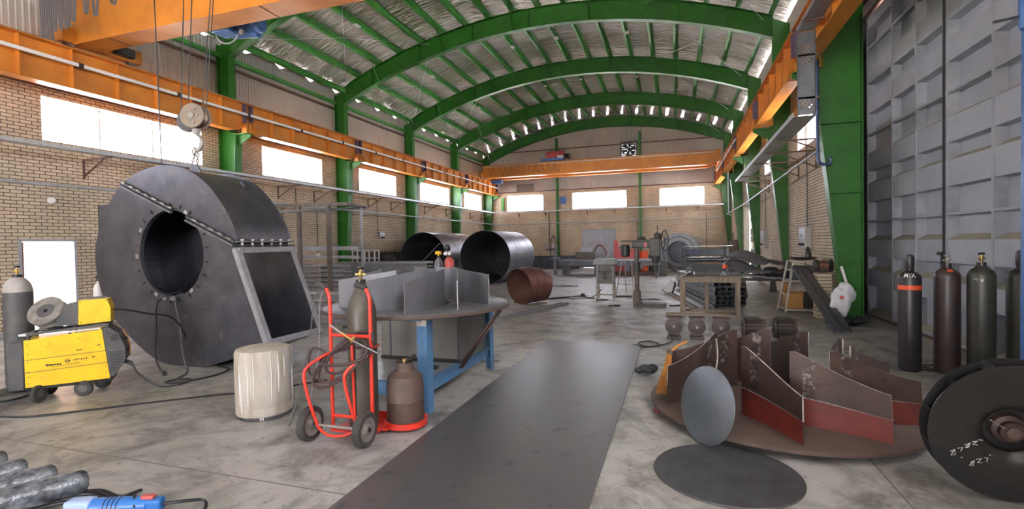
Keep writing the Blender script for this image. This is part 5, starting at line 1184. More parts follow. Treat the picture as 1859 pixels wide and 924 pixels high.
# ------------------------------------------------------------------ black impeller standing at the right edge
def black_impeller():
    n = V((-.05, -.99, -.12)).normalized(); R_ = .50; gap = .13
    low = (R_ + .012) * math.sqrt(1 - n.z ** 2); C = V((2.24, 4.37, low + .004)); back = C - n * gap
    t = thing('fan_impeller', 'black shrouded fan impeller with chalk marks propped up at the right edge', 'impeller', (C.x, C.y, 0))
    MB().lathe([(R_, -.006), (R_, .006), (.30, .006), (.235, .002), (.19, -.02), (.165, -.06), (.157, -.06), (.18, -.024), (.228, -.006), (.30, -.006), (R_, -.006)], C, n, 96, cap=False).build('front_shroud', M['black_steel'], t, angle=50)
    MB().lathe([(.05, -.004), (R_ + .008, -.004), (R_ + .008, .006), (.05, .006)], back, n, 96).build('back_disc', M['black_steel'], t)
    MB().lathe([(.11, .006), (.10, .05), (.07, .06), (.07, .10), (.03, .10), (.03, .03)], back, n, 32).build('hub', M['rust'], t)
    MB().lathe([(.02, .06), (.045, .07), (.045, .12), (.02, .125)], back, n, 6).build('hub_nut', M['rust_base'], t)
    X = n.orthogonal().normalized(); Y = n.cross(X)
    for k in range(12):
        a0 = 2 * PI * k / 12; mb = MB(); P = []
        for i in range(9):
            s = i / 8; a = a0 + .55 * s; r = R_ - .004 + (.22 - R_) * s; P.append(back + (X * math.cos(a) + Y * math.sin(a)) * r)
        for p, q in zip(P, P[1:]): mb.bar((p + q) / 2 - (q - p) * .5 + n * (gap / 2 + .004), q + n * (gap / 2 + .004), .008, gap - .012, up=n)
        mb.build('blade', M['black_steel'], t, smooth=False)
    # chalk figures on the shroud, lower left
    R0 = (V((0, 0, 1)) - n * n.z).normalized(); E = R0.cross(n).normalized()
    def cp(u, v): return C + E * u + R0 * v + n * .0085
    sgn = 1
    E = -E if (cp(.1, 0) - C).x < 0 else E
    mb = MB()
    strokes = [[(-.36, -.17), (-.335, -.15), (-.33, -.19), (-.355, -.20), (-.335, -.15)], [(-.32, -.14), (-.29, -.13), (-.30, -.16)], [(-.28, -.11), (-.25, -.09), (-.255, -.12), (-.275, -.13), (-.25, -.09)], [(-.24, -.08), (-.21, -.07), (-.235, -.10), (-.205, -.10)], [(-.205, -.06), (-.18, -.06)],
               [(-.24, -.24), (-.22, -.22), (-.225, -.26), (-.245, -.26), (-.22, -.22)], [(-.21, -.21), (-.18, -.20), (-.20, -.235), (-.175, -.23)], [(-.165, -.19), (-.145, -.19), (-.15, -.22)], [(-.14, -.17), (-.13, -.165)], [(-.30, -.21), (-.285, -.205)]]
    for s in strokes: mb.tube([cp(u, v) for u, v in s], .0028, 4)
    mb.build('lettering', M['chalk'], t)
    MB().tube([cp(-.15, .10), cp(-.06, .04)], .003, 4).build('scratch', M['weld'], t)
    # small prop block that holds it up from behind
    return t, C, n
bi_, C_, n_ = black_impeller()
tag(MB().bar((2.30, 4.80, .0), (2.28, 4.60, .50), .07, .07).build('prop_post', M['wood'], loc=(2.3, 4.8, 0)), 'short wooden prop holding up the black impeller from behind', 'prop')

# ------------------------------------------------------------------ gas cylinders in front of the sliding door
t = gas_cyl('black gas cylinder marked MIX with an orange band and black cap', 'gas_cylinder', 3.16, 8.50, 0, .137, 1.33, 1.45, 'cyl_black', cap='black')
MB().lathe([(.1385, 1.155), (.1388, 1.16), (.1388, 1.215), (.1385, 1.22)], (3.16, 8.5, 0), n=40, cap=False).build('colour_band', M['red_band'], t)
def on_cyl(x, y, r0, zc, tilt, hs, ht, face):
    def f(u, v):
        z = zc + v
        if z > hs - .02: s = min(1, (z - hs + .02) / ((ht - hs) * .9)); r = r0 * math.cos(math.asin(max(-1, min(.98, s))))
        else: r = r0
        a = face + u / r0; return (x + (r + .0045) * math.cos(a), y + (r + .0045) * math.sin(a), z)
    return f
fa = math.atan2(-8.5, -3.16)
text_mesh('MiX', .078, on_cyl(3.16, 8.5, .137, 1.335, 0, 1.33, 1.45, fa), 'painted_letters', M['white_paint'], t, off=.0015)
t = gas_cyl('brown black gas cylinder with a small red patch, second from the MIX cylinder', 'gas_cylinder', 3.58, 8.46, 0, .148, 1.36, 1.50, 'cyl_brown', vm='hook')
f = on_cyl(3.58, 8.46, .148, 1.43, 0, 1.36, 1.50, math.atan2(-8.46, -3.58) + .3); MB().add([f(-.045, -.012), f(-.015, -.012), f(.015, -.012), f(.045, -.012), f(.045, .014), f(.015, .014), f(-.015, .014), f(-.045, .014)], [(0, 1, 6, 7), (1, 2, 5, 6), (2, 3, 4, 5)]).build('red_patch', M['red_band'], t, norm=False)
t = gas_cyl('green black gas cylinder with a brass valve and a faint white mark', 'gas_cylinder', 3.86, 8.24, 0, .148, 1.38, 1.53, 'cyl_green', vm='brass')
text_mesh('x', .07, on_cyl(3.86, 8.24, .148, 1.30, 0, 1.38, 1.53, math.atan2(-8.24, -3.86) + .05), 'painted_letters', M['white_paint'], t, off=.001)
text_mesh('Mi', .05, on_cyl(3.86, 8.24, .148, 1.31, 0, 1.38, 1.53, math.atan2(-8.24, -3.86) - .35), 'painted_letters', M['chalk'], t)
gas_cyl('dark gas cylinder with a brown cap at the right edge, half out of view', 'gas_cylinder', 4.27, 8.22, 0, .148, 1.37, 1.50, 'cyl_green', cap='cyl_brown')
tag(MB().tube(spline([(3.3, 8.55, .01), (3.42, 8.5, .012), (3.45, 8.62, .012), (3.3, 8.75, .012), (3.6, 8.85, .012)], 5), .01, 6).build('floor_cable', M['cable'], loc=(3.4, 8.6, 0)), 'bit of black cable on the floor between the first two door side cylinders', 'cable')
# blue post, cylinder and rod at the top right edge
t = thing('jib_post', 'blue post with a stubby blue cylinder and black rod at the top right edge', 'post', (3.70, 7.0, 0))
MB().bx((3.685, 7.0, 0), (3.805, 7.12, 4.7)).build('post', M['blue_motor'], t, bevel=.01)
MB().lathe([(.06, 0), (.09, .02), (.10, .05), (.10, .55), (.07, .6)], (3.70, 6.98, 4.14), n=24).build('cylinder', M['blue_motor'], t)
MB().tube([(3.38, 7.0, 4.27), (3.71, 7.0, 4.31)], .016, 8).build('rod', M['black'], t)
# ------------------------------------------------------------------ motors behind the rusty impeller
def gear(lab, x, y):
    t = thing('gear_motor', lab, 'motor', (x, y, 0), 'dusty motors behind the rusty impeller')
    MB().bx((x - .13, y - .02, .0), (x + .13, y + .28, .05)).bx((x - .1, y + .02, .05), (x + .1, y + .24, .16)).build('foot', M['motor'], t, bevel=.012)
    MB().lathe([(.13, -.02), (.165, -.01), (.165, .03), (.15, .05), (.15, .24), (.12, .27)], (x, y, .245), (0, 1, 0), 30).build('housing', M['motor'], t)
    MB().lathe([(.09, -.035), (.105, -.03), (.12, -.02)], (x, y, .245), (0, 1, 0), 24).build('flange', M['motor'], t)
    MB().lathe([(.018, -.10), (.03, -.09), (.03, -.02)], (x, y, .245), (0, 1, 0), 14).build('shaft', M['hook'], t)
    for k in range(6):
        a = k * PI / 3 + .4; MB().cyl((x + .14 * math.cos(a), y - .025, .245 + .14 * math.sin(a)), (x + .14 * math.cos(a), y - .005, .245 + .14 * math.sin(a)), .014, 6).build('bolt', M['motor'], t)
    MB().bx((x - .14, y, .40), (x + .15, y + .2, .425)).build('terminal_cover', M['rust'], t)
for lab, x in (('dusty flanged motor at the left end of the row behind the rusty impeller', -.05), ('flanged motor with a bright shaft, second from the left in the motor row', .37), ('flanged motor third from the left, half hidden by a tall rusty blade', .80)): gear(lab, x, 10.2)
def finmotor(lab, x0, x1, y):
    t = thing('electric_motor', lab, 'motor', ((x0 + x1) / 2, y, 0), 'finned motors'); z = .25; r = .15
    MB().cyl((x0 + .05, y, z), (x1 - .05, y, z), r, 28).build('stator', M['motor'], t)
    mb = MB()
    for k in range(16):
        a = 2 * PI * k / 16; d = V((0, math.cos(a), math.sin(a))); mb.bar(V((x0 + .07, y, z)) + d * (r + .018), V((x1 - .08, y, z)) + d * (r + .018), .012, .045, up=d)
    mb.build('fins', M['motor'], t, smooth=False)
    MB().lathe([(.10, 0), (.185, .02), (.185, .05), (.15, .07)], (x0, y, z), (1, 0, 0), 28).build('end_shield', M['motor'], t)
    MB().lathe([(.16, -.08), (.175, -.06), (.175, -.02), (.08, 0)], (x1, y, z), (1, 0, 0), 28).build('fan_cover', M['motor'], t)
    MB().cyl((x0 - .07, y, z), (x0, y, z), .025, 12).cyl((x1, y, z), (x1 + .05, y, z), .025, 12).build('shaft', M['hook'], t)
    MB().bx((x0 + .1, y - .13, 0), (x1 - .12, y - .05, .12)).build('foot', M['motor'], t, bevel=.01)
    MB().bx((x0 + .1, y + .05, 0), (x1 - .12, y + .13, .12)).build('foot', M['motor'], t, bevel=.01)
    MB().bx((x0 + .08, y - .1, .41), (x0 + .3, y + .1, .45)).build('terminal_cover', M['rust'], t)
finmotor('finned brown motor beside the flanged motors, with short shafts', 1.16, 1.58, 10.25)
finmotor('finned brown motor at the right end of the motor row', 1.70, 2.12, 10.35)
tag(MB().bx((-.2, 10.38, .43), (1.1, 10.48, .455)).bx((-.2, 10.6, .43), (1.0, 10.68, .455)).bx((-.15, 10.36, .428), (-.05, 10.7, .43)).bx((.85, 10.36, .428), (.95, 10.7, .43)).build('slat_frame', M['wood'], loc=(.4, 10.5, .43), smooth=False), 'two joined grey wooden slats lying across the tops of the flanged motors', 'slats')
tag(MB().tube(spline([(-.75, 9.4, .012), (-.55, 9.2, .012), (-.3, 9.5, .012), (-.5, 9.75, .015), (-.68, 9.5, .018), (-.45, 9.25, .015), (-.1, 9.8, .015), (-.12, 10.1, .1)], 6), .011, 6).build('motor_lead', M['cable'], loc=(-.5, 9.5, 0)), 'loop of black lead on the floor left of the dusty motors', 'cable')
mb = MB()
for k in range(14): a = RND.uniform(0, 6.3); r = RND.uniform(0, .13); mb.sphere((-.40 + r * math.cos(a), 7.40 + r * .8 * math.sin(a), .05 + .04 * RND.random()), RND.uniform(.05, .09), 10, s=(1, 1, .65))
tag(mb.build('black_rag', M['cable'], loc=(-.4, 7.4, 0), angle=80), 'crumpled black rag on the floor left of the rusty impeller', 'rag')
# ------------------------------------------------------------------ wooden bench with vise
t = thing('work_bench', 'weathered wooden bench with a vise and bottle in front of the tube stack', 'bench', (.8, 13.4, 0))
rot = Matrix.Rotation(-.06, 3, 'Z'); O = V((.10, 13.30, 0))
def BP(a, b, z): return O + rot @ V((a, b, 0)) + V((0, 0, z))
for k in range(4): MB().bar(BP(-.04, .09 + .19 * k, .985), BP(1.44, .09 + .19 * k, .985), .18, .035).build('top_board', M['wood'], t, bevel=.004)
for b in (.02, .74): MB().bar(BP(0, b, .91), BP(1.40, b, .91), .04, .11).build('apron', M['wood'], t, bevel=.003)
for a, b, w in ((.05, .03, .13), (.62, .70, .10), (1.34, .03, .09), (.05, .72, .10), (1.34, .72, .09)): MB().bar(BP(a, b, 0), BP(a, b, .86), w, .08, up=(0, 1, 0)).build('leg', M['wood'], t, bevel=.004)
MB().bar(BP(.1, .72, .06), BP(1.3, .72, .06), .05, .07).build('stretcher', M['wood'], t)
t = thing('bench_vise', 'dark blue green bench vise on the left end of the wooden bench', 'vise', BP(.2, .15, 1.0))
c = BP(.22, .2, 1.003); MB().box(c + V((0, 0, .03)), (.2, .2, .06)).box(c + V((0, .02, .16)), (.13, .16, .22)).build('body', M['machine'], t, bevel=.02)
MB().box(c + V((0, -.14, .17)), (.16, .07, .18)).build('moving_jaw', M['machine'], t, bevel=.015)
MB().tube([c + V((0, -.18, .12)), c + V((0, -.32, .12))], .02, 10).tube([c + V((-.02, -.3, .12)), c + V((-.42, -.28, -.16))], .013, 8).build('screw_handle', M['galv'], t)
MB().box(c + V((.24, .04, .05)), (.22, .14, .09)).build('anvil', M['machine'], t, bevel=.015)
t = thing('water_bottle', 'clear plastic bottle with an orange label on the wooden bench', 'bottle', BP(1.05, .2, 1.003)); c = BP(1.05, .2, 1.003)
MB().lathe([(.05, 0), (.06, .01), (.06, .12), (.055, .13), (.06, .14), (.06, .30), (.04, .37), (.018, .41), (.018, .43)], c, n=20).build('bottle_body', M['bottle'], t)
MB().lathe([(.0615, .19), (.0615, .29)], c, n=20, cap=False).build('label_band', M['red_band'], t)
MB().lathe([(.02, .425), (.02, .45), (0, .452)], c, n=14).build('cap', M['white_plastic'], t)
for lab, a, w in (('dark tool box on the wooden bench left of the bottle', .80, .30), ('dark tool box on the wooden bench right of the bottle', 1.28, .26)):
    p = BP(a, .5, 1.003); o = thing('tool_box', lab, 'box', p); MB().box(p + V((0, 0, .055)), (w, .16, .11)).build('body', M['dark_grey'], o, bevel=.01); MB().tube([p + V((-.06, 0, .11)), p + V((-.05, 0, .14)), p + V((.05, 0, .14)), p + V((.06, 0, .11))], .008, 6).build('handle', M['black'], o)
tag(MB().box(BP(.40, .1, 1.02), (.36, .07, .03), .1).build('flat_file', M['black'], loc=BP(.4, .1, 1.003)), 'dark flat bar lying on the bench beside the vise', 'bar')
# ------------------------------------------------------------------ stack of rectangular tubes
D = V((-.17, 1, 0)).normalized(); S = V((D.y, -D.x, 0)); O = V((1.04, 15.1, 0)); proto = None; cw, ch = .165, .128
for r in range(5):
    for c in range(5 if r < 4 else 3):
        a = O + S * (cw * (c + .5) + (.03 * math.sin(r * 2))) + D * (.06 * math.sin(c * 3.1 + r * 1.7) + (.25 if r == 4 else 0)) + V((0, 0, .075 + ch * r))
        rz = math.atan2(D.y, D.x)
        if proto is None:
            mb = MB(); L = 6.0; w, h, th = cw - .012, ch - .010, .006; q = [(-w / 2, 0), (w / 2, 0), (w / 2, h), (-w / 2, h)]; qi = [(-w / 2 + th, th), (w / 2 - th, th), (w / 2 - th, h - th), (-w / 2 + th, h - th)]
            vs = [(x, y, z) for x in (0, L) for y, z in q] + [(x, y, z) for x in (0, L) for y, z in qi]
            fs = []
            for i in range(4):
                j = (i + 1) % 4; fs += [(i, j, 4 + j, 4 + i), (8 + j, 8 + i, 12 + i, 12 + j), (i, 8 + i, 8 + j, j), (4 + i, 4 + j, 12 + j, 12 + i)]
            proto = mb.add(vs, fs).build('rectangular_tube', M['tube_stack'], smooth=False); o = proto
        else: o = proto.copy(); COL.objects.link(o)
        o.location = a; o.rotation_euler = (0, 0, rz)
        tag(o, 'dark rectangular steel tube in the stack behind the wooden bench', 'steel tube', 'stacked rectangular tubes behind the bench')
for lab, y in (('wooden skid under the front end of the rectangular tube stack', 15.7), ('wooden skid under the back end of the rectangular tube stack', 20)):
    p = O + D * (y - 15.1) + S * .4; tag(MB().bar(p - S * .55 + V((0, 0, .036)), p + S * .55 + V((0, 0, .036)), .1, .07).build('timber_skid', M['wood'], loc=p), lab, 'skid')
for k, (lab, m, off, w, z) in enumerate((('brown wooden board lying left of the tube stack behind the bench', 'wood', -.62, .14, .03), ('pale grey steel strip lying beside the wooden board behind the bench', 'galv', -.42, .12, .05), ('dark angle bar lying between the pale strip and the tube stack', 'steel_dark', -.26, .08, .04), ('grey flat bar lying tight against the left side of the tube stack', 'steel_bar', -.13, .09, .06))):
    p = O + S * off - D * .25; q = p + D * 5.4; tag(MB().bar(p + V((0, 0, z / 2 + .001)), q + V((0, 0, z / 2 + .001)), w, z).bar(p + S * w * .4 + V((0, 0, z)), q + S * w * .4 + V((0, 0, z)), .012, z).build('long_bar', M[m], loc=p, smooth=False), lab, 'bar', 'long bars beside the tube stack')
# ------------------------------------------------------------------ rolled dark sheets on trestles
t = thing('trestle', 'low trestle with an orange brown leg under the dark rolled sheets', 'trestle', (2.8, 18.6, 0))
for y in (17.9, 20.0):
    MB().bx((2.0, y - .05, .55), (3.45, y + .05, .65)).build('beam', M['machine_brown'], t)
    for x in (2.1, 3.32): MB().prism([(-.13, 0), (.13, 0), (.06, .55), (-.06, .55)], lambda a, b, s: (x + a, y - .06 + s, b), .12).build('leg', M['plywood' if x > 3 and y < 18 else 'machine_brown'], t, smooth=False)
for k, (lab, x0, y0, x1, y1, z, w, am) in enumerate((('broad dark wavy sheet lying uppermost on the right hand trestle', 1.9, 20.6, 3.10, 17.9, 1.24, .80, .10), ('dark folded sheet drooping off the near end of the trestle', 1.85, 19.9, 3.1, 17.2, .92, .70, .09))):
    mb = MB(); N, Q = 24, 10; a, b = V((x0, y0, z)), V((x1, y1, z)); d = (b - a).normalized(); s = V((-d.y, d.x, 0)); vs = []
    for tt in (0, .05):
        for i in range(N + 1):
            for j in range(Q + 1):
                u, v = i / N, j / Q - .5; zz = am * math.sin(u * 5 + k) + .07 * math.sin(v * 7 + u * 4 + k) + .12 * (1 - abs(2 * v)) - (.28 * (u - .75) * 4 if u > .75 else 0) * (.2 if k else .2)
                vs.append(a + (b - a) * u + s * w * v + V((0, 0, zz - tt)))
    n1 = (N + 1) * (Q + 1)
    fs = [(i * (Q + 1) + j, (i + 1) * (Q + 1) + j, (i + 1) * (Q + 1) + j + 1, i * (Q + 1) + j + 1) for i in range(N) for j in range(Q)]
    fs += [tuple(n1 + q for q in reversed(f)) for f in fs]
    for i in range(N): fs += [(i * (Q + 1), n1 + i * (Q + 1), n1 + (i + 1) * (Q + 1), (i + 1) * (Q + 1)), (i * (Q + 1) + Q, (i + 1) * (Q + 1) + Q, n1 + (i + 1) * (Q + 1) + Q, n1 + i * (Q + 1) + Q)]
    for j in range(Q): fs += [(j, j + 1, n1 + j + 1, n1 + j), (N * (Q + 1) + j, n1 + N * (Q + 1) + j, n1 + N * (Q + 1) + j + 1, N * (Q + 1) + j + 1)]
    tag(mb.add(vs, fs).build('dark_sheet', M['felt'], loc=a, angle=60), lab, 'sheet', 'dark wavy sheets')
for k, (lab, dx, z) in enumerate((('thin bright pipe lying under the dark sheets, upper one', 0, .70), ('thin bright pipe lying under the dark sheets, lower one', -.14, .69))):
    p, q = V((1.75 + dx, 19.6, z)), V((3.05 + dx, 17.0, z)); tag(MB().tube([p, q], .03, 10).build('thin_pipe', M['galv'], loc=p), lab, 'pipe')
mb = MB()
for k in range(9): c = V((3.02 + RND.uniform(-.3, .3), 17.6 + RND.uniform(-.2, .3), .72 + RND.uniform(-.02, .22))); mb.sphere(c, RND.uniform(.14, .22), 10, s=(1.2, 1, .7))
tag(mb.build('black_bundle', M['cable'], loc=(3.2, 17.6, .65), angle=80), 'black crumpled bundle at the near end of the dark sheets', 'bundle')
# ------------------------------------------------------------------ cream stepladder trestle and things in it
t = thing('stepladder', 'cream painted metal stepladder trestle in front of the brick wall on the right', 'ladder', (3.1, 14.6, 0))
for nm, b0, b1, t0, t1 in (('left_side', (2.60, 15.0), (2.66, 14.34), (2.80, 14.75), (2.86, 14.36)), ('right_side', (3.50, 14.95), (3.46, 14.30), (3.42, 14.75), (3.40, 14.36))):
    mb = MB(); B0, B1, T0, T1 = V((*b0, 0)), V((*b1, 0)), V((*t0, 1.34)), V((*t1, 1.34)); mb.bar(B0, T0, .035, .045).bar(B1, T1, .035, .045)
    mb.build('rail_pair', M['cream_leg'], t, smooth=False)
    for z in (.10, .46, .80, 1.1): u = z / 1.34; MB().bar(B0 + (T0 - B0) * u, B1 + (T1 - B1) * u, .04, .03).build('rung', M['cream_leg'], t)
for z in (.08, .82, 1.32):
    u = z / 1.34
    for a0, a1, c0, c1 in (((2.66, 14.34), (2.86, 14.36), (3.46, 14.30), (3.40, 14.36)), ((2.60, 15.0), (2.80, 14.75), (3.50, 14.95), (3.42, 14.75))):
        p = V((a0[0] + (a1[0] - a0[0]) * u, a0[1] + (a1[1] - a0[1]) * u, z)); q = V((c0[0] + (c1[0] - c0[0]) * u, c0[1] + (c1[1] - c0[1]) * u, z)); MB().bar(p, q, .035, .035).build('cross_bar', M['cream_leg'], t)
tag(MB().bx((2.70, 14.45, .10), (3.10, 14.9, .50)).bx((2.69, 14.44, .47), (3.11, 14.91, .51)).build('plywood_box', M['plywood'], loc=(2.9, 14.7, 0), bevel=.005), 'orange plywood box standing inside the cream stepladder', 'box')
tag(MB().bx((3.13, 14.5, .10), (3.40, 14.9, .52)).bx((3.15, 14.48, .44), (3.38, 14.5, .50)).build('black_case', M['black'], loc=(3.3, 14.7, 0), bevel=.01), 'black case next to the plywood box inside the stepladder', 'case')
tag(MB().bx((2.84, 14.45, .84), (3.36, 14.8, 1.20)).bx((2.9, 14.43, .95), (3.1, 14.45, 1.1)).build('dark_crate', M['machine'], loc=(3.1, 14.6, .84), bevel=.02), 'dark greasy machine block on the middle bars of the stepladder', 'machine part')
tag(MB().lathe([(.0, 1.36), (.22, 1.365), (.34, 1.42), (.345, 1.42), (.225, 1.358), (0, 1.345)], (3.12, 14.56, 0), n=32).build('shallow_pan', M['black'], loc=(3.1, 14.55, 1.34)), 'shallow black pan on top of the cream stepladder', 'pan')
tag(MB().lathe([(.08, 1.36), (.09, 1.42), (.075, 1.55), (.05, 1.60), (.03, 1.68), (.02, 1.69)], (3.24, 14.6, 0), n=18).build('black_can', M['black'], loc=(3.24, 14.6, 1.36)), 'black can standing in the pan on the stepladder', 'can')
t = thing('bench_grinder', 'red and black grinder on a brick plinth beside the green column', 'grinder', (3.42, 13.6, 0))
MB().bx((3.18, 13.45, 0), (3.48, 13.85, 1.08)).build('plinth', M['brick_y'], t); MB().cyl((3.24, 13.62, 1.25), (3.44, 13.62, 1.25), .12, 22).build('motor', M['rust_red'], t)
for x in (3.18, 3.50): MB().cyl((x - .03, 13.62, 1.25), (x + .03, 13.62, 1.25), .15, 22).build('wheel', M['black'], t)
MB().bx((3.26, 13.55, 1.08), (3.42, 13.7, 1.18)).build('foot', M['black'], t)
for k, (lab, p, q) in enumerate((('left of two dark steel channels leaning on the stepladder', (3.05, 11.38, .075), (2.86, 14.22, 1.22)), ('right of two dark steel channels leaning on the stepladder', (3.24, 11.46, .075), (3.04, 14.22, 1.22)))):
    p, q = V(p), V(q); d = (q - p).normalized(); s = d.cross(V((0, 0, 1))).normalized(); u = s.cross(d); mb = MB()
    mb.bar(p, q, .135, .008, up=u).bar(p + s * .064 - u * .035, q + s * .064 - u * .035, .008, .07, up=u).bar(p - s * .064 - u * .035, q - s * .064 - u * .035, .008, .07, up=u)
    tag(mb.build('steel_channel', M['steel_dark'], loc=p, smooth=False), lab, 'steel channel', 'leaning steel channels')
# sack and litter by the column foot
mb = MB(); N, Q = 30, 28; a = V((3.20, 12.36, .26)); b = V((3.58, 12.40, .86)); d = b - a; vs = []
for i in range(N + 1):
    u = i / N; r = (.25 * math.sin(PI * min(1, .10 + u * .80)) ** .5) if u < .97 else .04
    for j in range(Q):
        an = 2 * PI * j / Q; w = 1 + .14 * math.sin(3 * an + u * 6) + .09 * math.sin(5 * an + u * 17) + .05 * math.sin(2 * an - u * 25)
        vs.append(a + d * u + V((-.35 * math.sin(an) * r * w * 1.5, .55 * math.cos(an) * r * w, .8 * math.sin(an) * r * w)))
fs = [(i * Q + j, i * Q + (j + 1) % Q, (i + 1) * Q + (j + 1) % Q, (i + 1) * Q + j) for i in range(N) for j in range(Q)] + [tuple(range(Q)), tuple(N * Q + j for j in range(Q))]
t = thing('sack', 'white woven sack with a small red print slumped against the green column', 'sack', a); MB().add(vs, fs).build('bag', M['sack'], t, angle=70)
MB().lathe([(.0, 0), (.04, .0), (.04, .003), (0, .003)], (3.34, 12.20, .64), (-.4, -.9, .35), 14).build('red_print', M['pink_red'], t)
mb = MB()
for k in range(12): mb.sphere((3.20 + .045 * k + RND.uniform(-.05, .05), 12.5 + RND.uniform(-.12, .12), .10 + RND.uniform(-.02, .05)), RND.uniform(.10, .15), 10, s=(1, 1, .8))
tag(mb.build('black_bags', M['cable'], loc=(3.4, 12.5, 0), angle=80), 'heap of black bags under the white sack at the column foot', 'bags', kind='stuff')
tag(MB().bar((3.62, 12.55, .55), (3.44, 12.62, 1.28), .03, .10, up=(0, 1, 0)).build('white_strip', M['white_plastic'], loc=(3.5, 12.6, .6)), 'narrow white strip leaning on the green column above the sack', 'strip')
tag(MB().tube([(4.05, 12.9, 0), (4.12, 13.3, 1.05)], .014, 8).build('leaning_rod', M['black'], loc=(4.05, 12.9, 0)), 'thin black rod leaning beside the left end of the sliding door', 'rod')
# ================================================================== rolled steel tubes
def shell(lab, cx, cz, y0, y1, r, m, seams, name='steel_shell', tilt=0):
    t = thing(name, lab, 'steel tube', (cx, (y0 + y1) / 2, 0), None); L = y1 - y0
    MB().lathe([(r, 0), (r, L), (r - .012, L), (r - .012, 0), (r, 0)], (cx, y0, cz), (math.sin(tilt), math.cos(tilt), 0), 72, cap=False).build('shell', M[m], t, angle=50)
    MB().lathe([(0, L - .03), (r - .014, L - .03), (r - .014, L - .02), (0, L - .02)], (cx, y0, cz), (math.sin(tilt), math.cos(tilt), 0), 48).build('end_light_stop', M['black_steel'], t)  # dark plate added near the far end to keep daylight out of the tube
    for s in seams: MB().lathe([(r - .002, s - .012), (r + .006, s), (r - .002, s + .012)], (cx, y0, cz), (math.sin(tilt), math.cos(tilt), 0), 72, cap=False).build('weld_seam', M['steel_dark'], t)
    return t
t = shell('large rolled grey steel tube, the left one, with a slanted bar across its mouth', -11.95, 1.283, 22.2, 26.4, 1.28, 'steel_light', (1.4, 2.8))
MB().bar((-12.6, 22.15, .55), (-10.95, 22.15, 2.02), .05, .05).build('mouth_bar', M['steel_light'], t)
shell('large rolled grey steel tube, the right one, nearer the grey cabinet', -8.58, 1.283, 22.0, 26.2, 1.28, 'steel_light', (1.3, 2.0, 3.2))
# brown three piece elbow section
t = thing('elbow_section', 'rusty brown tapering elbow section lying open on the floor', 'pipe section', (-4.4, 15.2, 0))
pts = [V((-4.66, 14.85, .56)), V((-4.50, 15.14, .60)), V((-4.26, 15.42, .58)), V((-3.98, 15.64, .50))]; ra = [.565, .575, .545, .45]
MB().tube(pts, ra, 48, cap=False).tube(pts, [q - .012 for q in ra], 48, cap=False).build('shell', M['rust_red'], t, angle=60)
for k in (1, 2): d = (pts[k + 1] - pts[k - 1]).normalized(); MB().lathe([(ra[k] - .004, -.012), (ra[k] + .007, 0), (ra[k] - .004, .012)], pts[k], d, 48, cap=False).build('weld_seam', M['rust'], t)
for lab, x, y in (('small wedge under the left mouth of the brown elbow section', -4.85, 15.35), ('small wedge under the right end of the brown elbow section', -4.05, 15.3)): tag(MB().box((x, y, .02), (.3, .08, .04), .5).build('wedge', M['wood'], loc=(x, y, 0)), lab, 'wedge')
# flat bars and odd bits on the floor
for lab, x0, y0, x1, y1, w in (('longer of two flat bars on the floor behind the impeller table', -4.42, 11.6, -3.38, 15.2, .09), ('shorter of two flat bars on the floor behind the impeller table', -4.22, 11.7, -3.20, 15.25, .06)):
    tag(MB().bar((x0, y0, .022), (x1, y1, .022), w, .04).bar((x0 + .02, y0, .045), (x1 + .02, y1, .045), .01, .05).build('flat_bar', M['steel_bar'], loc=(x0, y0, 0), smooth=False), lab, 'bar')
for lab, x, y, l, rz, m in (('short dark bar on the floor right of the brown elbow section', -4.6, 21.4, 1.1, .0, 'rust'), ('small dark offcut on the floor left of the drill press', -1.75, 15.0, .35, .1, 'rust'), ('dark steel strip on the floor behind the drill press', -.8, 16.8, .6, 0, 'steel_dark'), ('flat offcut on the floor right of the drill press', .05, 15.3, .5, .15, 'rust'), ('thin rod on the floor left of the brown elbow', -5.3, 17.9, .9, .4, 'rust'), ('small dark plate on the floor under the grey cabinet', -2.3, 16.4, .4, .1, 'rust'), ('grey plate offcut behind the blue table frame', -2.95, 7.55, .42, .2, 'steel_bar')):
    tag(MB().box((x, y, .015), (l, .07, .03), rz).box((x + .05, y + .02, .035), (l * .4, .04, .012), rz + .3).build('steel_offcut', M[m], loc=(x, y, 0), smooth=False), lab, 'offcut')
tag(MB().tube(spline([(-2.4, 17.0, .3), (-2.75, 16.9, .02), (-3.3, 16.6, .012), (-3.6, 16.9, .012), (-4.2, 16.4, .012), (-5.6, 17.0, .012)], 6), .014, 6).build('floor_cable', M['cable'], loc=(-3.5, 16.8, 0)), 'black cable running from the grey cabinet toward the brown elbow section', 'cable')
tag(MB().tube(spline([(-2.6, 16.8, .012), (-3.0, 17.2, .012), (-3.2, 17.6, .012), (-4.8, 15.9, .012)], 6), .013, 6).build('floor_cable', M['cable'], loc=(-3.5, 16.8, 0)), 'second thin cable on the floor left of the grey cabinet', 'cable')
tag(MB().box((-3.15, 17.55, .05), (.14, .1, .1), .3).build('cable_plug', M['cable'], loc=(-3.15, 17.55, 0), bevel=.02), 'small dark plug on the cable left of the grey cabinet', 'plug')
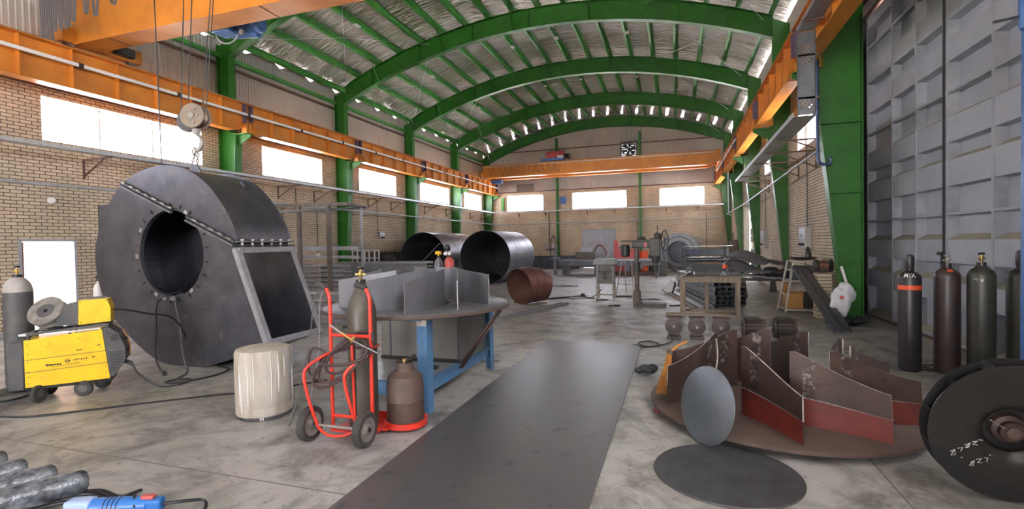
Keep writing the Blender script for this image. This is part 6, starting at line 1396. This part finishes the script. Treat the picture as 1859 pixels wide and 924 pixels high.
# ------------------------------------------------------------------ grey cabinet on legs
t = thing('tool_cabinet', 'grey green metal cabinet with a greasy front standing on cream legs', 'cabinet', (-2.26, 17.1, 0))
MB().bx((-2.56, 16.86, .50), (-1.98, 17.4, 1.16)).build('case', M['cabinet'], t, bevel=.01)
MB().bx((-2.50, 16.845, .54), (-2.04, 16.86, 1.12)).build('front_panel', M['dirty_panel'], t)
mb = MB()
for k, x in enumerate((-2.44, -2.34, -2.24, -2.14, -2.08)): mb.box((x, 16.84, .93 - .03 * (k % 2)), (.06, .012, .10))
mb.lathe([(.05, 0), (.07, .01), (.07, .02)], (-2.27, 16.845, .86), (0, -1, 0), 18).bx((-2.33, 16.835, .66), (-2.2, 16.846, .78)); mb.build('grease_marks', M['black'], t, smooth=False)
MB().prism([(-2.66, 1.16), (-1.9, 1.16), (-1.95, 1.34), (-2.60, 1.34)], lambda a, b, s: (a, 16.74 + s * (1 if b < 1.2 else .8) + (.1 if b > 1.2 else 0), b), .78).build('top', M['cabinet'], t, smooth=False)
for x in (-2.54, -2.0):
    for y in (16.88, 17.36): MB().bar((x, y, .5), (x, y, 0), .05, .05).build('leg', M['cream_leg'], t)
MB().bar((-2.54, 16.88, .14), (-2.0, 16.88, .14), .03, .05).build('stretcher', M['cream_leg'], t)
MB().tube([(-2.2, 17.1, 1.34), (-2.2, 17.1, 1.44), (-2.15, 17.1, 1.5)], .025, 8).build('knob', M['galv'], t)
# light frame with a low base to its right
t = thing('signal_stand', 'spindly cream A frame stand between the grey cabinet and the drill press', 'stand', (-1.7, 18, 0))
for p, q in (((-2.02, 17.8, 0), (-1.82, 18.1, 1.26)), ((-1.40, 17.7, 0), (-1.5, 18.1, 1.26)), ((-1.72, 18.5, 0), (-1.72, 18.1, 1.26))): MB().bar(p, q, .03, .03).build('leg', M['cream_leg'], t)
MB().bar((-2.0, 18.1, 1.26), (-1.3, 18.1, 1.26), .07, .04).build('top_bar', M['white_plastic'], t)
MB().bar((-1.95, 17.9, .42), (-1.43, 17.85, .42), .025, .025).build('cross_bar', M['cream_leg'], t)
MB().bx((-2.0, 17.45, 0), (-1.45, 17.75, .05)).build('base', M['rust'], t)
# ------------------------------------------------------------------ pillar drill
t = thing('drill_press', 'old dark green pillar drill with a spoked wheel standing alone on the floor', 'drill press', (-1.1, 15.15, 0)); y = 15.15
MB().bx((-1.2, y - .22, 0), (-.28, y + .25, .10)).bx((-1.16, y - .18, .10), (-.94, y + .2, .15)).build('base', M['machine_brown'], t, bevel=.015)
MB().lathe([(.14, .10), (.125, .14), (.115, .42), (.10, .46), (.07, .48), (.068, 1.78)], (-1.10, y, 0), n=24).build('column', M['machine_brown'], t)
MB().lathe([(.11, 1.02), (.11, 1.30)], (-1.10, y, 0), n=20).bx((-1.1, y - .05, 1.10), (-.9, y + .05, 1.24)).build('table_clamp', M['machine'], t)
MB().bx((-.95, y - .1, 1.22), (-.40, y + .1, 1.25)).build('drill_table', M['machine_brown'], t)
MB().bx((-1.22, y - .12, 1.72), (-.62, y + .12, 1.92)).bx((-.72, y - .13, 1.45), (-.42, y + .13, 2.0)).build('head', M['machine'], t, bevel=.03)
MB().lathe([(.05, 1.0), (.06, 1.05), (.09, 1.3), (.13, 1.42), (.14, 1.5)], (-.56, y, 0), n=20).lathe([(.02, .82), (.022, 1.05)], (-.56, y, 0), n=12).build('spindle', M['machine'], t)
MB().lathe([(.10, 1.46), (.13, 1.50), (.13, 1.78), (.10, 1.82)], (-1.42, y, 0), n=22).bar((-1.6, y, 1.74), (-1.2, y, 1.74), .04, .05).build('motor', M['black'], t)
MB().bar((-1.55, y, 1.92), (-.6, y, 1.93), .22, .05).build('belt_guard', M['machine'], t, bevel=.015)
MB().lathe([(.13, 1.95), (.14, 1.97), (.10, 2.04), (.03, 2.06)], (-.95, y, 0), n=20).build('pulley_cover', M['machine'], t)
w = MB().tube([V((-.30 + .02 * math.cos(a), y - .02, 1.92 + .30 * math.sin(a))) + V((.08 * math.cos(a), .22 * math.cos(a) * -1, 0)) for a in [k * PI / 12 for k in range(24)]], .016, 8, closed=True)
for k in range(3): a = k * PI / 3 + .3; d = V((.10 * math.cos(a), -.22 * math.cos(a), .30 * math.sin(a))); w.tube([V((-.30, y - .02, 1.92)) - d, V((-.30, y - .02, 1.92)) + d], .012, 6)
w.build('feed_wheel', M['machine'], t)
MB().lathe([(.09, 1.95), (.10, 2.0), (.10, 2.12), (.04, 2.15), (.012, 2.16), (.012, 2.38)], (-.50, y, 0), n=18).build('spindle_cap', M['machine'], t)
MB().bx((-.88, y - .125, 1.74), (-.80, y - .118, 1.88)).build('name_plate', M['pink_red'], t)
# ------------------------------------------------------------------ cutting bench and machines further back
t = thing('cutting_bench', 'long low dark steel cutting bench on a box frame in front of the double door', 'bench', (-3.4, 29.5, 0))
MB().bx((-6.6, 29.0, .52), (-.75, 30.4, .82)).build('bed', M['steel_dark'], t, bevel=.01)
MB().bx((-6.6, 28.98, .82), (-.75, 29.06, .90)).bx((-6.6, 30.3, .82), (-.75, 30.4, .90)).build('side_rail', M['steel_light'], t)
MB().bx((-4.2, 28.8, .04), (-1.0, 28.95, .22)).build('front_skid', M['rust'], t)
for x in (-6.3, -4.4, -2.6, -1.0): MB().bx((x - .12, 29.1, 0), (x + .12, 30.3, .52)).build('leg', M['steel_dark'], t)
MB().bx((-1.15, 28.7, .0), (-.85, 29.0, 1.65)).build('end_post', M['steel_dark'], t, bevel=.01)
MB().bx((-.85, 28.8, .02), (-.45, 29.9, .85)).build('end_box', M['machine'], t, bevel=.03)
t = thing('steel_beam', 'long dark I beam lying on the floor by the far wall left of the cutting bench', 'beam', (-8.6, 33.5, 0))
MB().bx((-10.9, 33.4, .1), (-6.2, 33.75, .13)).bx((-10.9, 33.55, .13), (-6.2, 33.6, 1.0)).bx((-10.9, 33.4, 1.0), (-6.2, 33.75, 1.03)).build('profile', M['steel_dark'], t, smooth=False)
for x in (-10.4, -6.8): MB().bx((x - .1, 33.3, 0), (x + .1, 33.85, .1)).build('skid', M['wood'], t)
t = thing('torch_column', 'slim cutting torch column with hoses at the left end of the cutting bench', 'machine', (-6.9, 29.3, 0))
MB().bx((-6.98, 29.2, 0), (-6.82, 29.4, 1.5)).build('column', M['steel_light'], t, bevel=.01)
MB().lathe([(.09, 1.3), (.11, 1.35), (.10, 1.75), (.06, 1.9), (.05, 2.2), (.03, 2.22)], (-6.84, 29.3, 0), n=16).build('torch_head', M['machine_brown'], t)
MB().tube(spline([(-6.84, 29.3, 2.2), (-6.98, 29.3, 2.3), (-7.12, 29.3, 2.1), (-7.2, 29.3, 1.6), (-7.15, 29.3, 1.0)], 5), .03, 8).build('hose', M['hose'], t)
MB().bx((-7.2, 29.1, .95), (-6.55, 29.5, 1.05)).build('slide', M['steel_light'], t)
t = thing('bevel_machine', 'brown and grey box machine with a bent hose on the cutting bench', 'machine', (-4.9, 29.8, .9))
MB().bx((-5.7, 29.5, .90), (-4.6, 30.1, 1.32)).build('lower_case', M['machine_brown'], t, bevel=.015); MB().bx((-5.4, 29.55, 1.32), (-4.7, 30.05, 1.6)).build('upper_case', M['steel_bar'], t, bevel=.015)
MB().tube(spline([(-4.6, 29.7, 1.35), (-4.4, 29.7, 1.7), (-4.1, 29.7, 1.66), (-3.85, 29.7, 1.2), (-3.8, 29.7, .95)], 5), .05, 8).build('hose', M['rust_red'], t)
t = thing('press_machine', 'faded red machine with an orange tank behind the drill press', 'machine', (-3.0, 32.5, 0))
MB().bx((-3.75, 32.2, 0), (-2.2, 33.2, 1.42)).build('body', M['pink_red'], t, bevel=.04); MB().bx((-3.6, 32.15, .62), (-2.5, 32.2, .72)).bx((-3.2, 32.16, .45), (-2.8, 32.2, .6)).build('white_rail', M['white_plastic'], t)
MB().bx((-3.75, 32.3, 1.42), (-3.5, 32.6, 2.0)).build('lever_post', M['pink_red'], t, bevel=.02)
MB().lathe([(.22, 0), (.24, .05), (.24, 1.22), (.2, 1.3)], (-1.9, 32.4, 0), n=20).build('tank', M['red_band'], t)
t = thing('oil_drum', 'small dark blue grey drum with fittings behind the drill press table', 'drum', (-1.35, 32.5, 0)); MB().lathe([(.26, 0), (.28, .03), (.28, 1.0), (.24, 1.06)], (-1.35, 32.5, 0), n=20).build('body', M['dark_grey'], t); MB().cyl((-1.35, 32.5, 1.06), (-1.35, 32.5, 1.25), .07, 10).build('fitting', M['blue_motor'], t)
t = thing('sheet_stack', 'heap of pale plates beside the torch column on the floor', 'plates', (-8.2, 28.2, 0))
for k in range(4): MB().box((-8.3 + .1 * k, 28.0 + .05 * k, .03 + .05 * k), (2.4 - .3 * k, .9, .04), .08 * k).build('plate', M['steel_light'], t)
tag(MB().bx((-6.95, 27.0, 0), (-6.7, 27.3, .28)).bx((-7.9, 26.8, 0), (-7.6, 27.0, .22)).bx((-7.7, 26.9, .05), (-6.8, 27.1, .1)).build('roller_stand', M['rust'], loc=(-7.2, 27, 0), bevel=.02), 'low dark roller stand on the floor right of the right big tube', 'stand')
t = thing('ring_drum', 'thick grey steel ring drum standing upright by the far wall', 'ring', (.17, 33.2, 0))
MB().lathe([(.68, 0), (1.20, 0), (1.20, .10), (1.16, .12), (1.16, 1.0), (.68, 1.0), (.68, 0)], (.17, 32.6, 1.20), (.12, 1, 0), 64, cap=False).build('ring', M['frame_steel'], t, angle=40)
MB().lathe([(0, .97), (.68, .97), (.68, .99), (0, .99)], (.17, 32.6, 1.20), (.12, 1, 0), 48).build('back_plate', M['steel_dark'], t)
MB().lathe([(.93, -.01), (.95, -.02), (.97, -.01)], (.17, 32.6, 1.20), (.12, 1, 0), 64, cap=False).build('face_seam', M['steel_dark'], t)
MB().bx((.35, 32.8, .65), (.55, 33.1, 1.45)).build('inner_fitting', M['steel_dark'], t, bevel=.02)
tag(MB().bx((1.0, 33.9, 0), (1.55, 33.95, 2.15)).build('white_board', M['box_grey'], loc=(1.2, 33.9, 0)), 'pale board leaning behind the thick steel ring', 'board')
t = thing('plate_roller', 'wide black plate rolling machine with a row of blue panels', 'machine', (1.6, 30.4, 0))
for x in (.45, 2.75): MB().bx((x - .1, 30.1, 0), (x + .1, 31.0, 1.5)).build('side_frame', M['black'], t, bevel=.02)
MB().bx((.5, 30.3, 1.05), (2.7, 30.6, 1.42)).build('upper_beam', M['black'], t, bevel=.01)
for k in range(5): MB().bx((.60 + .42 * k, 30.27, 1.12), (.96 + .42 * k, 30.3, 1.38)).build('panel', M['navy'], t)
MB().bx((.5, 30.25, .92), (2.7, 30.5, .96)).build('work_edge', M['white_plastic'], t); MB().cyl((.5, 30.5, .8), (2.7, 30.5, .8), .12, 18).build('roller', M['steel_dark'], t); MB().bx((.5, 30.3, .1), (2.7, 30.8, .55)).build('lower_beam', M['black'], t)
for k in range(4): MB().cyl((.9 + .45 * k, 30.2, .985), (1.05 + .45 * k, 30.2, .985), .03, 10).build('clamp_knob', M['aluminium'], t)
MB().bar((.45, 30.05, 1.56), (3.0, 30.05, 1.58), .03, .03).build('guard_rail', M['galv'], t)
tag(MB().bx((2.95, 31.2, 0), (3.45, 31.3, 1.9)).bx((3.1, 31.1, 0), (3.16, 31.2, 2.3)).build('scrap_boards', M['rust_base'], loc=(3.2, 31.2, 0)), 'brown boards leaning on the wall beside the plate rolling machine', 'boards')
t = thing('bar_stool', 'tilted pale stool lying at the left of the tube stack', 'stool', (-.1, 19.0, 0))
MB().bar((-.35, 19.1, .02), (-.05, 18.9, .42), .04, .3).build('seat', M['white_plastic'], t); MB().bar((-.12, 18.9, .02), (-.02, 18.8, .42), .04, .04).build('leg', M['black'], t)
# ------------------------------------------------------------------ frame rack behind the casing, left
t = thing('pipe_frame', 'open dark pipe frame on posts standing behind the fan outlet', 'frame', (-10.6, 13.3, 0))
for x, y in ((-11.38, 13.0), (-10.25, 13.0)): MB().bx((x - .055, y - .055, 0), (x + .055, y + .055, 3.24)).build('post', M['machine_brown'], t)
MB().bx((-9.64, 13.75, 0), (-9.58, 13.81, 3.1)).build('post', M['steel_bar'], t)
for k, (p, q, w, m) in enumerate((((-13.4, 13.0, 3.30), (-9.45, 13.0, 3.23), .10, 'machine_brown'), ((-13.4, 14.6, 3.22), (-9.45, 13.9, 3.16), .08, 'steel_bar'), ((-13.2, 11.6, 2.98), (-9.5, 13.6, 3.13), .06, 'black_steel'), ((-9.55, 12.95, 3.2), (-9.55, 14.0, 3.18), .08, 'machine_brown'), ((-13.0, 13.05, 1.90), (-9.60, 13.6, 1.86), .13, 'steel_bar'), ((-13.0, 13.05, 1.62), (-9.60, 13.6, 1.58), .09, 'steel_bar'))): MB().bar(p, q, .06, w).build('beam', M[m], t, smooth=False)
MB().bar((-13.2, 13.0, 0), (-13.2, 13.0, 3.25), .09, .09, up=(0, 1, 0)).build('post', M['machine_brown'], t)
for k in range(8):
    z = .10 + .16 * k; mb = MB(); y = 14.2; x0, x1 = -12.9 + .03 * math.sin(k * 2.1), -10.60 + .04 * math.sin(k * 3.3)
    mb.bx((x0, y - .05, z), (x1, y + .35, z + .012)).bx((x0, y - .05, z), (x1, y - .042, z + .085)).bx((x0, y + .342, z), (x1, y + .35, z + .085))
    tag(mb.build('steel_channel', M['steel_bar'], loc=(-11.7, y, z), smooth=False), 'grey steel channel stacked on spacers behind the open pipe frame', 'steel channel', 'channels stacked behind the pipe frame')
t = thing('spacer_rack', 'dark spacer rack carrying the grey channels behind the pipe frame', 'rack', (-11.7, 14.3, 0))
for x in (-12.6, -11.55): MB().bx((x - .03, 14.12, 0), (x + .03, 14.14, 1.42)).bx((x - .03, 14.56, 0), (x + .03, 14.58, 1.42)).build('upright', M['galv'], t, smooth=False)
for k in range(8): MB().bx((-12.63, 14.11, .06 + .16 * k), (-11.5, 14.57, .095 + .16 * k)).build('spacer', M['wood'], t)
for k in range(9):
    z = .12 + .135 * k; mb = MB(); y = 16.6; x0, x1 = -13.0 + .06 * math.sin(k * 1.1), -8.75 + .1 * math.sin(k * 2.3)
    mb.bx((x0, y, z + .05), (x1, y + .5, z + .06)).bx((x0, y, z), (x1, y + .01, z + .11)).bx((x0, y + .49, z), (x1, y + .5, z + .11))
    tag(mb.build('steel_beam', M['galv'], loc=(-11, y, z), smooth=False), 'pale long steel beam in the stack left of the big rolled tubes', 'steel beam', 'pale beams stacked left of the big tubes')
for lab, x in (('wooden skid under the left part of the pale beam stack', -12.4), ('wooden skid under the right part of the pale beam stack', -9.6)): tag(MB().bx((x - .06, 16.5, 0), (x + .06, 17.2, .118)).build('timber_skid', M['wood'], loc=(x, 16.8, 0)), lab, 'skid')
t = thing('small_frame', 'small white tubular frame on top of the pale beam stack', 'frame', (-11.5, 16.9, 1.32)); zt = 1.315
for x in (-12.1, -11.55, -11.1): MB().bx((x - .02, 16.7, zt), (x + .02, 16.74, zt + .46)).bx((x - .02, 17.0, zt), (x + .02, 17.04, zt + .46)).bx((x - .02, 16.7, zt + .43), (x + .02, 17.04, zt + .46)).build('leg_pair', M['aluminium'], t, smooth=False)
for z in (.12, .43): MB().bx((-12.1, 16.7, zt + z), (-11.1, 16.74, zt + z + .03)).bx((-12.1, 17.0, zt + z), (-11.1, 17.04, zt + z + .03)).build('cross_bar', M['aluminium'], t, smooth=False)
t = thing('storage_rack', 'dark brown storage rack along the window wall left of the big tubes', 'rack', (-13.9, 21, 0))
for y in (19.6, 21.4, 23.2): MB().bx((-14.2, y - .03, 0), (-14.15, y + .03, 1.7)).bx((-13.6, y - .03, 0), (-13.55, y + .03, 1.7)).build('upright', M['machine_brown'], t, smooth=False)
for z in (.5, 1.05, 1.6): MB().bx((-14.2, 19.5, z), (-13.55, 23.3, z + .05)).build('shelf', M['machine_brown'], t)
for k, (y, w, h, m, c) in enumerate(((19.9, .4, .35, 'rust_red', 'rusty red'), (20.6, .5, .3, 'dark_grey', 'dark grey'), (21.8, .5, .38, 'rust_base', 'brown'), (22.6, .45, .28, 'dirty_panel', 'greasy grey'))):
    o = thing('parts_box', '%s parts box on the middle shelf of the brown storage rack' % c, 'box', (-13.9, y, 1.1)); MB().bx((-14.1, y - w / 2, 1.102), (-13.65, y + w / 2, 1.102 + h)).build('box', M[m], o, bevel=.015); MB().bx((-13.65, y - .06, 1.1 + h * .5), (-13.63, y + .06, 1.1 + h * .6)).build('handle', M['black'], o)
for k in range(8):
    p, q = V((-9.7 + .05 * k, 9.9 + .13 * k, .10 + .085 * k)), V((-7.05 + .06 * math.sin(k * 2), 10.15 + .13 * k, .10 + .085 * k))
    tag(MB().bar(p, q, .12, .035).bar(p + V((0, -.05, .03)), q + V((0, -.05, .03)), .012, .06).build('steel_bar', M['galv' if k % 2 else 'steel_bar'], loc=p, smooth=False), 'grey steel bar on the stepped rack between the casing and the trolley', 'steel bar', 'bars on the stepped rack')
t = thing('bar_rack', 'stepped dark rack carrying grey steel bars behind the red trolley', 'rack', (-8.4, 10.5, 0))
for x in (-9.2, -7.4):
    MB().bx((x - .03, 9.8, 0), (x + .03, 11.3, .05)).build('foot', M['machine_brown'], t)
    for k in range(8): y = 9.95 + .13 * k + (x + 9.7) * .09; MB().bx((x - .025, y - .04, .05), (x + .025, y + .04, .082 + .085 * k)).build('step', M['machine_brown'], t)
# ================================================================== camera and light
cd = bpy.data.cameras.new('camera'); cam = bpy.data.objects.new('camera', cd); COL.objects.link(cam)
yaw, pit, roll = .3172, .0217, -.0188
fw = V((-math.sin(yaw) * math.cos(pit), math.cos(yaw) * math.cos(pit), -math.sin(pit)))
r0 = V((math.cos(yaw), math.sin(yaw), 0)); u0 = r0.cross(fw)
c_, s_ = math.cos(roll), math.sin(roll); rr = r0 * c_ + u0 * s_; uu = u0 * c_ - r0 * s_
mw = Matrix((rr, uu, -fw)).transposed().to_4x4(); mw.translation = V((0, 0, 1.912)); cam.matrix_world = mw
cd.sensor_fit = 'HORIZONTAL'; cd.sensor_width = 36; cd.lens = 905.55 / 1859 * 36; cd.clip_start = .05; cd.clip_end = 300
SC.camera = cam
w = bpy.data.worlds.new('overcast'); SC.world = w; w.use_nodes = True
bg = w.node_tree.nodes['Background']; bg.inputs[0].default_value = (.92, .93, 1., 1); bg.inputs[1].default_value = 9.0
def portal(name, loc, rot, sx, sy):
    l = bpy.data.lights.new(name, 'AREA'); l.shape = 'RECTANGLE'; l.size = sx; l.size_y = sy; l.cycles.is_portal = True
    o = bpy.data.objects.new(name, l); COL.objects.link(o); o.location = loc; o.rotation_euler = rot
for a, b in WL[0:]: portal('window_portal', (XL - .32, (a + b) / 2, (WZ0 + WZ1) / 2), (0, -PI / 2, 0), WZ1 - WZ0, b - a)
for a, b in WF: portal('window_portal', ((a + b) / 2, YE + .32, 5.03), (-PI / 2, 0, 0), b - a, 1.22)
for a, b in WR: portal('window_portal', (XR + .32, (a + b) / 2, (WZ0 + WZ1) / 2), (0, PI / 2, 0), WZ1 - WZ0, b - a)
portal('door_portal', (XL - .32, 7.94, 1.1), (0, -PI / 2, 0), 2.2, 1.1)
portal('open_end_portal', (-5.25, Y0 - .32, 2.3), (PI / 2, 0, 0), 5.5, 4.6)
portal('open_end_portal', (-11, Y0 - .32, 5.13), (PI / 2, 0, 0), 4, 1.06)
portal('open_end_portal', (.5, Y0 - .32, 5.13), (PI / 2, 0, 0), 4, 1.06)
sn = bpy.data.lights.new('sun', 'SUN'); sn.energy = 70; sn.angle = .03; so = bpy.data.objects.new('sun', sn); COL.objects.link(so); so.rotation_euler = (math.radians(24), 0, 0)
SC.view_settings.view_transform = 'Standard'; SC.view_settings.look = 'None'; SC.view_settings.gamma = 1; SC.view_settings.exposure = 1.45; SC.view_settings.use_curve_mapping = False
cy = SC.cycles; cy.use_denoising = True; cy.max_bounces = 10; cy.diffuse_bounces = 6; cy.glossy_bounces = 4; cy.transparent_max_bounces = 12; cy.sample_clamp_indirect = 8; cy.caustics_reflective = False; cy.caustics_refractive = False
try: cy.denoiser = 'OPENIMAGEDENOISE'
except Exception: pass
